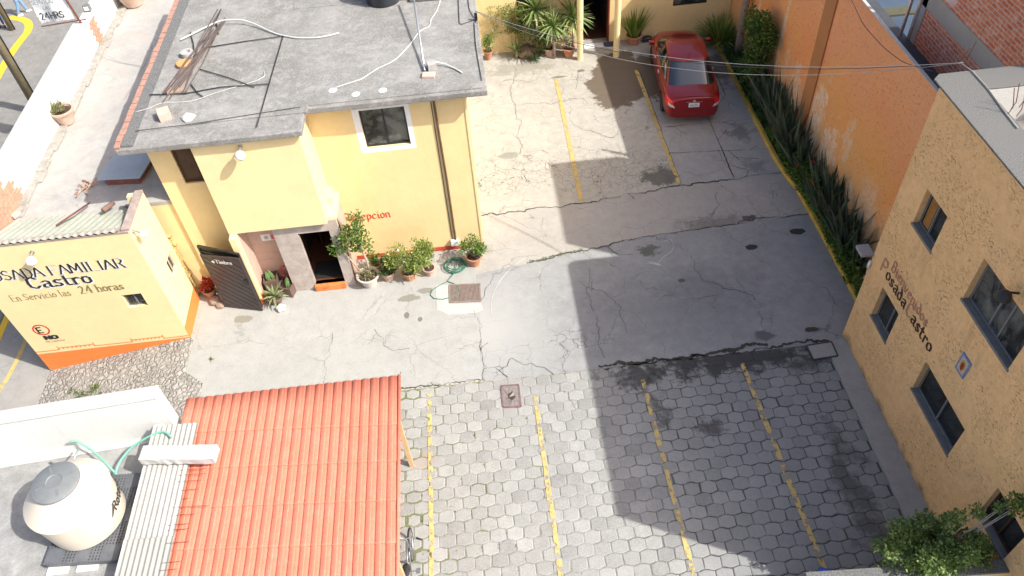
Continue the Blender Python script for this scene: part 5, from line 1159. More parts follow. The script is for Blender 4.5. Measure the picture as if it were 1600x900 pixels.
# --- niche by the doorway
def cactus_box(loc, rz, label, seed, s=.36, hgt=.42):
    t = thing('cactus_planter', label, 'planter', loc, rz, 'square cactus planters by the doorway'); q = s/2
    b = MB(); b.prism([(-q*.8, -q*.8), (q*.8, -q*.8), (q*.8, q*.8), (-q*.8, q*.8)], 0, .03)
    for (x0, y0, x1, y1) in ((-q, -q, q, -q+.03), (-q, q-.03, q, q), (-q, -q+.03, -q+.03, q-.03), (q-.03, -q+.03, q, q-.03)): b.box((x0, y0, .0), (x1, y1, hgt))
    b.box((-q+.03, -q+.03, .0), (q-.03, q-.03, hgt-.07)); obj('box', b, M['brownbox'], t, local=True, bevel=.006)
    rg = random.Random(seed)
    for k in range(3):
        x, y = rg.uniform(-.06, .06), rg.uniform(-.06, .06); hh = rg.uniform(.22, .36); tl = Vector((rg.gauss(0, .12), rg.gauss(0, .12), 1)); c = MB(); vs = []
        for j in range(7):
            f = j/6; r = .05*math.sin(math.pi*min(.97, .25+f*.72)); 
            for i in range(16): a = i*math.pi/8; rr = r*(1.18 if i % 2 == 0 else .8); p = Vector((x, y, hgt-.08))+tl*(hh*f); vs.append((p.x+rr*math.cos(a), p.y+rr*math.sin(a), p.z))
        c.add(vs, [(j*16+i, j*16+(i+1) % 16, (j+1)*16+(i+1) % 16, (j+1)*16+i) for j in range(6) for i in range(16)]+[tuple(range(96, 112))]); obj('cactus', c, simple('cactus_green', (.12, .20, .07), .6, .3, 15), t, local=True)
    return t
cactus_box((-6.12, 15.16, 0), .15, 'taller square brown planter of cactus, nearer the yellow pillar', 3, .38, .52)
cactus_box((-5.72, 15.02, 0), -.35, 'lower square brown planter of cactus beside the doorway stonework', 5, .40, .34)
rr = MB()
P = [(-5.70+.15*math.cos(a*math.pi/12), 15.30+.06*math.sin(a*math.pi/12), .52+.13*math.sin(a*math.pi/12)) for a in range(25)]; rr.tube(P, .026, 8, cap=False)
tag(obj('red_ring', rr, simple('red_rubber', (.50, .05, .04), .6, .2), smooth=True), 'red rubber ring leaning on the stone wall behind the cactus planter', 'ring')
rosette((-6.02, 14.68, 0), 'spiky pale green agave in a brown pot at the foot of the pillar', L_['agave'], 24, .42, .06, .6, 8, M['brownpot'], .21, .26, cat='potted plant', upmin=.15)
rk = MB(); bmk = bmesh.new(); bmesh.ops.create_icosphere(bmk, subdivisions=3, radius=.13)
rg = random.Random(77)
for v in bmk.verts: v.co *= 1+.18*math.sin(v.co.x*40)*math.cos(v.co.y*33)+rg.gauss(0, .03); v.co.z *= .65
bmk.verts.index_update(); rk.add([v.co+Vector((-5.86, 14.38, .07)) for v in bmk.verts], [tuple(v.index for v in f.verts) for f in bmk.faces]); bmk.free()
tag(obj('stone', rk, M['whitewash'], smooth=True), 'white painted stone on the ground in front of the agave pot', 'stone')
# --- alley plants left of the gate
pot_shrub((-7.85, 15.15, 0), 'red leaved plant in a clay pot behind the gatehouse corner', M['clay'], L_['redleaf'], .18, .32, (.24, .2, .16), .5, 260, .10, .06, 51)
for k, (x, y, s) in enumerate(((-7.72, 14.92, .17), (-7.45, 15.05, .2), (-7.55, 14.75, .13))):
    bmk = bmesh.new(); bmesh.ops.create_icosphere(bmk, subdivisions=2, radius=s); rg = random.Random(k)
    for v in bmk.verts: v.co *= 1+rg.gauss(0, .09); v.co.z *= .7
    bmk.verts.index_update(); m_ = MB().add([v.co+Vector((x, y, s*.4)) for v in bmk.verts], [tuple(v.index for v in f.verts) for f in bmk.faces]); bmk.free()
    tag(obj('field_stone', m_, simple('brown_field_stone', (.26, .19, .15), .9, .3, 6, bump=.6)), ['brown field stone nearest the red leaved pot plant', 'largest brown field stone behind the gate leaf', 'smallest brown field stone at the front of the alley'][k], 'stone', 'field stones behind the gate')
# --- rear wing plants
g_ = 'potted plants in front of the rear wing'
pot_shrub((.53, 25.75, 0), 'rounded bright green bush in a slim clay pot beside the grey roof corner', M['clay'], L_['shrub'], .16, .34, (.26, .26, .34), .66, 800, .05, .032, 61, g_, clumps=9)
rosette((1.55, 25.62, 0), 'small spiky yucca on a stone mound left of the potted bushes', L_['yucca'], 22, .55, .045, .3, 62, None, name='young_yucca', trunk=.28, upmin=.2)
w = MB(); bmk = bmesh.new(); bmesh.ops.create_icosphere(bmk, subdivisions=3, radius=.36); rg = random.Random(5)
for v in bmk.verts: v.co *= 1+.1*math.sin(v.co.x*14+v.co.z*9)+rg.gauss(0, .02); v.co.z *= .55; v.co.x *= 1.15
bmk.verts.index_update(); w.add([v.co+Vector((2.0, 25.75, .16)) for v in bmk.verts], [tuple(v.index for v in f.verts) for f in bmk.faces]); bmk.free()
tag(obj('rock', w, simple('brown_rock', (.22, .15, .10), .9, .35, 5, bump=.8), smooth=True), 'brown rock mound between the young yucca and the dark low bush', 'rock')
rg = random.Random(63); gl_ = thing('low_bush', 'dark low leafy bush spreading on the ground left of the round clay pot', 'bush', (2.25, 25.45, 0)); mb = MB()
for _ in range(9): mb.clump((rg.uniform(-.45, .4), rg.uniform(-.2, .25), rg.uniform(.06, .22)), .15, 60, .07, .035, rg)
obj('foliage', mb, L_['dark'], gl_, local=True); mb = MB(); stems(mb, (0, 0, 0), [(rg.uniform(-.4, .4), rg.uniform(-.2, .2), .2) for _ in range(8)], .008, rg); obj('stem', mb, M['twig'], gl_, local=True)
pot_shrub((2.76, 25.62, 0), 'bright green leafy bush in a round glazed clay pot', M['claypale'], L_['shrub'], .21, .30, (.42, .3, .36), .66, 1000, .07, .04, 64, g_, clumps=10)
rg = random.Random(65); cn = thing('potted_cane', 'upright leafy cane plant in a wide terracotta pot beside the left column', 'potted plant', (3.45, 25.40, 0), 0, g_); pot('pot', M['clay'], .23, .36, parent=cn)
mb = MB(); sm_ = MB()
for k in range(11):
    x, y = rg.uniform(-.13, .13), rg.uniform(-.13, .13); tx, ty, h = x*2.4, y*2.2, rg.uniform(.8, 1.35); sm_.tube([(x, y, .3), (tx*.8, ty*.8, h*.6), (tx, ty, h)], .008, 5)
    for j in range(16): f = .2+.8*j/15; a = j*2.4; mb.leaf(Vector((x, y, .3)).lerp(Vector((tx, ty, h)), f), Vector((math.cos(a), math.sin(a), .6)), Z3, .13, .03)
obj('foliage', mb, L_['cane'], cn, local=True); obj('stem', sm_, M['twig'], cn, local=True)
# yuccas with tall trunks
for (x, y, hh, sd, lab) in ((2.90, 25.35, 1.28, 71, 'large spiky yucca crown, left of the left column'), (3.62, 25.55, 1.42, 72, 'tall spiky yucca crown rising beside the dark doorway'), (2.35, 25.8, 1.7, 73, 'third yucca crown at the back, mostly above the top edge')):
    rosette((x, y, 0), lab, L_['yucca'], 80, .80, .075, .55, sd, None, name='yucca', trunk=hh, upmin=-.35, spread=1.0, group='yuccas in front of the rear wing')
# climber on the facade
rg = random.Random(81); cm_ = thing('climbing_vine', 'thin climbing vine with yellow green leaves spread over the sunlit rear wall', 'vine', (1.4, 26.0, 0)); mb = MB(); sm_ = MB(); fm = MB()
for k in range(13):
    x0 = rg.uniform(-.2, .6); p = Vector((x0, .03, .1)); pts = [p.copy()]
    dx = rg.uniform(-.6, .4)
    for j in range(9):
        p = p+Vector((dx*.14+rg.gauss(0, .06), -abs(rg.gauss(0, .02)), .20)); p.y = max(-.45, min(p.y, .05)); pts.append(p.copy())
        if j > 2: mb.clump(p, (.13, .09, .10), 22, .06, .035, rg)
        if j > 5 and rg.random() < .3: fm.clump(p, (.06, .05, .05), 4, .04, .03, rg)
    sm_.tube(pts, .006, 4)
obj('foliage', mb, L_['lime'], cm_, local=True); obj('stem', sm_, M['twig'], cm_, local=True); obj('flower', fm, L_['petal'], cm_, local=True)
mb = MB(); rg = random.Random(82); bb_ = thing('leafy_shrub', 'tall leafy green shrub between the rear window and the yuccas', 'shrub', (2.5, 26.0, 0)); sm_ = MB()
for k in range(18): c = (rg.uniform(-.75, .35), rg.uniform(-.35, -.05), rg.uniform(.6, 1.8)); mb.clump(c, .22, 95, .07, .04, rg); sm_.tube([(0, -.1, 0), (c[0]*.5, -.12, c[2]*.5), c], .012, 5)
obj('foliage', mb, L_['cane'], bb_, local=True); obj('stem', sm_, M['twig'], bb_, local=True)
# tall strap leaved plant right of the right column
rg = random.Random(91); sn = thing('potted_strap_plant', 'tall upright strap leaved plant in a clay pot right of the right column', 'potted plant', (5.92, 25.78, 0), 0, g_); pot('pot', M['clay'], .27, .36, parent=sn); mb = MB()
for k in range(120):
    a = rg.uniform(0, 6.28); q = rg.random()**.6; d = Vector((math.cos(a)*q*.55, math.sin(a)*q*.55, 1)); mb.sword((math.cos(a)*q*.16, math.sin(a)*q*.16, .3), d, rg.uniform(.65, 1.15), .045, .45*q, rg)
obj('leaves', mb, L_['cane'], sn, local=True)
# fern bush at the right rear corner
rg = random.Random(92); fn = thing('strap_leaf_bush', 'arching bright green strap leaf bush in the far right corner behind the car', 'bush', (9.0, 25.2, 0)); mb = MB()
for k in range(240):
    a = rg.uniform(0, 6.28); q = rg.random()**.5; d = Vector((math.cos(a)*q*.9, math.sin(a)*q*.9, 1)); mb.sword((math.cos(a)*q*.35, math.sin(a)*q*.35, .05), d, rg.uniform(.5, 1.15), .05, 1.3*q, rg)
obj('leaves', mb, L_['cane'], fn, local=True)
rg = random.Random(93); fn = thing('shaded_grass_clump', 'dark drooping grassy clump at the foot of the trunk', 'plant', (9.15, 24.0, 0)); mb = MB()
for k in range(130):
    a = rg.uniform(0, 6.28); q = rg.random()**.5; d = Vector((math.cos(a)*q*.9, math.sin(a)*q*1.4, .8)); mb.sword((math.cos(a)*q*.2, math.sin(a)*q*.4, .05), d, rg.uniform(.3, .7), .03, 1.5*q, rg)
obj('leaves', mb, L_['sword'], fn, local=True)
# trunk with its crown above the frame
t = thing('garden_tree', 'slim bare trunk rising in front of the orange wall', 'tree', (9.28, 24.1, 0)); rg = random.Random(94)
obj('trunk', MB().tube([(0, 0, 0), (.02, .04, .7), (-.02, .0, 1.5), (.03, .06, 2.4), (0, 0, 3.6)], [.15, .135, .12, .13, .08], 12), M['bark'], t, smooth=True, local=True)
mb = MB()
for _ in range(8): mb.clump((rg.uniform(-.4, .4), rg.uniform(-.4, .5), rg.uniform(3.6, 4.4)), .3, 60, .09, .05, rg)
obj('crown', mb, L_['treel'], t, local=True)
# tall clipped shrub against the wall
t = thing('wall_shrub', 'tall dense bush with small green leaves trained against the orange wall', 'shrub', (9.10, 21.85, 0)); rg = random.Random(95); mb = MB(); sm_ = MB()
for k in range(80):
    z = rg.uniform(.25, 2.75); wy = .85-.25*z/2.4; c = (rg.uniform(-.36, .24), rg.uniform(-wy, wy), z); mb.clump(c, .24, 130, .085, .055, rg); sm_.tube([(0, 0, 0), (c[0]*.5, c[1]*.6, z*.6), c], [.02, .012, .005], 5)
mb.clump((-.1, -.25, 2.95), .12, 50, .055, .036, rg)
obj('foliage', mb, leafmat('wall_shrub_leaf', (.04, .09, .018), (.10, .18, .03), (.22, .28, .06)), t, local=True); obj('stem', sm_, M['bark'], t, local=True)
# sword leaved clumps
def sword_clump(x, y, lab, seed, n, L, sx=.17, sy=.34):
    rg = random.Random(seed); t = thing('sword_leaf_clump', lab, 'plant', (x, y, .05), 0, 'sword leaved clumps along the orange wall'); mb = MB()
    for k in range(n):
        a = rg.uniform(0, 6.28); q = rg.random()**.5; px, py = math.cos(a)*q*sx*.7, math.sin(a)*q*sy
        d = Vector((math.cos(a)*q*.50+.02, math.sin(a)*q*.62, 1)); mb.sword((px, py, 0), d, L*1.5*rg.uniform(.35, 1.15), .10, .25+.35*q*rg.random(), rg, seg=4, tw=rg.uniform(-1, 1), basew=.6)
    obj('leaves', mb, L_['sword'], t, local=True)
SW = [(9.22, 20.75, 'first dark sword leaved clump, next to the tall wall shrub', 1.0), (9.20, 19.95, 'second dark sword leaved clump from the tall wall shrub', 1.25), (9.2, 19.15, 'third dark sword leaved clump from the tall wall shrub, by the brown pilaster', 1.3),
      (9.22, 18.35, 'dark sword leaved clump just nearer than the brown pilaster', 1.3), (9.24, 17.6, 'dark sword leaved clump at the far end of the geranium patch', 1.15),
      (9.26, 15.85, 'dark sword leaved clump at the near end of the geranium patch', 1.15), (9.26, 15.1, 'dark sword leaved clump halfway between geraniums and guest house corner', 1.3), (9.28, 14.35, 'dark sword leaved clump second from the guest house corner', 1.3), (9.3, 13.65, 'dark sword leaved clump nearest the guest house corner', 1.2)]
for i, (x, y, lab, L) in enumerate(SW): sword_clump(x+.05, y, lab, 200+i, 86, L)
def low_plant(x, y, r, lab, seed, leaf='dark', fl=None, n=5, h=.28, nm='geranium', cat='plant', group='low plants along the yellow kerb'):
    rg = random.Random(seed); t = thing(nm, lab, cat, (x, y, .06), 0, group); mb = MB(); sm_ = MB(); fm = MB()
    for k in range(n):
        c = Vector((rg.uniform(-.5, .6)*r*.6, rg.uniform(-r, r), rg.uniform(.08, h))); mb.clump(c, (.16, .18, .12), 85, .075, .055, rg); sm_.tube([(0, 0, 0), c*.6, c], .006, 4)
    obj('foliage', mb, L_[leaf], t, local=True); obj('stem', sm_, M['twig'], t, local=True)
    if fl:
        for k in range(fl[1]):
            c = Vector((rg.uniform(-r, .1)*.7, rg.uniform(-r, r)*.8, h+rg.uniform(.05, .2)))
            for _ in range(14): d = Vector((rg.gauss(0, 1), rg.gauss(0, 1), rg.gauss(0, 1)+.4)).normalized(); fm.leaf(c+d*.012, d, Vector((rg.gauss(0, 1), rg.gauss(0, 1), 1)), fl[2], fl[2])
        obj('flower', fm, L_[fl[0]], t, local=True)
k = 0
for (y, lab, leaf, fl, h) in ((24.3, 'dark leafy plant at the kerb in front of the bare trunk', 'dark', None, .3), (23.4, 'leafy plant at the kerb between the bare trunk and the wall shrub', 'dark', None, .34), (22.5, 'leafy plant at the kerb below the far side of the wall shrub', 'dark', None, .34), (21.6, 'leafy plant at the kerb below the near side of the wall shrub', 'shrub', None, .3), (20.9, 'leafy plant at the kerb between wall shrub and first sword clump', 'dark', None, .26), (20.2, 'small green plant beside the kerb below the second sword clump', 'dark', None, .16), (19.3, 'small bright green plant beside the kerb near the brown pilaster', 'shrub', None, .16), (18.5, 'green edging plant just before the kerb jog', 'shrub', None, .18), (17.75, 'leafy geranium at the kerb jog', 'shrub', None, .26),
    (17.15, 'geranium with a single red flower head nearest the kerb jog', 'dark', ('petal', 1, .05), .4), (16.7, 'tallest geranium with two red flower heads', 'dark', ('petal', 2, .05), .5), (16.1, 'geranium with scattered red flower heads in the middle of the bed', 'dark', ('petal', 3, .045), .4), (15.5, 'green edging plant below the long sword leaves', 'dark', None, .26), (14.8, 'dark edging plant halfway along the near kerb', 'dark', None, .26),
    (14.1, 'feathery dark green bush near the guest house', 'dark', None, .34), (13.5, 'second feathery dark green bush near the guest house', 'dark', None, .38), (12.8, 'round leaved geranium with one pink flower by the guest house corner', 'shrub', ('pink', 1, .07), .34), (12.2, 'last low dark plant at the end of the bed', 'dark', None, .26)):
    low_plant(9.08+(.10 if y < 17 else 0), y, .40, lab, 300+k, 'shrub' if y < 18.2 else leaf, fl, 15, h*(1.7 if y < 18.2 else 1.2), 'geranium' if 'geranium' in lab else 'edging_plant'); k += 1
# tree at the lower right
t = thing('small_tree', 'small bushy tree, half sunlit, by the ochre wall in the lower right corner', 'tree', (7.25, 5.42, 0)); rg = random.Random(99)
tr = MB(); tr.tube([(0, 0, 0), (.05, -.03, .6), (0, .0, 1.1)], [.07, .055, .045], 8)
cl = []
for k in range(60):
    a = rg.uniform(0, 6.28); q = rg.random()**.5*rg.uniform(.8, 1.2); cx_, cy_ = 1.08*q*math.cos(a)-.05, .46*q*math.sin(a)-.10; z = 1.45+.6*(1-q)*rg.random()+rg.uniform(-.35, .25); cl.append(((cx_, cy_, z+.25+rg.uniform(-.15, .25)), rg.uniform(.11, .21)))
cl += [((.15, .1, 2.5), .14), ((.35, .05, 2.75), .12), ((.05, .12, 2.3), .16), ((-.5, .25, 1.9), .2), ((-.25, .3, 2.05), .18), ((.80, .02, 3.1), .12), ((.9, -.05, 2.95), .14), ((.62, .0, 2.9), .10), ((.98, -.02, 3.15), .12)]
for c, r in cl:
    m_ = Vector(c)*.55+Vector((0, 0, .35)); tr.tube([(0, 0, .9), m_, c], [.022, .013, .005], 5)
obj('trunk', tr, M['twig'], t, smooth=True, local=True); mb = MB()
for c, r in cl: mb.clump(c, r, int(60+2600*r*r), .07, .04, rg)
obj('crown', mb, L_['treel'], t, local=True)
# terrace pots
pot_shrub((-11.42, 19.25, 3.33), 'terracotta pot with a small cactus and dry plant against the white parapet', M['claypale'], L_['dry'], .30, .42, (.2, .2, .14), .5, 260, .10, .03, 111, 'pots on the terrace')
rosette((-11.55, 19.15, 3.62), 'upright green paddle leaves growing at the back of the parapet pot', L_['agave'], 7, .45, .10, .2, 112, name='paddle_plant', upmin=.5)
pot_shrub((-11.15, 25.95, 3.33), 'large round pinkish clay pot at the top edge of the terrace', M['claypale'], L_['dry'], .48, .55, (.35, .3, .2), .62, 200, .12, .03, 113, 'pots on the terrace')
# ================================================================== OBJECTS IN THE YARD
# gate: two metal leaves hinged on the pillar
gt = thing('metal_gate', 'dark brown slatted metal gate leaf standing open beside the pillar, with white lettering', 'gate', (-6.36, 14.45, 0))
a = Vector((-7.40, 14.70, .04)); b = Vector((-6.36, 14.40, .04)); t_ = (b-a).normalized(); W_ = (b-a).length; H_ = 1.98; nrm = Vector((t_.y, -t_.x, 0))
Mg = Matrix((( t_.x, nrm.x, 0, a.x), (t_.y, nrm.y, 0, a.y), (0, 0, 1, a.z), (0, 0, 0, 1)))
fr = MB(); 
for q in ((0, -.02, 0, .045, .02, H_), (W_-.045, -.02, 0, W_, .02, H_), (.045, -.02, 0, W_-.045, .02, .045), (.045, -.02, H_-.045, W_-.045, .02, H_), (.045, -.0, 1.25, W_-.045, .021, 1.28)): fr.box(q[:3], q[3:], Mg)
obj('gate_frame', fr, M['gate'], gt, bevel=.004)
bm = bmesh.new(); 
slat = MB(); bmc = []
def clip_poly(P, x0, x1, z0, z1):
    def cl(P, f, g):
        o = []
        for i in range(len(P)):
            p, q = P[i], P[(i+1) % len(P)]
            if f(p): o.append(p)
            if f(p) != f(q): o.append(g(p, q))
        return o
    def ix(v): return lambda p, q: (v, p[1]+(q[1]-p[1])*(v-p[0])/(q[0]-p[0]))
    def iz(v): return lambda p, q: (p[0]+(q[0]-p[0])*(v-p[1])/(q[1]-p[1]), v)
    for f, g in ((lambda p: p[0] >= x0, ix(x0)), (lambda p: p[0] <= x1, ix(x1)), (lambda p: p[1] >= z0, iz(z0)), (lambda p: p[1] <= z1, iz(z1))):
        P = cl(P, f, g)
        if len(P) < 3: return []
    return P
k = -2.4; pitch = .2
while k < 3.4:
    for (w0, w1, dd) in ((0, .175, .014), (.175, .2, .0)):
        P = clip_poly([(0-.5, k+w0+.35), (W_+.5, k+w0-.75*(W_+.5)), (W_+.5, k+w1-.75*(W_+.5)), (0-.5, k+w1+.35)], .045, W_-.045, .045, H_-.045)
        if P:
            v3 = [Mg @ Vector((p[0], d, p[1])) for d in (dd, -.008) for p in P]; n = len(P)
            slat.add(v3, [tuple(range(n)), tuple(range(2*n-1, n-1, -1))]+[(i, n+i, n+(i+1) % n, (i+1) % n) for i in range(n)])
    k += pitch
bm.free()
obj('slat_panel', slat, M['gate'], gt)
lt, _ = lettering('Timbre', .12, lambda s, t, l: Mg @ Vector((.36+s, .024+l, 1.74+t)), nib=(.16, .10), width=1.15); obj('gate_lettering', lt, M['letter_white'], gt)
ar = MB()
for P in ([(.24, 1.78), (.32, 1.84), (.32, 1.72)], [(.31, 1.795), (.31, 1.765), (.345, 1.765), (.345, 1.795)]): ar.add([Mg @ Vector((p[0], .0245+.0006*len(P), p[1])) for p in P], [tuple(range(len(P)))])
obj('arrow', ar, M['letter_white'], gt)
lk = MB().box((W_-.16, .02, 1.05), (W_-.06, .06, 1.2), Mg); obj('lock', lk, M['blackmetal'], gt, bevel=.01)
gt2 = thing('rear_gate_leaf', 'black gate leaf with welded bars seen edge on behind the brown gate', 'gate', (-6.42, 14.65, 0))
a2 = Vector((-7.50, 14.98, .04)); b2 = Vector((-6.38, 14.50, .04)); t2 = (b2-a2).normalized(); n2 = Vector((t2.y, -t2.x, 0)); W2_ = (b2-a2).length
Mh = Matrix(((t2.x, n2.x, 0, a2.x), (t2.y, n2.y, 0, a2.y), (0, 0, 1, a2.z), (0, 0, 0, 1)))
fr = MB(); 
for q in ((0, -.03, 0, .05, .03, 2.05), (W2_-.05, -.03, 0, W2_, .03, 2.05), (.05, -.03, 0, W2_-.05, .03, .05), (.05, -.03, 2.0, W2_-.05, .03, 2.05)): fr.box(q[:3], q[3:], Mh)
obj('gate_frame', fr, M['blackmetal'], gt2); br = MB().box((.05, -.01, .05), (W2_-.05, -.004, 2.0), Mh)
for i in range(17): br.box((.05, -.004, .1+i*.11), (W2_-.05, .02, .12+i*.11), Mh)
obj('bar_panel', br, M['blackmetal'], gt2)
# hose
rg = random.Random(15); hp = []; hc = G(711, 416, .02)
for i in range(150):
    a = i*.22; r = .27+.05*math.sin(i*.13)+rg.gauss(0, .004); hp.append((hc.x+r*math.cos(a)+.03*math.sin(i*.05), hc.y+.0+r*.95*math.sin(a), .02+.10*(i/150)+.01*math.sin(i*.7)))
for q in [(712, 440), (700, 442), (685, 446), (672, 452), (667, 462), (673, 470), (690, 472), (710, 466), (722, 458), (722, 448), (712, 443), (698, 440)]: p = G(*q); hp.append((p.x, p.y, .018))
# smooth the loop
hs = [Vector(p) for p in hp]
for _ in range(2): hs = [hs[0]]+[(hs[i-1]+hs[i]*2+hs[i+1])/4 for i in range(1, len(hs)-1)]+[hs[-1]]
tag(obj('garden_hose', MB().tube(hs, .0125, 7), M['hose'], smooth=True), 'green garden hose coiled on the concrete below the tap, one loop reaching the drain', 'hose')
g2 = MB().prism([(-1.42, 15.55), (-.75, 15.55), (-.75, 15.94), (-1.42, 15.94)], .0, .02); 
# drain grate
dg_ = thing('drain_grate', 'rectangular rusty brown grid drain set in the concrete before the reception wall', 'drain', (-.93, 14.2, 0))
P4 = [G(702, 446), G(750, 444), G(750, 471), G(703, 473)]; e1 = (P4[1]-P4[0]); e2 = (P4[3]-P4[0]); rs_ = simple('rusty_grating', (.24, .18, .155), .8, .25, 10, bump=.3)
gb = MB(); 
def bar(mb, p, q, w, z0, z1):
    d = (q-p).normalized(); n = Vector((-d.y, d.x, 0))*w/2; mb.prism([((p-n).x, (p-n).y), ((q-n).x, (q-n).y), ((q+n).x, (q+n).y), ((p+n).x, (p+n).y)], z0, z1)
for i in range(25): bar(gb, P4[0]+e1*i/24, P4[0]+e1*i/24+e2, .012, .006, .024)
for i in range(19): bar(gb, P4[0]+e2*i/18, P4[0]+e2*i/18+e1, .012, .006, .026)
obj('grid', gb, rs_, dg_); pb2 = MB().prism([(p.x, p.y) for p in P4], .002, .0075); obj('pit', pb2, simple('pit_shadow', (.05, .04, .035), .9, .2), dg_)
fb = MB()
for i in range(4): bar(fb, P4[i], P4[(i+1) % 4], .03, .005, .030)
obj('frame', fb, rs_, dg_)
pp = [G(*q) for q in ((681, 446), (701, 445), (701, 475), (752, 474), (755, 484), (745, 489), (700, 492), (683, 484))]; ps_ = MB().prism([(p.x, p.y) for p in pp], .002, .010); struct('drain_surround', ps_, concrete('drain_cement', (.42, .41, .38), (.50, .49, .455), dirt=.4))
# broken manhole
mh = thing('broken_cover', 'broken rusty square drain cover with a hole in the pavers between two parking lines', 'drain cover', (0, 10.75, 0))
Q = [G(783, 604), G(810, 602), G(814, 636), G(786, 637)]; fb = MB()
for i in range(4): bar(fb, Q[i], Q[(i+1) % 4], .04, .01, .034)
obj('frame', fb, simple('purple_rust_iron', (.17, .10, .10), .8, .3, 12, bump=.4), mh)
cx_ = sum((q for q in Q), Vector())/4; rg = random.Random(19); inner = [cx_+Vector((.10*math.cos(a)*rg.uniform(.6, 1.3), .13*math.sin(a)*rg.uniform(.6, 1.2), 0)) for a in [i*math.pi/6 for i in range(12)]]
per = []
for i in range(4):
    for j in range(3): per.append(Q[i].lerp(Q[(i+1) % 4], j/3))
# match orientation: sort both by angle
ang = lambda p: math.atan2(p.y-cx_.y, p.x-cx_.x)
per.sort(key=ang); inner.sort(key=ang); pl_ = MB()
for i in range(12):
    j = (i+1) % 12; pl_.add([(per[i].x, per[i].y, .026), (per[j].x, per[j].y, .026), (inner[j].x, inner[j].y, .022+.02*rg.random()), (inner[i].x, inner[i].y, .022)], [(0, 1, 2, 3)])
obj('cover_plate', pl_, simple('worn_grey_iron', (.20, .17, .16), .8, .35, 12, bump=.5), mh)
pl_ = MB().prism([(q.x, q.y) for q in Q], .016, .019); obj('pit', pl_, M['soil'], mh)
# utility cover lower right
uc = thing('utility_cover', 'square grey concrete service cover at the corner of the guest house', 'drain cover', (7.63, 11.1, 0)); Q = [G(1260, 540, .05), G(1299, 534, .05), G(1309, 556, .05), G(1271, 562, .05)]
fb = MB()
for i in range(4): bar(fb, Q[i], Q[(i+1) % 4], .035, .045, .062)
obj('frame', fb, simple('dark_iron_frame', (.05, .05, .05), .7, .2), uc); obj('cover_plate', MB().prism([(q.x, q.y) for q in Q], .02, .055), M['greycement'], uc)
# doormat and black bag by the rear door
dm = MB().prism([(4.08, 25.72), (4.78, 25.74), (4.80, 26.03), (4.10, 26.03)], .012, .03); tag(obj('doormat', dm, simple('white_rag_mat', (.66, .65, .66), .9, .1, 9)), 'white mat lying before the dark rear doorway', 'doormat')
dm = MB().prism([(4.82, 25.72), (5.20, 25.72), (5.2, 26.03), (4.84, 26.03)], .012, .028); tag(obj('doormat', dm, simple('dark_blue_mat', (.05, .06, .09), .9, .4, 20)), 'small dark patterned mat beside the white mat', 'doormat')
bg_ = thing('black_bag', 'small black shiny bag on the ground between strap plant and red car', 'bag', (6.42, 25.85, 0)); bgm = MB().box((-.18, -.11, 0), (.18, .11, .17)); obj('bag_body', bgm, simple('black_vinyl', (.02, .022, .026), .3, .2), bg_, local=True, bevel=.05, smooth=True)
obj('handle', MB().tube([(-.1, 0, .16), (-.06, 0, .23), (.06, 0, .23), (.1, 0, .16)], .012, 6), M['blackmetal'], bg_, local=True)
# bicycle under the roof edge
by = thing('bicycle', 'grey bicycle parked under the edge of the tiled roof, handlebar sticking out', 'bicycle', (-2.36, 7.05, .02), rad(0))
tyre = simple('bicycle_tyre', (.02, .02, .02), .8, .2); bf = simple('grey_bicycle_frame', (.20, .21, .22), .35, .2, metal=.4, bump=0)
def cyl_y(p, r, tr, n=32): return [(p[0], p[1]+r*math.cos(2*math.pi*i/n), p[2]+r*math.sin(2*math.pi*i/n)) for i in range(n+1)]
for yy in (.12, -.95):
    wh = obj('wheel', MB().tube([(-.03, yy, .34), (.03, yy, .34)], .03, 10), bf, by, local=True); obj('tyre', MB().tube(cyl_y((0, yy, .34), .32, .02), .022, 8, cap=False), tyre, wh, smooth=True, local=True)
    sp_m = MB(); [sp_m.tube([(0, yy, .34), (0, yy+.30*math.cos(a*math.pi/10), .34+.30*math.sin(a*math.pi/10))], .0025, 4) for a in range(20)]; sp_m.tube(cyl_y((0, yy, .34), .298, .01), .010, 6, cap=False); obj('rim', sp_m, M['steel'], wh, local=True)
fm_ = MB(); fm_.tube([(0, .0, .62), (0, .12, .34)], .013, 8); fm_.tube([(0, -.04, .92), (0, .0, .62)], .02, 8); fm_.tube([(0, -.02, .85), (0, -.55, .75)], .017, 8); fm_.tube([(0, .0, .66), (0, -.42, .30)], .018, 8); fm_.tube([(0, -.42, .30), (0, -.62, .88)], .016, 8); fm_.tube([(0, -.42, .30), (0, -.95, .34)], .011, 8); fm_.tube([(0, -.57, .74), (0, -.95, .34)], .010, 8)
obj('frame', fm_, bf, by, smooth=True, local=True); hbm = MB(); hbm.tube([(-.30, -.12, 1.03), (-.12, -.02, 1.0), (0, -.04, .94), (.12, -.02, 1.0), (.30, -.12, 1.03)], .013, 8); hb_ = obj('handlebar', hbm, M['steel'], by, smooth=True, local=True)
for s in (-1, 1): obj('grip', MB().tube([(s*.22, -.075, 1.02), (s*.33, -.135, 1.035)], .019, 8), tyre, hb_, smooth=True, local=True); 
obj('brake_lever', MB().tube([(.20, -.03, 1.01), (.28, -.03, .98)], .006, 5).tube([(-.20, -.03, 1.01), (-.28, -.03, .98)], .006, 5), M['steel'], hb_, local=True)
sa = MB().lathe([(0, 0), (.09, .0), (.10, .03), (.06, .055), (0, .06)], n=16, M=Matrix.Translation((0, -.66, .90)) @ Matrix.Diagonal((.8, 1.45, 1, 1))); obj('saddle', sa, tyre, by, smooth=True, local=True)
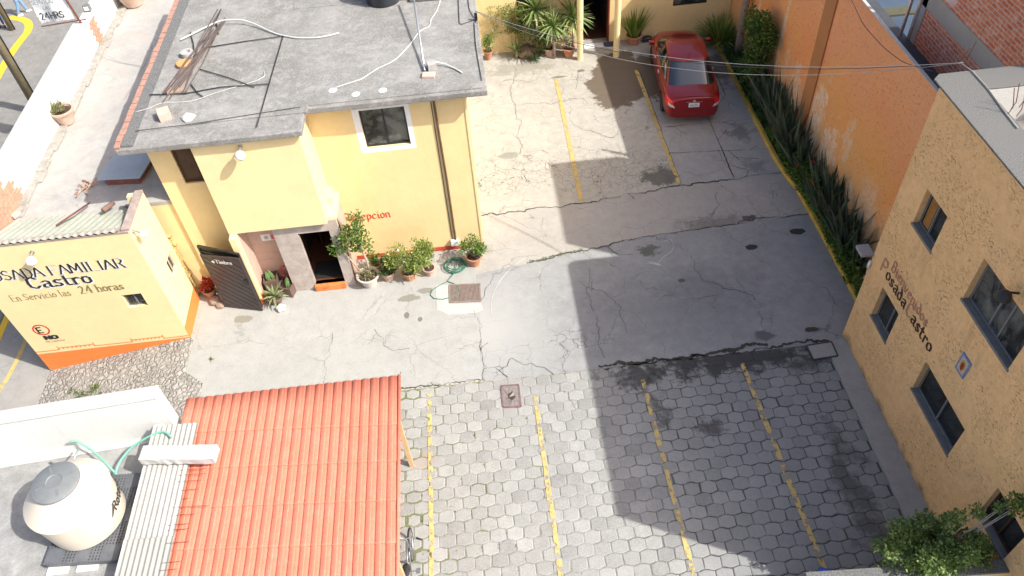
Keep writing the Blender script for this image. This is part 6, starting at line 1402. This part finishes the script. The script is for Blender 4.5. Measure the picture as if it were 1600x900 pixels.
pd = MB().tube([(-.12, -.42, .30), (.12, -.42, .30)], .012, 6); pd.box((.1, -.47, .28), (.18, -.37, .31)); pd.box((-.18, -.47, .28), (-.1, -.37, .31)); obj('crank', pd, bf, by, local=True)
# blue bundle at the bottom edge
bl = thing('blue_bundle', 'small bright blue and white cloth bundle at the bottom edge of the yard', 'bundle', G(1290, 906, .03))
rg = random.Random(3); bmk = bmesh.new(); bmesh.ops.create_icosphere(bmk, subdivisions=3, radius=.2)
for v in bmk.verts: v.co *= 1+.14*math.sin(v.co.x*31+v.co.y*17)+.08*math.sin(v.co.z*45); v.co.z = max(-.08, v.co.z*.7)+.08
bmk.verts.index_update(); m_ = MB().add([v.co.copy() for v in bmk.verts], [tuple(v.index for v in f.verts) for f in bmk.faces]); obj('cloth', m_, simple('bright_blue_cloth', (.02, .10, .55), .6, .3, 12), bl, smooth=True, local=True)
m_ = MB().add([v.co*.62+Vector((-.24, .04, .0)) for v in bmk.verts], [tuple(v.index for v in f.verts) for f in bmk.faces]); bmk.free(); obj('white_cloth', m_, M['letter_white'], bl, smooth=True, local=True)
# ================================================================== STORAGE ROOF
pc4 = G(139, 807, 2.60); PZ = 2.60
pal = thing('plastic_pallet', 'dark grey perforated plastic pallet under the round tank', 'pallet', (pc4.x+.12, pc4.y-.02, 2.46), rad(-3))
pm_ = MB(); hx, hy = .66, .86
for i in range(23):
    x = -hx+.02+i*(2*hx-.04)/22
    pm_.box((x-.016, -hy, .11), (x+.016, hy, .135))
for j in range(31):
    y = -hy+.02+j*(2*hy-.04)/30; pm_.box((-hx, y-.013, .109), (hx, y+.013, .132))
for (x, y) in ((-.5, -.7), (.5, -.7), (-.5, .7), (.5, .7), (0, 0), (-.5, 0), (.5, 0), (0, -.7), (0, .7)): pm_.box((x-.13, y-.13, .10), (x+.13, y+.13, .138))
obj('deck', pm_, M['pallet'], pal, local=True)
sk_ = MB(); [sk_.box((-hx, y-.05, 0), (hx, y+.05, .03)) for y in (-.8, 0, .8)]; sk_.box((-hx, -hy, .03), (-hx+.04, hy, .11)); sk_.box((hx-.04, -hy, .03), (hx, hy, .11)); sk_.box((-hx, -hy, .03), (hx, -hy+.03, .11)); obj('skid', sk_, M['pallet'], pal, local=True)
for k, (x, y) in enumerate(((-.4, -.86), (.12, -.86), (.5, -.1))): tag(obj('white_block', MB().box((pc4.x+x-.16, pc4.y+y-.12, FZ+.0), (pc4.x+x+.22, pc4.y+y+.05, FZ+.038)), M['whitewash'], bevel=.01), ['left white block under the near edge of the pallet', 'right white block under the near edge of the pallet', 'white block hidden under the right side of the pallet'][k], 'block', 'blocks under the pallet')
tk = thing('water_tank', 'round beige plastic water tank with conical shoulder and grey lid', 'water tank', (pc4.x, pc4.y, PZ), 0); tk.scale = (1.05, 1.05, .92)
obj('tank_body', MB().lathe([(.0, .0), (.60, 0), (.635, .03), (.66, .45), (.675, .84), (.70, .86), (.70, .90), (.665, .93), (.375, 1.27), (.35, 1.29), (.35, 1.37), (0, 1.375)], n=64), M['tank'], tk, smooth=True, auto=24, local=True)
ldm = MB().lathe([(.37, 1.34), (.385, 1.345), (.385, 1.385), (.36, 1.405), (.13, 1.435), (.12, 1.42), (.0, 1.42)], n=48); lo_ = obj('lid', ldm, M['lid'], tk, smooth=True, auto=35, local=True)
rb2 = MB()
for k in range(4): a = k*math.pi/2+.5; rb2.box((.16, -.018, 1.405), (.30, .018, 1.428), Matrix.Rotation(a, 4, 'Z'))
obj('lid_rib', rb2, M['lid'], lo_, local=True)
def wrapT(a0, z0, R):
    def f(s, t, l): a = a0+s/R; return (R*math.cos(a)+.006*math.cos(a)+l*math.cos(a), R*math.sin(a)+.006*math.sin(a)+l*math.sin(a), z0+t)
    return f
tx, _ = lettering('Rotoplas', .20, wrapT(rad(-12), .40, .668), nib=(.16, .15), width=.82); obj('tank_lettering', tx, simple('dark_grey_print', (.04, .04, .045), .5, .1, bump=0), tk, local=True)
lg_ = MB(); 
for k in range(3):
    P_ = [wrapT(rad(-24), .36, .668)(.02+.16*math.sin(i/8*1.6)-k*.0+.0, .02+.22*i/8+k*.03*math.sin(i/8*3.1), 0) for i in range(9)]; lg_.tube(P_, .007, 5)
obj('tank_emblem', lg_, simple('dark_grey_print_2', (.05, .05, .055), .5, .1, bump=0), tk, local=True)
# pipes from the tank
zt = PZ+.95
pp_ = [G(180, 741, 2.62), G(186, 722, 2.7), G(205, 698, 2.78), G(232, 682, 2.95), G(256, 672, 3.02), G(268, 683, 3.02)]
ht = [Vector(p) for p in pp_]; ptx = []
for i in range(len(ht)-1): ptx += [ht[i].lerp(ht[i+1], k/4) for k in range(4)]
ptx.append(ht[-1]); 
for _ in range(3): ptx = [ptx[0]]+[(ptx[i-1]+ptx[i]*2+ptx[i+1])/4 for i in range(1, len(ptx)-1)]+[ptx[-1]]
tag(obj('water_pipe', MB().tube(ptx, .022, 8), M['pipegreen'], smooth=True), 'curved green water pipe from the tank over to the corrugated cover', 'pipe')
tag(obj('water_pipe', MB().tube([G(182, 741, 2.62), G(160, 718, 2.66), G(143, 703, 2.7), G(122, 690, 2.78), G(107, 690, 2.86)], .020, 8), M['pipegreen'], smooth=True), 'straight green water pipe running back from the tank foot', 'pipe')
tag(obj('water_pipe', MB().tube([G(123, 700, 2.85), G(118, 712, 3.3), G(107, 736, 3.7)], .016, 8), M['pipepale'], smooth=True), 'faded green upright pipe standing behind the tank lid', 'pipe')
tag(obj('water_pipe', MB().tube([G(78, 722, 2.5), G(98, 730, 2.5), G(118, 734, 2.5)], .018, 8), M['cablegrey'], smooth=True), 'dark grey pipe lying on the roof behind the tank', 'pipe')
bmx = thing('weathered_beam', 'whitewashed rough beam lying across the corrugated cover and the tile edge', 'beam', G(280, 711, 3.0))
A_, B_ = G(222, 711, 3.12), G(338, 709, 3.10); d_ = B_-A_; Mb = d_.to_track_quat('X', 'Z').to_matrix().to_4x4(); Mb.translation = A_
rg = random.Random(8); vv = []; nseg = 14
for i in range(nseg+1):
    for (y, z) in ((-.15, -.1), (.15, -.1), (.15, .08), (-.15, .08)): vv.append(Mb @ Vector((d_.length*i/nseg, y+rg.gauss(0, .008), z+rg.gauss(0, .006))))
bmm = MB().add(vv, [(3, 2, 1, 0), tuple(nseg*4+k for k in range(4))]+[(i*4+k, i*4+(k+1) % 4, (i+1)*4+(k+1) % 4, (i+1)*4+k) for i in range(nseg) for k in range(4)]); obj('beam', bmm, M['weatherwood'], bmx, bevel=.012)
# ================================================================== RECEPTION ROOF CLUTTER
ZR = RT+.036
def R3(px, py, dz=.02): p = G(px, py, ZR); p.z += dz; return p
rg = random.Random(55)
bundle = [((345, 18), (255, 155)), ((352, 30), (262, 150)), ((354, 33), (275, 145)), ((338, 60), (292, 150)), ((348, 40), (268, 158)), ((336, 50), (258, 150)), ((330, 60), (288, 148)), ((350, 45), (282, 140)), ((341, 35), (290, 143)), ((343, 22), (300, 120)), ((325, 62), (268, 140)), ((338, 68), (255, 162))]
rbn = thing('rebar_bundle', 'heap of long rusty brown reinforcing rods lying on the grey roof', 'rods', R3(300, 95))
for i, (a, b) in enumerate(bundle): a = R3(*a, .03+.012*i); b = R3(*b, .03+.008*(12-i)); obj('rod', MB().tube([a, a.lerp(b, .5)+Vector((rg.gauss(0, .05), 0, .02)), b], .014, 6), simple('dusty_rust', (.11, .075, .066), .85, .3, 10) if i == 0 else bpy.data.materials['dusty_rust'], rbn, smooth=True)
bars = [('black steel bar reaching right from the middle of the rod heap', [(318, 77), (380, 67), (443, 58)]), ('black steel bar running down the roof towards the eave, right of the rod heap', [(443, 58), (422, 130), (402, 200)]),
        ('black steel bar running right from the foot of the rod heap', [(235, 150), (290, 148), (345, 138), (420, 133)]), ('black steel bar slanting from the rod heap to the lower bar', [(313, 110), (360, 124), (398, 138)]),
        ('short black rod crossing under the foot of the rod heap', [(298, 132), (310, 148), (318, 153)]), ('short bent black rod left of the rod heap', [(298, 52), (303, 70), (304, 92)]), ('short black rod at the top of the heap', [(346, 16), (338, 35), (342, 55)])]
for lab, P in bars: tag(obj('steel_bar', MB().tube([R3(*p, .035) for p in P], .013, 6), M['blackmetal'], smooth=True), lab, 'bar', 'loose steel bars on the roof')
tag(obj('conduit_pipe', MB().tube(smoothpts([R3(283, 65, .05), (R3(320, 47, .06)), R3(348, 39, .14), R3(380, 38, .14), R3(400, 42, .08), R3(432, 55, .03), R3(462, 61, .03), R3(492, 61, .03), R3(512, 58, .03), R3(530, 53, .03)]), .020, 8), M['pvc'], smooth=True), 'long curved white conduit lying over the rod heap', 'pipe')
tag(obj('conduit_pipe', MB().tube(smoothpts([R3(678, 104, .14), R3(695, 103, .06), R3(710, 108, .03), R3(722, 115, .03)]), .018, 8), M['pvc'], smooth=True), 'short curved white conduit leaving the block near the eave', 'pipe')
tag(obj('mast_pipe', MB().tube([R3(649, 12, .5), R3(653, 40, .36), R3(664, 113, .05)], .025, 8), M['steel'], smooth=True), 'straight galvanised pipe lying down the roof beside the block', 'pipe')
tag(obj('white_cable', MB().tube(smoothpts([R3(690, -5), R3(683, 18), R3(673, 32), R3(672, 42), R3(655, 50), R3(640, 72), R3(617, 96), R3(590, 108), R3(565, 125), R3(545, 131), R3(524, 138)]), .010, 6), M['cablewhite'], smooth=True), 'thin white cable snaking across the roof from the top edge', 'cable')
tag(obj('thin_wire', MB().tube(smoothpts([R3(212, 176), R3(235, 170), R3(250, 162), R3(300, 160), R3(340, 145), R3(400, 128), R3(415, 120), R3(412, 110)]), .006, 5), M['cablewhite'], smooth=True), 'thin pale wire across the left part of the roof', 'wire')
tag(obj('roof_wire', MB().tube(smoothpts([R3(212, 206), R3(300, 195), R3(380, 182), R3(470, 168)]), .007, 5), M['cable'], smooth=True), 'black wire along the roof above the projecting room', 'wire')
tag(obj('roof_wire', MB().tube(smoothpts([R3(741, 35), R3(743, 70), R3(748, 100), R3(753, 127)]), .009, 5), M['cable'], smooth=True), 'black wire down the right edge of the roof', 'wire')
tag(obj('roof_wire', MB().tube(smoothpts([R3(716, -5), R3(717, 20), R3(718, 40), R3(730, 36), R3(743, 32)]), .009, 5), M['cable'], smooth=True), 'black wire looped near the top right of the roof', 'wire')
tag(obj('roof_wire', MB().tube(smoothpts([R3(731, -5), R3(733, 15), R3(738, 24), R3(743, 32)]), .009, 5), M['cable'], smooth=True), 'black wire hanging from the cable clamp to the top edge', 'wire')
def loose(px, py, sx, sy, sz, rz, mat, name, lab, cat, group=None):
    p = R3(px, py, 0); t = obj(name, MB().box((-sx/2, -sy/2, 0), (sx/2, sy/2, sz)), mat, bevel=.008); t.location = p; t.rotation_euler = (0, 0, rz); tag(t, lab, cat, group); return t
loose(259, 184, .26, .30, .20, .35, M['redbrick'], 'brick', 'pinkish brick standing alone near the left eave', 'brick'); loose(670, 119, .30, .2, .06, -.15, M['redbrick'], 'brick', 'pinkish brick lying flat at the foot of the galvanised pipe', 'brick')
loose(675, 108, .20, .2, .18, .2, M['block'], 'cement_block', 'small pale cement block beside the galvanised pipe foot', 'block'); loose(276, 142, .44, .26, .06, .3, simple('brown_board', (.28, .22, .17), .8, .2), 'board', 'brown board under the foot of the rod heap', 'board')
o = obj('cement_ring', MB().lathe([(.15, 0), (.17, .02), (.16, .12), (.09, .12), (.08, .05), (0, .05)], n=20), M['block'], smooth=True, auto=40); o.location = R3(294, 87, 0); tag(o, 'small grey cement ring left of the rod heap', 'block')
o = obj('clay_disc', MB().lathe([(.0, 0), (.17, 0), (.185, .06), (.17, .085), (0, .085)], n=20), simple('orange_clay', (.62, .29, .10), .8, .15), smooth=True, auto=40); o.location = R3(288, 102, 0); tag(o, 'round orange clay disc left of the rod heap', 'disc')
bmk = bmesh.new(); bmesh.ops.create_icosphere(bmk, subdivisions=2, radius=.17); rg = random.Random(9)
for v in bmk.verts: v.co *= 1+rg.gauss(0, .12); v.co.z = max(0, v.co.z*.4)
bmk.verts.index_update(); o = obj('mortar_lump', MB().add([v.co.copy() for v in bmk.verts], [tuple(v.index for v in f.verts) for f in bmk.faces]), M['cement_top']); bmk.free(); o.location = R3(294, 184, 0); tag(o, 'flat pale mortar lump right of the lone brick', 'rubble')
bt = thing('black_barrel', 'dark round tank standing at the back of the grey roof', 'tank', R3(600, 0, 0)); obj('barrel_body', MB().lathe([(0, 0), (.44, 0), (.46, .03), (.46, .3), (.48, .33), (.46, .36), (.46, .9), (.3, 1.1), (0, 1.15)], n=32), simple('black_tank_plastic', (.035, .04, .05), .4, .3, 3), bt, smooth=True, auto=40, local=True)
obj('lid', MB().lathe([(.2, 1.08), (.2, 1.16), (0, 1.18)], n=24), M['blackmetal'], bt, local=True)
cb_ = loose(628, -6, .62, .5, .75, .05, simple('stained_concrete_block', (.22, .22, .215), .9, .45, 3, bump=.5), 'concrete_pier', 'stained concrete pier next to the dark round tank', 'pier')
# ================================================================== TERRACE OBJECTS
hz_ = thing('skylight_hatch', 'low blue grey sheet covered hatch on the terrace beside the reception wall', 'hatch', (-9.0, 16.4, 3.3))
sh = MB().prism([(-9.72, 16.2), (-8.62, 16.1), (-8.4, 17.3), (-9.5, 17.3)], 3.50, 3.535); obj('cover_sheet', sh, simple('blue_grey_sheet', (.33, .37, .40), .5, .15, 2), hz_, bevel=.008)
sh = MB().prism([(-9.55, 16.24), (-8.7, 16.16), (-8.5, 17.2), (-9.4, 17.2)], 3.30, 3.50); obj('kerb', sh, simple('dull_red_kerb', (.20, .07, .055), .8, .3), hz_)
p2 = thing('roof_vent', 'small blue grey metal vent cover leaning by the brick edge of the roof', 'vent', (-9.2, 18.6, 3.3)); Mv = Matrix.Translation((-9.05, 18.55, 3.35)) @ Matrix.Rotation(rad(-12), 4, 'Z') @ Matrix.Rotation(rad(20), 4, 'Y')
obj('cover_sheet', MB().box((-.28, -.55, .35), (.3, .5, .37), Mv), bpy.data.materials['blue_grey_sheet'], p2); obj('box', MB().box((-.22, -.5, -.05), (.26, .42, .35), Mv), M['blackmetal'], p2)
rg = random.Random(13); de = thing('debris_heap', 'small heap of broken wood and wire on the terrace', 'debris', G(136, 297, 3.3)); dm_ = MB()
for _ in range(16): c = Vector((rg.uniform(-.18, .18), rg.uniform(-.3, .35), .03)); d = Vector((rg.gauss(0, 1), rg.gauss(0, 1), rg.gauss(0, .2))).normalized()*rg.uniform(.06, .2); dm_.tube([c-d, c+d+Vector((0, 0, .05))], rg.uniform(.008, .03), 5)
obj('scraps', dm_, simple('mixed_scrap', (.36, .24, .18), .9, .6, 14), de, local=True)
tag(obj('iron_rod', MB().tube([G(88, 352, 3.72), G(140, 317, 3.45)], .022, 7), M['rust'], smooth=True), 'rusty rod lying across the corrugated sheet roof', 'rod')
tag(obj('wooden_log', MB().tube([G(161, 329, 3.55), G(177, 317, 3.5)], .06, 9), simple('brown_log', (.20, .12, .09), .9, .3), smooth=True), 'short brown log on the corrugated roof near the coping', 'log')
for k, (px, py) in enumerate(((28, 303), (25, 338), (22, 297))): o = obj('brick_fragment', MB().box((-.1, -.07, 0), (.12, .07, .09)), M['redbrick'], bevel=.015); o.location = G(px, py, 3.34); o.rotation_euler = (0, 0, k*1.1); tag(o, ['broken brick on the terrace below the bare brick patch', 'flat broken brick at the left edge of the corrugated roof', 'second broken brick against the bare brick patch'][k], 'brick', 'broken bricks by the parapet')
# banner on its mast
bn_ = thing('street_banner', 'white banner reading SERVICIO LAS 24HRS hung out over the street from a rusty mast', 'banner', G(152, 79, 3.3))
YM = G(152, 79, 3.3).y; ms_ = MB().tube([G(152, 79, 3.3), OY(126, 35, YM), OY(104, 0, YM), OY(70, -55, YM)], .035, 8); obj('mast', ms_, M['rust'], bn_, smooth=True)
BL, BR = OY(64, 34, YM), OY(119, 33, YM); TL = OY(47, 0, YM); TR = OY(100, 0, YM)
zb = (BL.z+BR.z)/2; Wb = BR.x-BL.x; bn_m = MB(); NX, NZ_ = 16, 20; Hb = 2.6
for j in range(NZ_+1):
    for i in range(NX+1): uu, vv_ = i/NX, j/NZ_; bn_m.v.append((BL.x+Wb*uu, YM-.02+.03*math.sin(7*uu+5*vv_)+.025*math.sin(11*(uu-vv_)), zb+Hb*vv_+.05*uu))
for j in range(NZ_):
    for i in range(NX): q = j*(NX+1)+i; bn_m.f.append((q, q+1, q+NX+2, q+NX+1))
obj('banner_sheet', bn_m, M['banner'], bn_, smooth=True)
bw = lambda x0, z0: (lambda s, t, l: (BL.x+x0+s, YM-.085-l, zb+z0+t))
lt, _ = lettering('24HRS', .20, bw(.10, .15), nib=(.13, .11), width=1.02); obj('banner_lettering', lt, M['letter_black'], bn_)
lt, _ = lettering('SERVICIO', .13, bw(.05, .62), nib=(.10, .08), width=1.0); obj('banner_lettering', lt, simple('grey_banner_print', (.16, .16, .17), .6, .1, bump=0), bn_)
lt, _ = lettering('LAS', .10, bw(.30, .44), nib=(.10, .08), width=1.0); obj('banner_lettering', lt, bpy.data.materials['grey_banner_print'], bn_)
obj('banner_bar', MB().tube([(BL.x-.05, YM, zb-.1), (BR.x+.3, YM, zb-.02)], .02, 6), M['rust'], bn_)
obj('guy_wire', MB().tube([G(152, 79, 3.5), G(190, 98, 3.33), G(225, 104, 3.35), R3(240, 70)], .008, 5), M['cablegrey'], bn_)
cl_ = MB().box((-.1, -.08, 0), (.1, .08, .2)); o = obj('floodlight', cl_, M['greyframe'], bevel=.02); o.location = (-11.78, 24.05, 4.16); tag(o, 'small white faced floodlight on top of the parapet by the mast', 'floodlight'); obj('lens', MB().box((-.07, -.085, .05), (.07, -.081, .17)), M['whiteplastic'], o, local=True)
# utility poles
def pole(base, h, lab, r=.14): 
    t = thing('utility_pole', lab, 'pole', base, 0, 'utility poles along the street'); obj('pole', MB().tube([(0, 0, -.05), (.02, 0, h*.5), (0, .02, h)], [r, r*.9, r*.75], 14), M['polewood'], t, smooth=True, local=True)
    obj('pole_band', MB().lathe([(r*1.06, 0), (r*1.06, .06)], (0, 0, h*.45), 14), M['blackmetal'], t, local=True); obj('cable_duct', MB().tube([(r+.02, -.02, 0), (r+.03, -.02, h*.5), (r, 0, h)], .022, 6), M['cable'], t, smooth=True, local=True); return t
pole(tuple(G(62, 174, -.70)), 8.5, 'brown wooden street pole behind the white parapet, nearer the camera', .17); pole(tuple(G(19, 46, -.74)), 7.5, 'dark slim street pole between the two pedestrians', .12)
# street kerb paint line and island
yl = MB(); pts = [G(*p, -.74) for p in ((-20, 150), (0, 112), (18, 82), (33, 62), (43, 50), (46, 40), (42, 33), (32, 29), (14, 27))]; yl.strip(smoothpts(pts, 5, 3), .34, -.742); struct('street_line', yl, M['paint3'])
yl = MB(); yl.strip([G(-10, 622, -.69), G(12, 590, -.69), G(30, 555, -.69), G(45, 520, -.69)], .12, -.694); struct('kerb_line', yl, M['paint2'])
# people
def person(base, lab, face, shirt, jeans, stride=.2, seed=0):
    sc = 1.0; t = thing('person', lab, 'person', base, face)
    V_ = dict(pel=(0, 0, .95), wst=(0, .0, 1.12), ch=(0, .0, 1.35), nk=(0, .01, 1.50), hd=(0, .02, 1.62), ht=(0, .02, 1.74), shl=(-.19, 0, 1.42), shr=(.19, 0, 1.42), ell=(-.25, -.05, 1.14), elr=(.25, .05, 1.14), wrl=(-.24, .06, .90), wrr=(.24, .14, .92),
              hl=(-.09, 0, .90), hr=(.09, 0, .90), kl=(-.10, stride*.55+.03, .50), kr=(.10, -stride*.35+.03, .50), al=(-.10, stride, .09), ar=(.10, -stride, .10), tl=(-.10, stride+.15, .04), tr=(.10, -stride+.15, .04), hal=(-.24, .09, .80), har=(.24, .18, .83))
    RR = dict(pel=.14, wst=.12, ch=.15, nk=.055, hd=.088, ht=.07, shl=.065, shr=.065, ell=.042, elr=.042, wrl=.03, wrr=.03, hl=.10, hr=.10, kl=.065, kr=.065, al=.042, ar=.042, tl=.035, tr=.035, hal=.028, har=.028)
    E_ = [('pel', 'wst'), ('wst', 'ch'), ('ch', 'nk'), ('nk', 'hd'), ('hd', 'ht'), ('ch', 'shl'), ('ch', 'shr'), ('shl', 'ell'), ('shr', 'elr'), ('ell', 'wrl'), ('elr', 'wrr'), ('wrl', 'hal'), ('wrr', 'har'), ('pel', 'hl'), ('pel', 'hr'), ('hl', 'kl'), ('hr', 'kr'), ('kl', 'al'), ('kr', 'ar'), ('al', 'tl'), ('ar', 'tr')]
    def skin(names, grow=0, fing=False):
        idx = {n: i for i, n in enumerate(names)}; vs = [V_[n] for n in names]; es = [(idx[a], idx[b]) for a, b in E_ if a in idx and b in idx]; rr = [RR[n]+grow for n in names]
        if fing:
            for s, h in ((-1, 'hal'), (1, 'har')):
                for k in range(5):
                    o = Vector(V_[h]); d = Vector(((k-2)*.012, .012*k-.01, -.075 if k else -.03)); vs.append(tuple(o+d*.5+Vector((0, .03 if k == 0 else 0, 0)))); vs.append(tuple(o+d+Vector((0, .045 if k == 0 else .01, 0)))); n0 = len(vs)-2; es += [(idx[h], n0), (n0, n0+1)]; rr += [.010, .008]
        me = bpy.data.meshes.new('p'); me.from_pydata(vs, es, []); ob = bpy.data.objects.new('p', me); col.objects.link(ob); ob.modifiers.new('s', 'SKIN'); me.skin_vertices[0].data[0].use_root = True
        for i, r in enumerate(rr): me.skin_vertices[0].data[i].radius = (r, r*.85)
        ss = ob.modifiers.new('ss', 'SUBSURF'); ss.levels = 2; dg = bpy.context.evaluated_depsgraph_get(); m2 = bpy.data.meshes.new_from_object(ob.evaluated_get(dg)); bpy.data.objects.remove(ob, do_unlink=True); return m2
    sk = simple('skin_tone', (.42, .24, .15), .6, .05, bump=0) if 'skin_tone' not in bpy.data.materials else bpy.data.materials['skin_tone']
    names = list(V_); body = obj('body', skin(names, 0, True), sk, t, smooth=True, local=True)
    obj('trousers', skin(['pel', 'hl', 'hr', 'kl', 'kr', 'al', 'ar'], .014), jeans, t, smooth=True, local=True); obj('shirt', skin(['wst', 'ch', 'shl', 'shr', 'ell', 'elr'], .016), shirt, t, smooth=True, local=True)
    for s, a in (('l', V_['al']), ('r', V_['ar'])): obj('shoe', MB().lathe([(0, 0), (.05, 0), (.052, .04), (.035, .085), (0, .09)], n=14, M=Matrix.Translation((a[0], a[1]+.06, -.0)) @ Matrix.Diagonal((1, 2.6, 1, 1))), M['letter_white'] if seed == 0 else M['blackmetal'], t, smooth=True, local=True)
    obj('hair', MB().lathe([(.098, 0), (.105, .05), (.08, .10), (0, .125)], (0, .01, 1.66), 16), M['blackmetal'], t, smooth=True, local=True)
    fc = MB(); 
    for s in (-1, 1): fc.lathe([(0, -.008), (.008, 0), (0, .008)], (s*.032, .105, 1.655), 8)
    obj('eye', fc, M['blackmetal'], t, local=True); obj('nose', MB().lathe([(0, -.02), (.014, -.012), (.009, .012), (0, .02)], (0, .112, 1.63), 8), sk, t, smooth=True, local=True); obj('mouth', MB().box((-.02, .095, 1.585), (.02, .101, 1.592)), simple('lip_tone', (.35, .12, .09), .6, .1, bump=0), t, local=True)
    for s in (-1, 1): obj('ear', MB().lathe([(0, -.03), (.012, 0), (0, .03)], (s*.092, .02, 1.645), 8), sk, t, smooth=True, local=True)
    return t
jb = simple('light_blue_denim', (.17, .30, .48), .85, .2, 12); jd = simple('dark_blue_denim', (.035, .06, .13), .85, .2, 12)
person(tuple(G(37, 22, -.74)), 'pedestrian in light blue jeans and white shoes walking in the street', rad(-60), simple('white_shirt', (.6, .58, .6), .8, .1), jb, .2, 0)
person(tuple(G(4, 41, -.74)), 'pedestrian in dark blue jeans standing by the street pole', rad(200), simple('maroon_shirt', (.2, .04, .05), .8, .1), jd, .06, 1)
# ================================================================== OVERHEAD CABLES
def cablerun(name, lab, P, r=.011, mat='cable', group='overhead cables across the yard'):
    tag(obj(name, MB().tube(smoothpts(P, 8, 6), r, 6), M[mat], smooth=True), lab, 'cable', group)
SA = OY(744, 32, 18.8); e_ = G(1505, 98, 7.35)
def sagline(a, b, sag, off=(0, 0, 0)): return [a.lerp(b, i/14)+Vector(off)-Z3*sag*4*(i/14)*(1-i/14) for i in range(15)]
SA = R3(744, 32, .25)
cablerun('overhead_cable', 'uppermost pale cable from the reception roof to the guest house corner', sagline(SA, e_, .62), .0055, 'cablegrey')
cablerun('overhead_cable', 'middle dark cable from the reception roof to the guest house corner', sagline(SA, e_, .70, (0, .02, 0)), .007)
cablerun('overhead_cable', 'lowest sagging pale cable from the reception roof to the guest house corner', sagline(SA, e_, .88), .0055, 'cablegrey')
cm2 = tag(obj('cable_clamp', MB().box((-.04, -.04, 0), (.04, .04, .2)), M['blackmetal'], bevel=.02), 'small black cable clamp at the right edge of the reception roof', 'clamp'); cm2.location = R3(744, 32, 0)
wp_ = [OX(1325, -6, 9.3), OX(1331, 0, 9.3), OX(1348, 38, 9.3), OX(1380, 74, 9.3), OX(1410, 97, 9.3), OX(1435, 105, 9.3), OX(1460, 112, 9.3)]
cablerun('wall_cable', 'thin black cable drooping in front of the orange wall towards the roof corner', wp_, .008, 'cable', None)
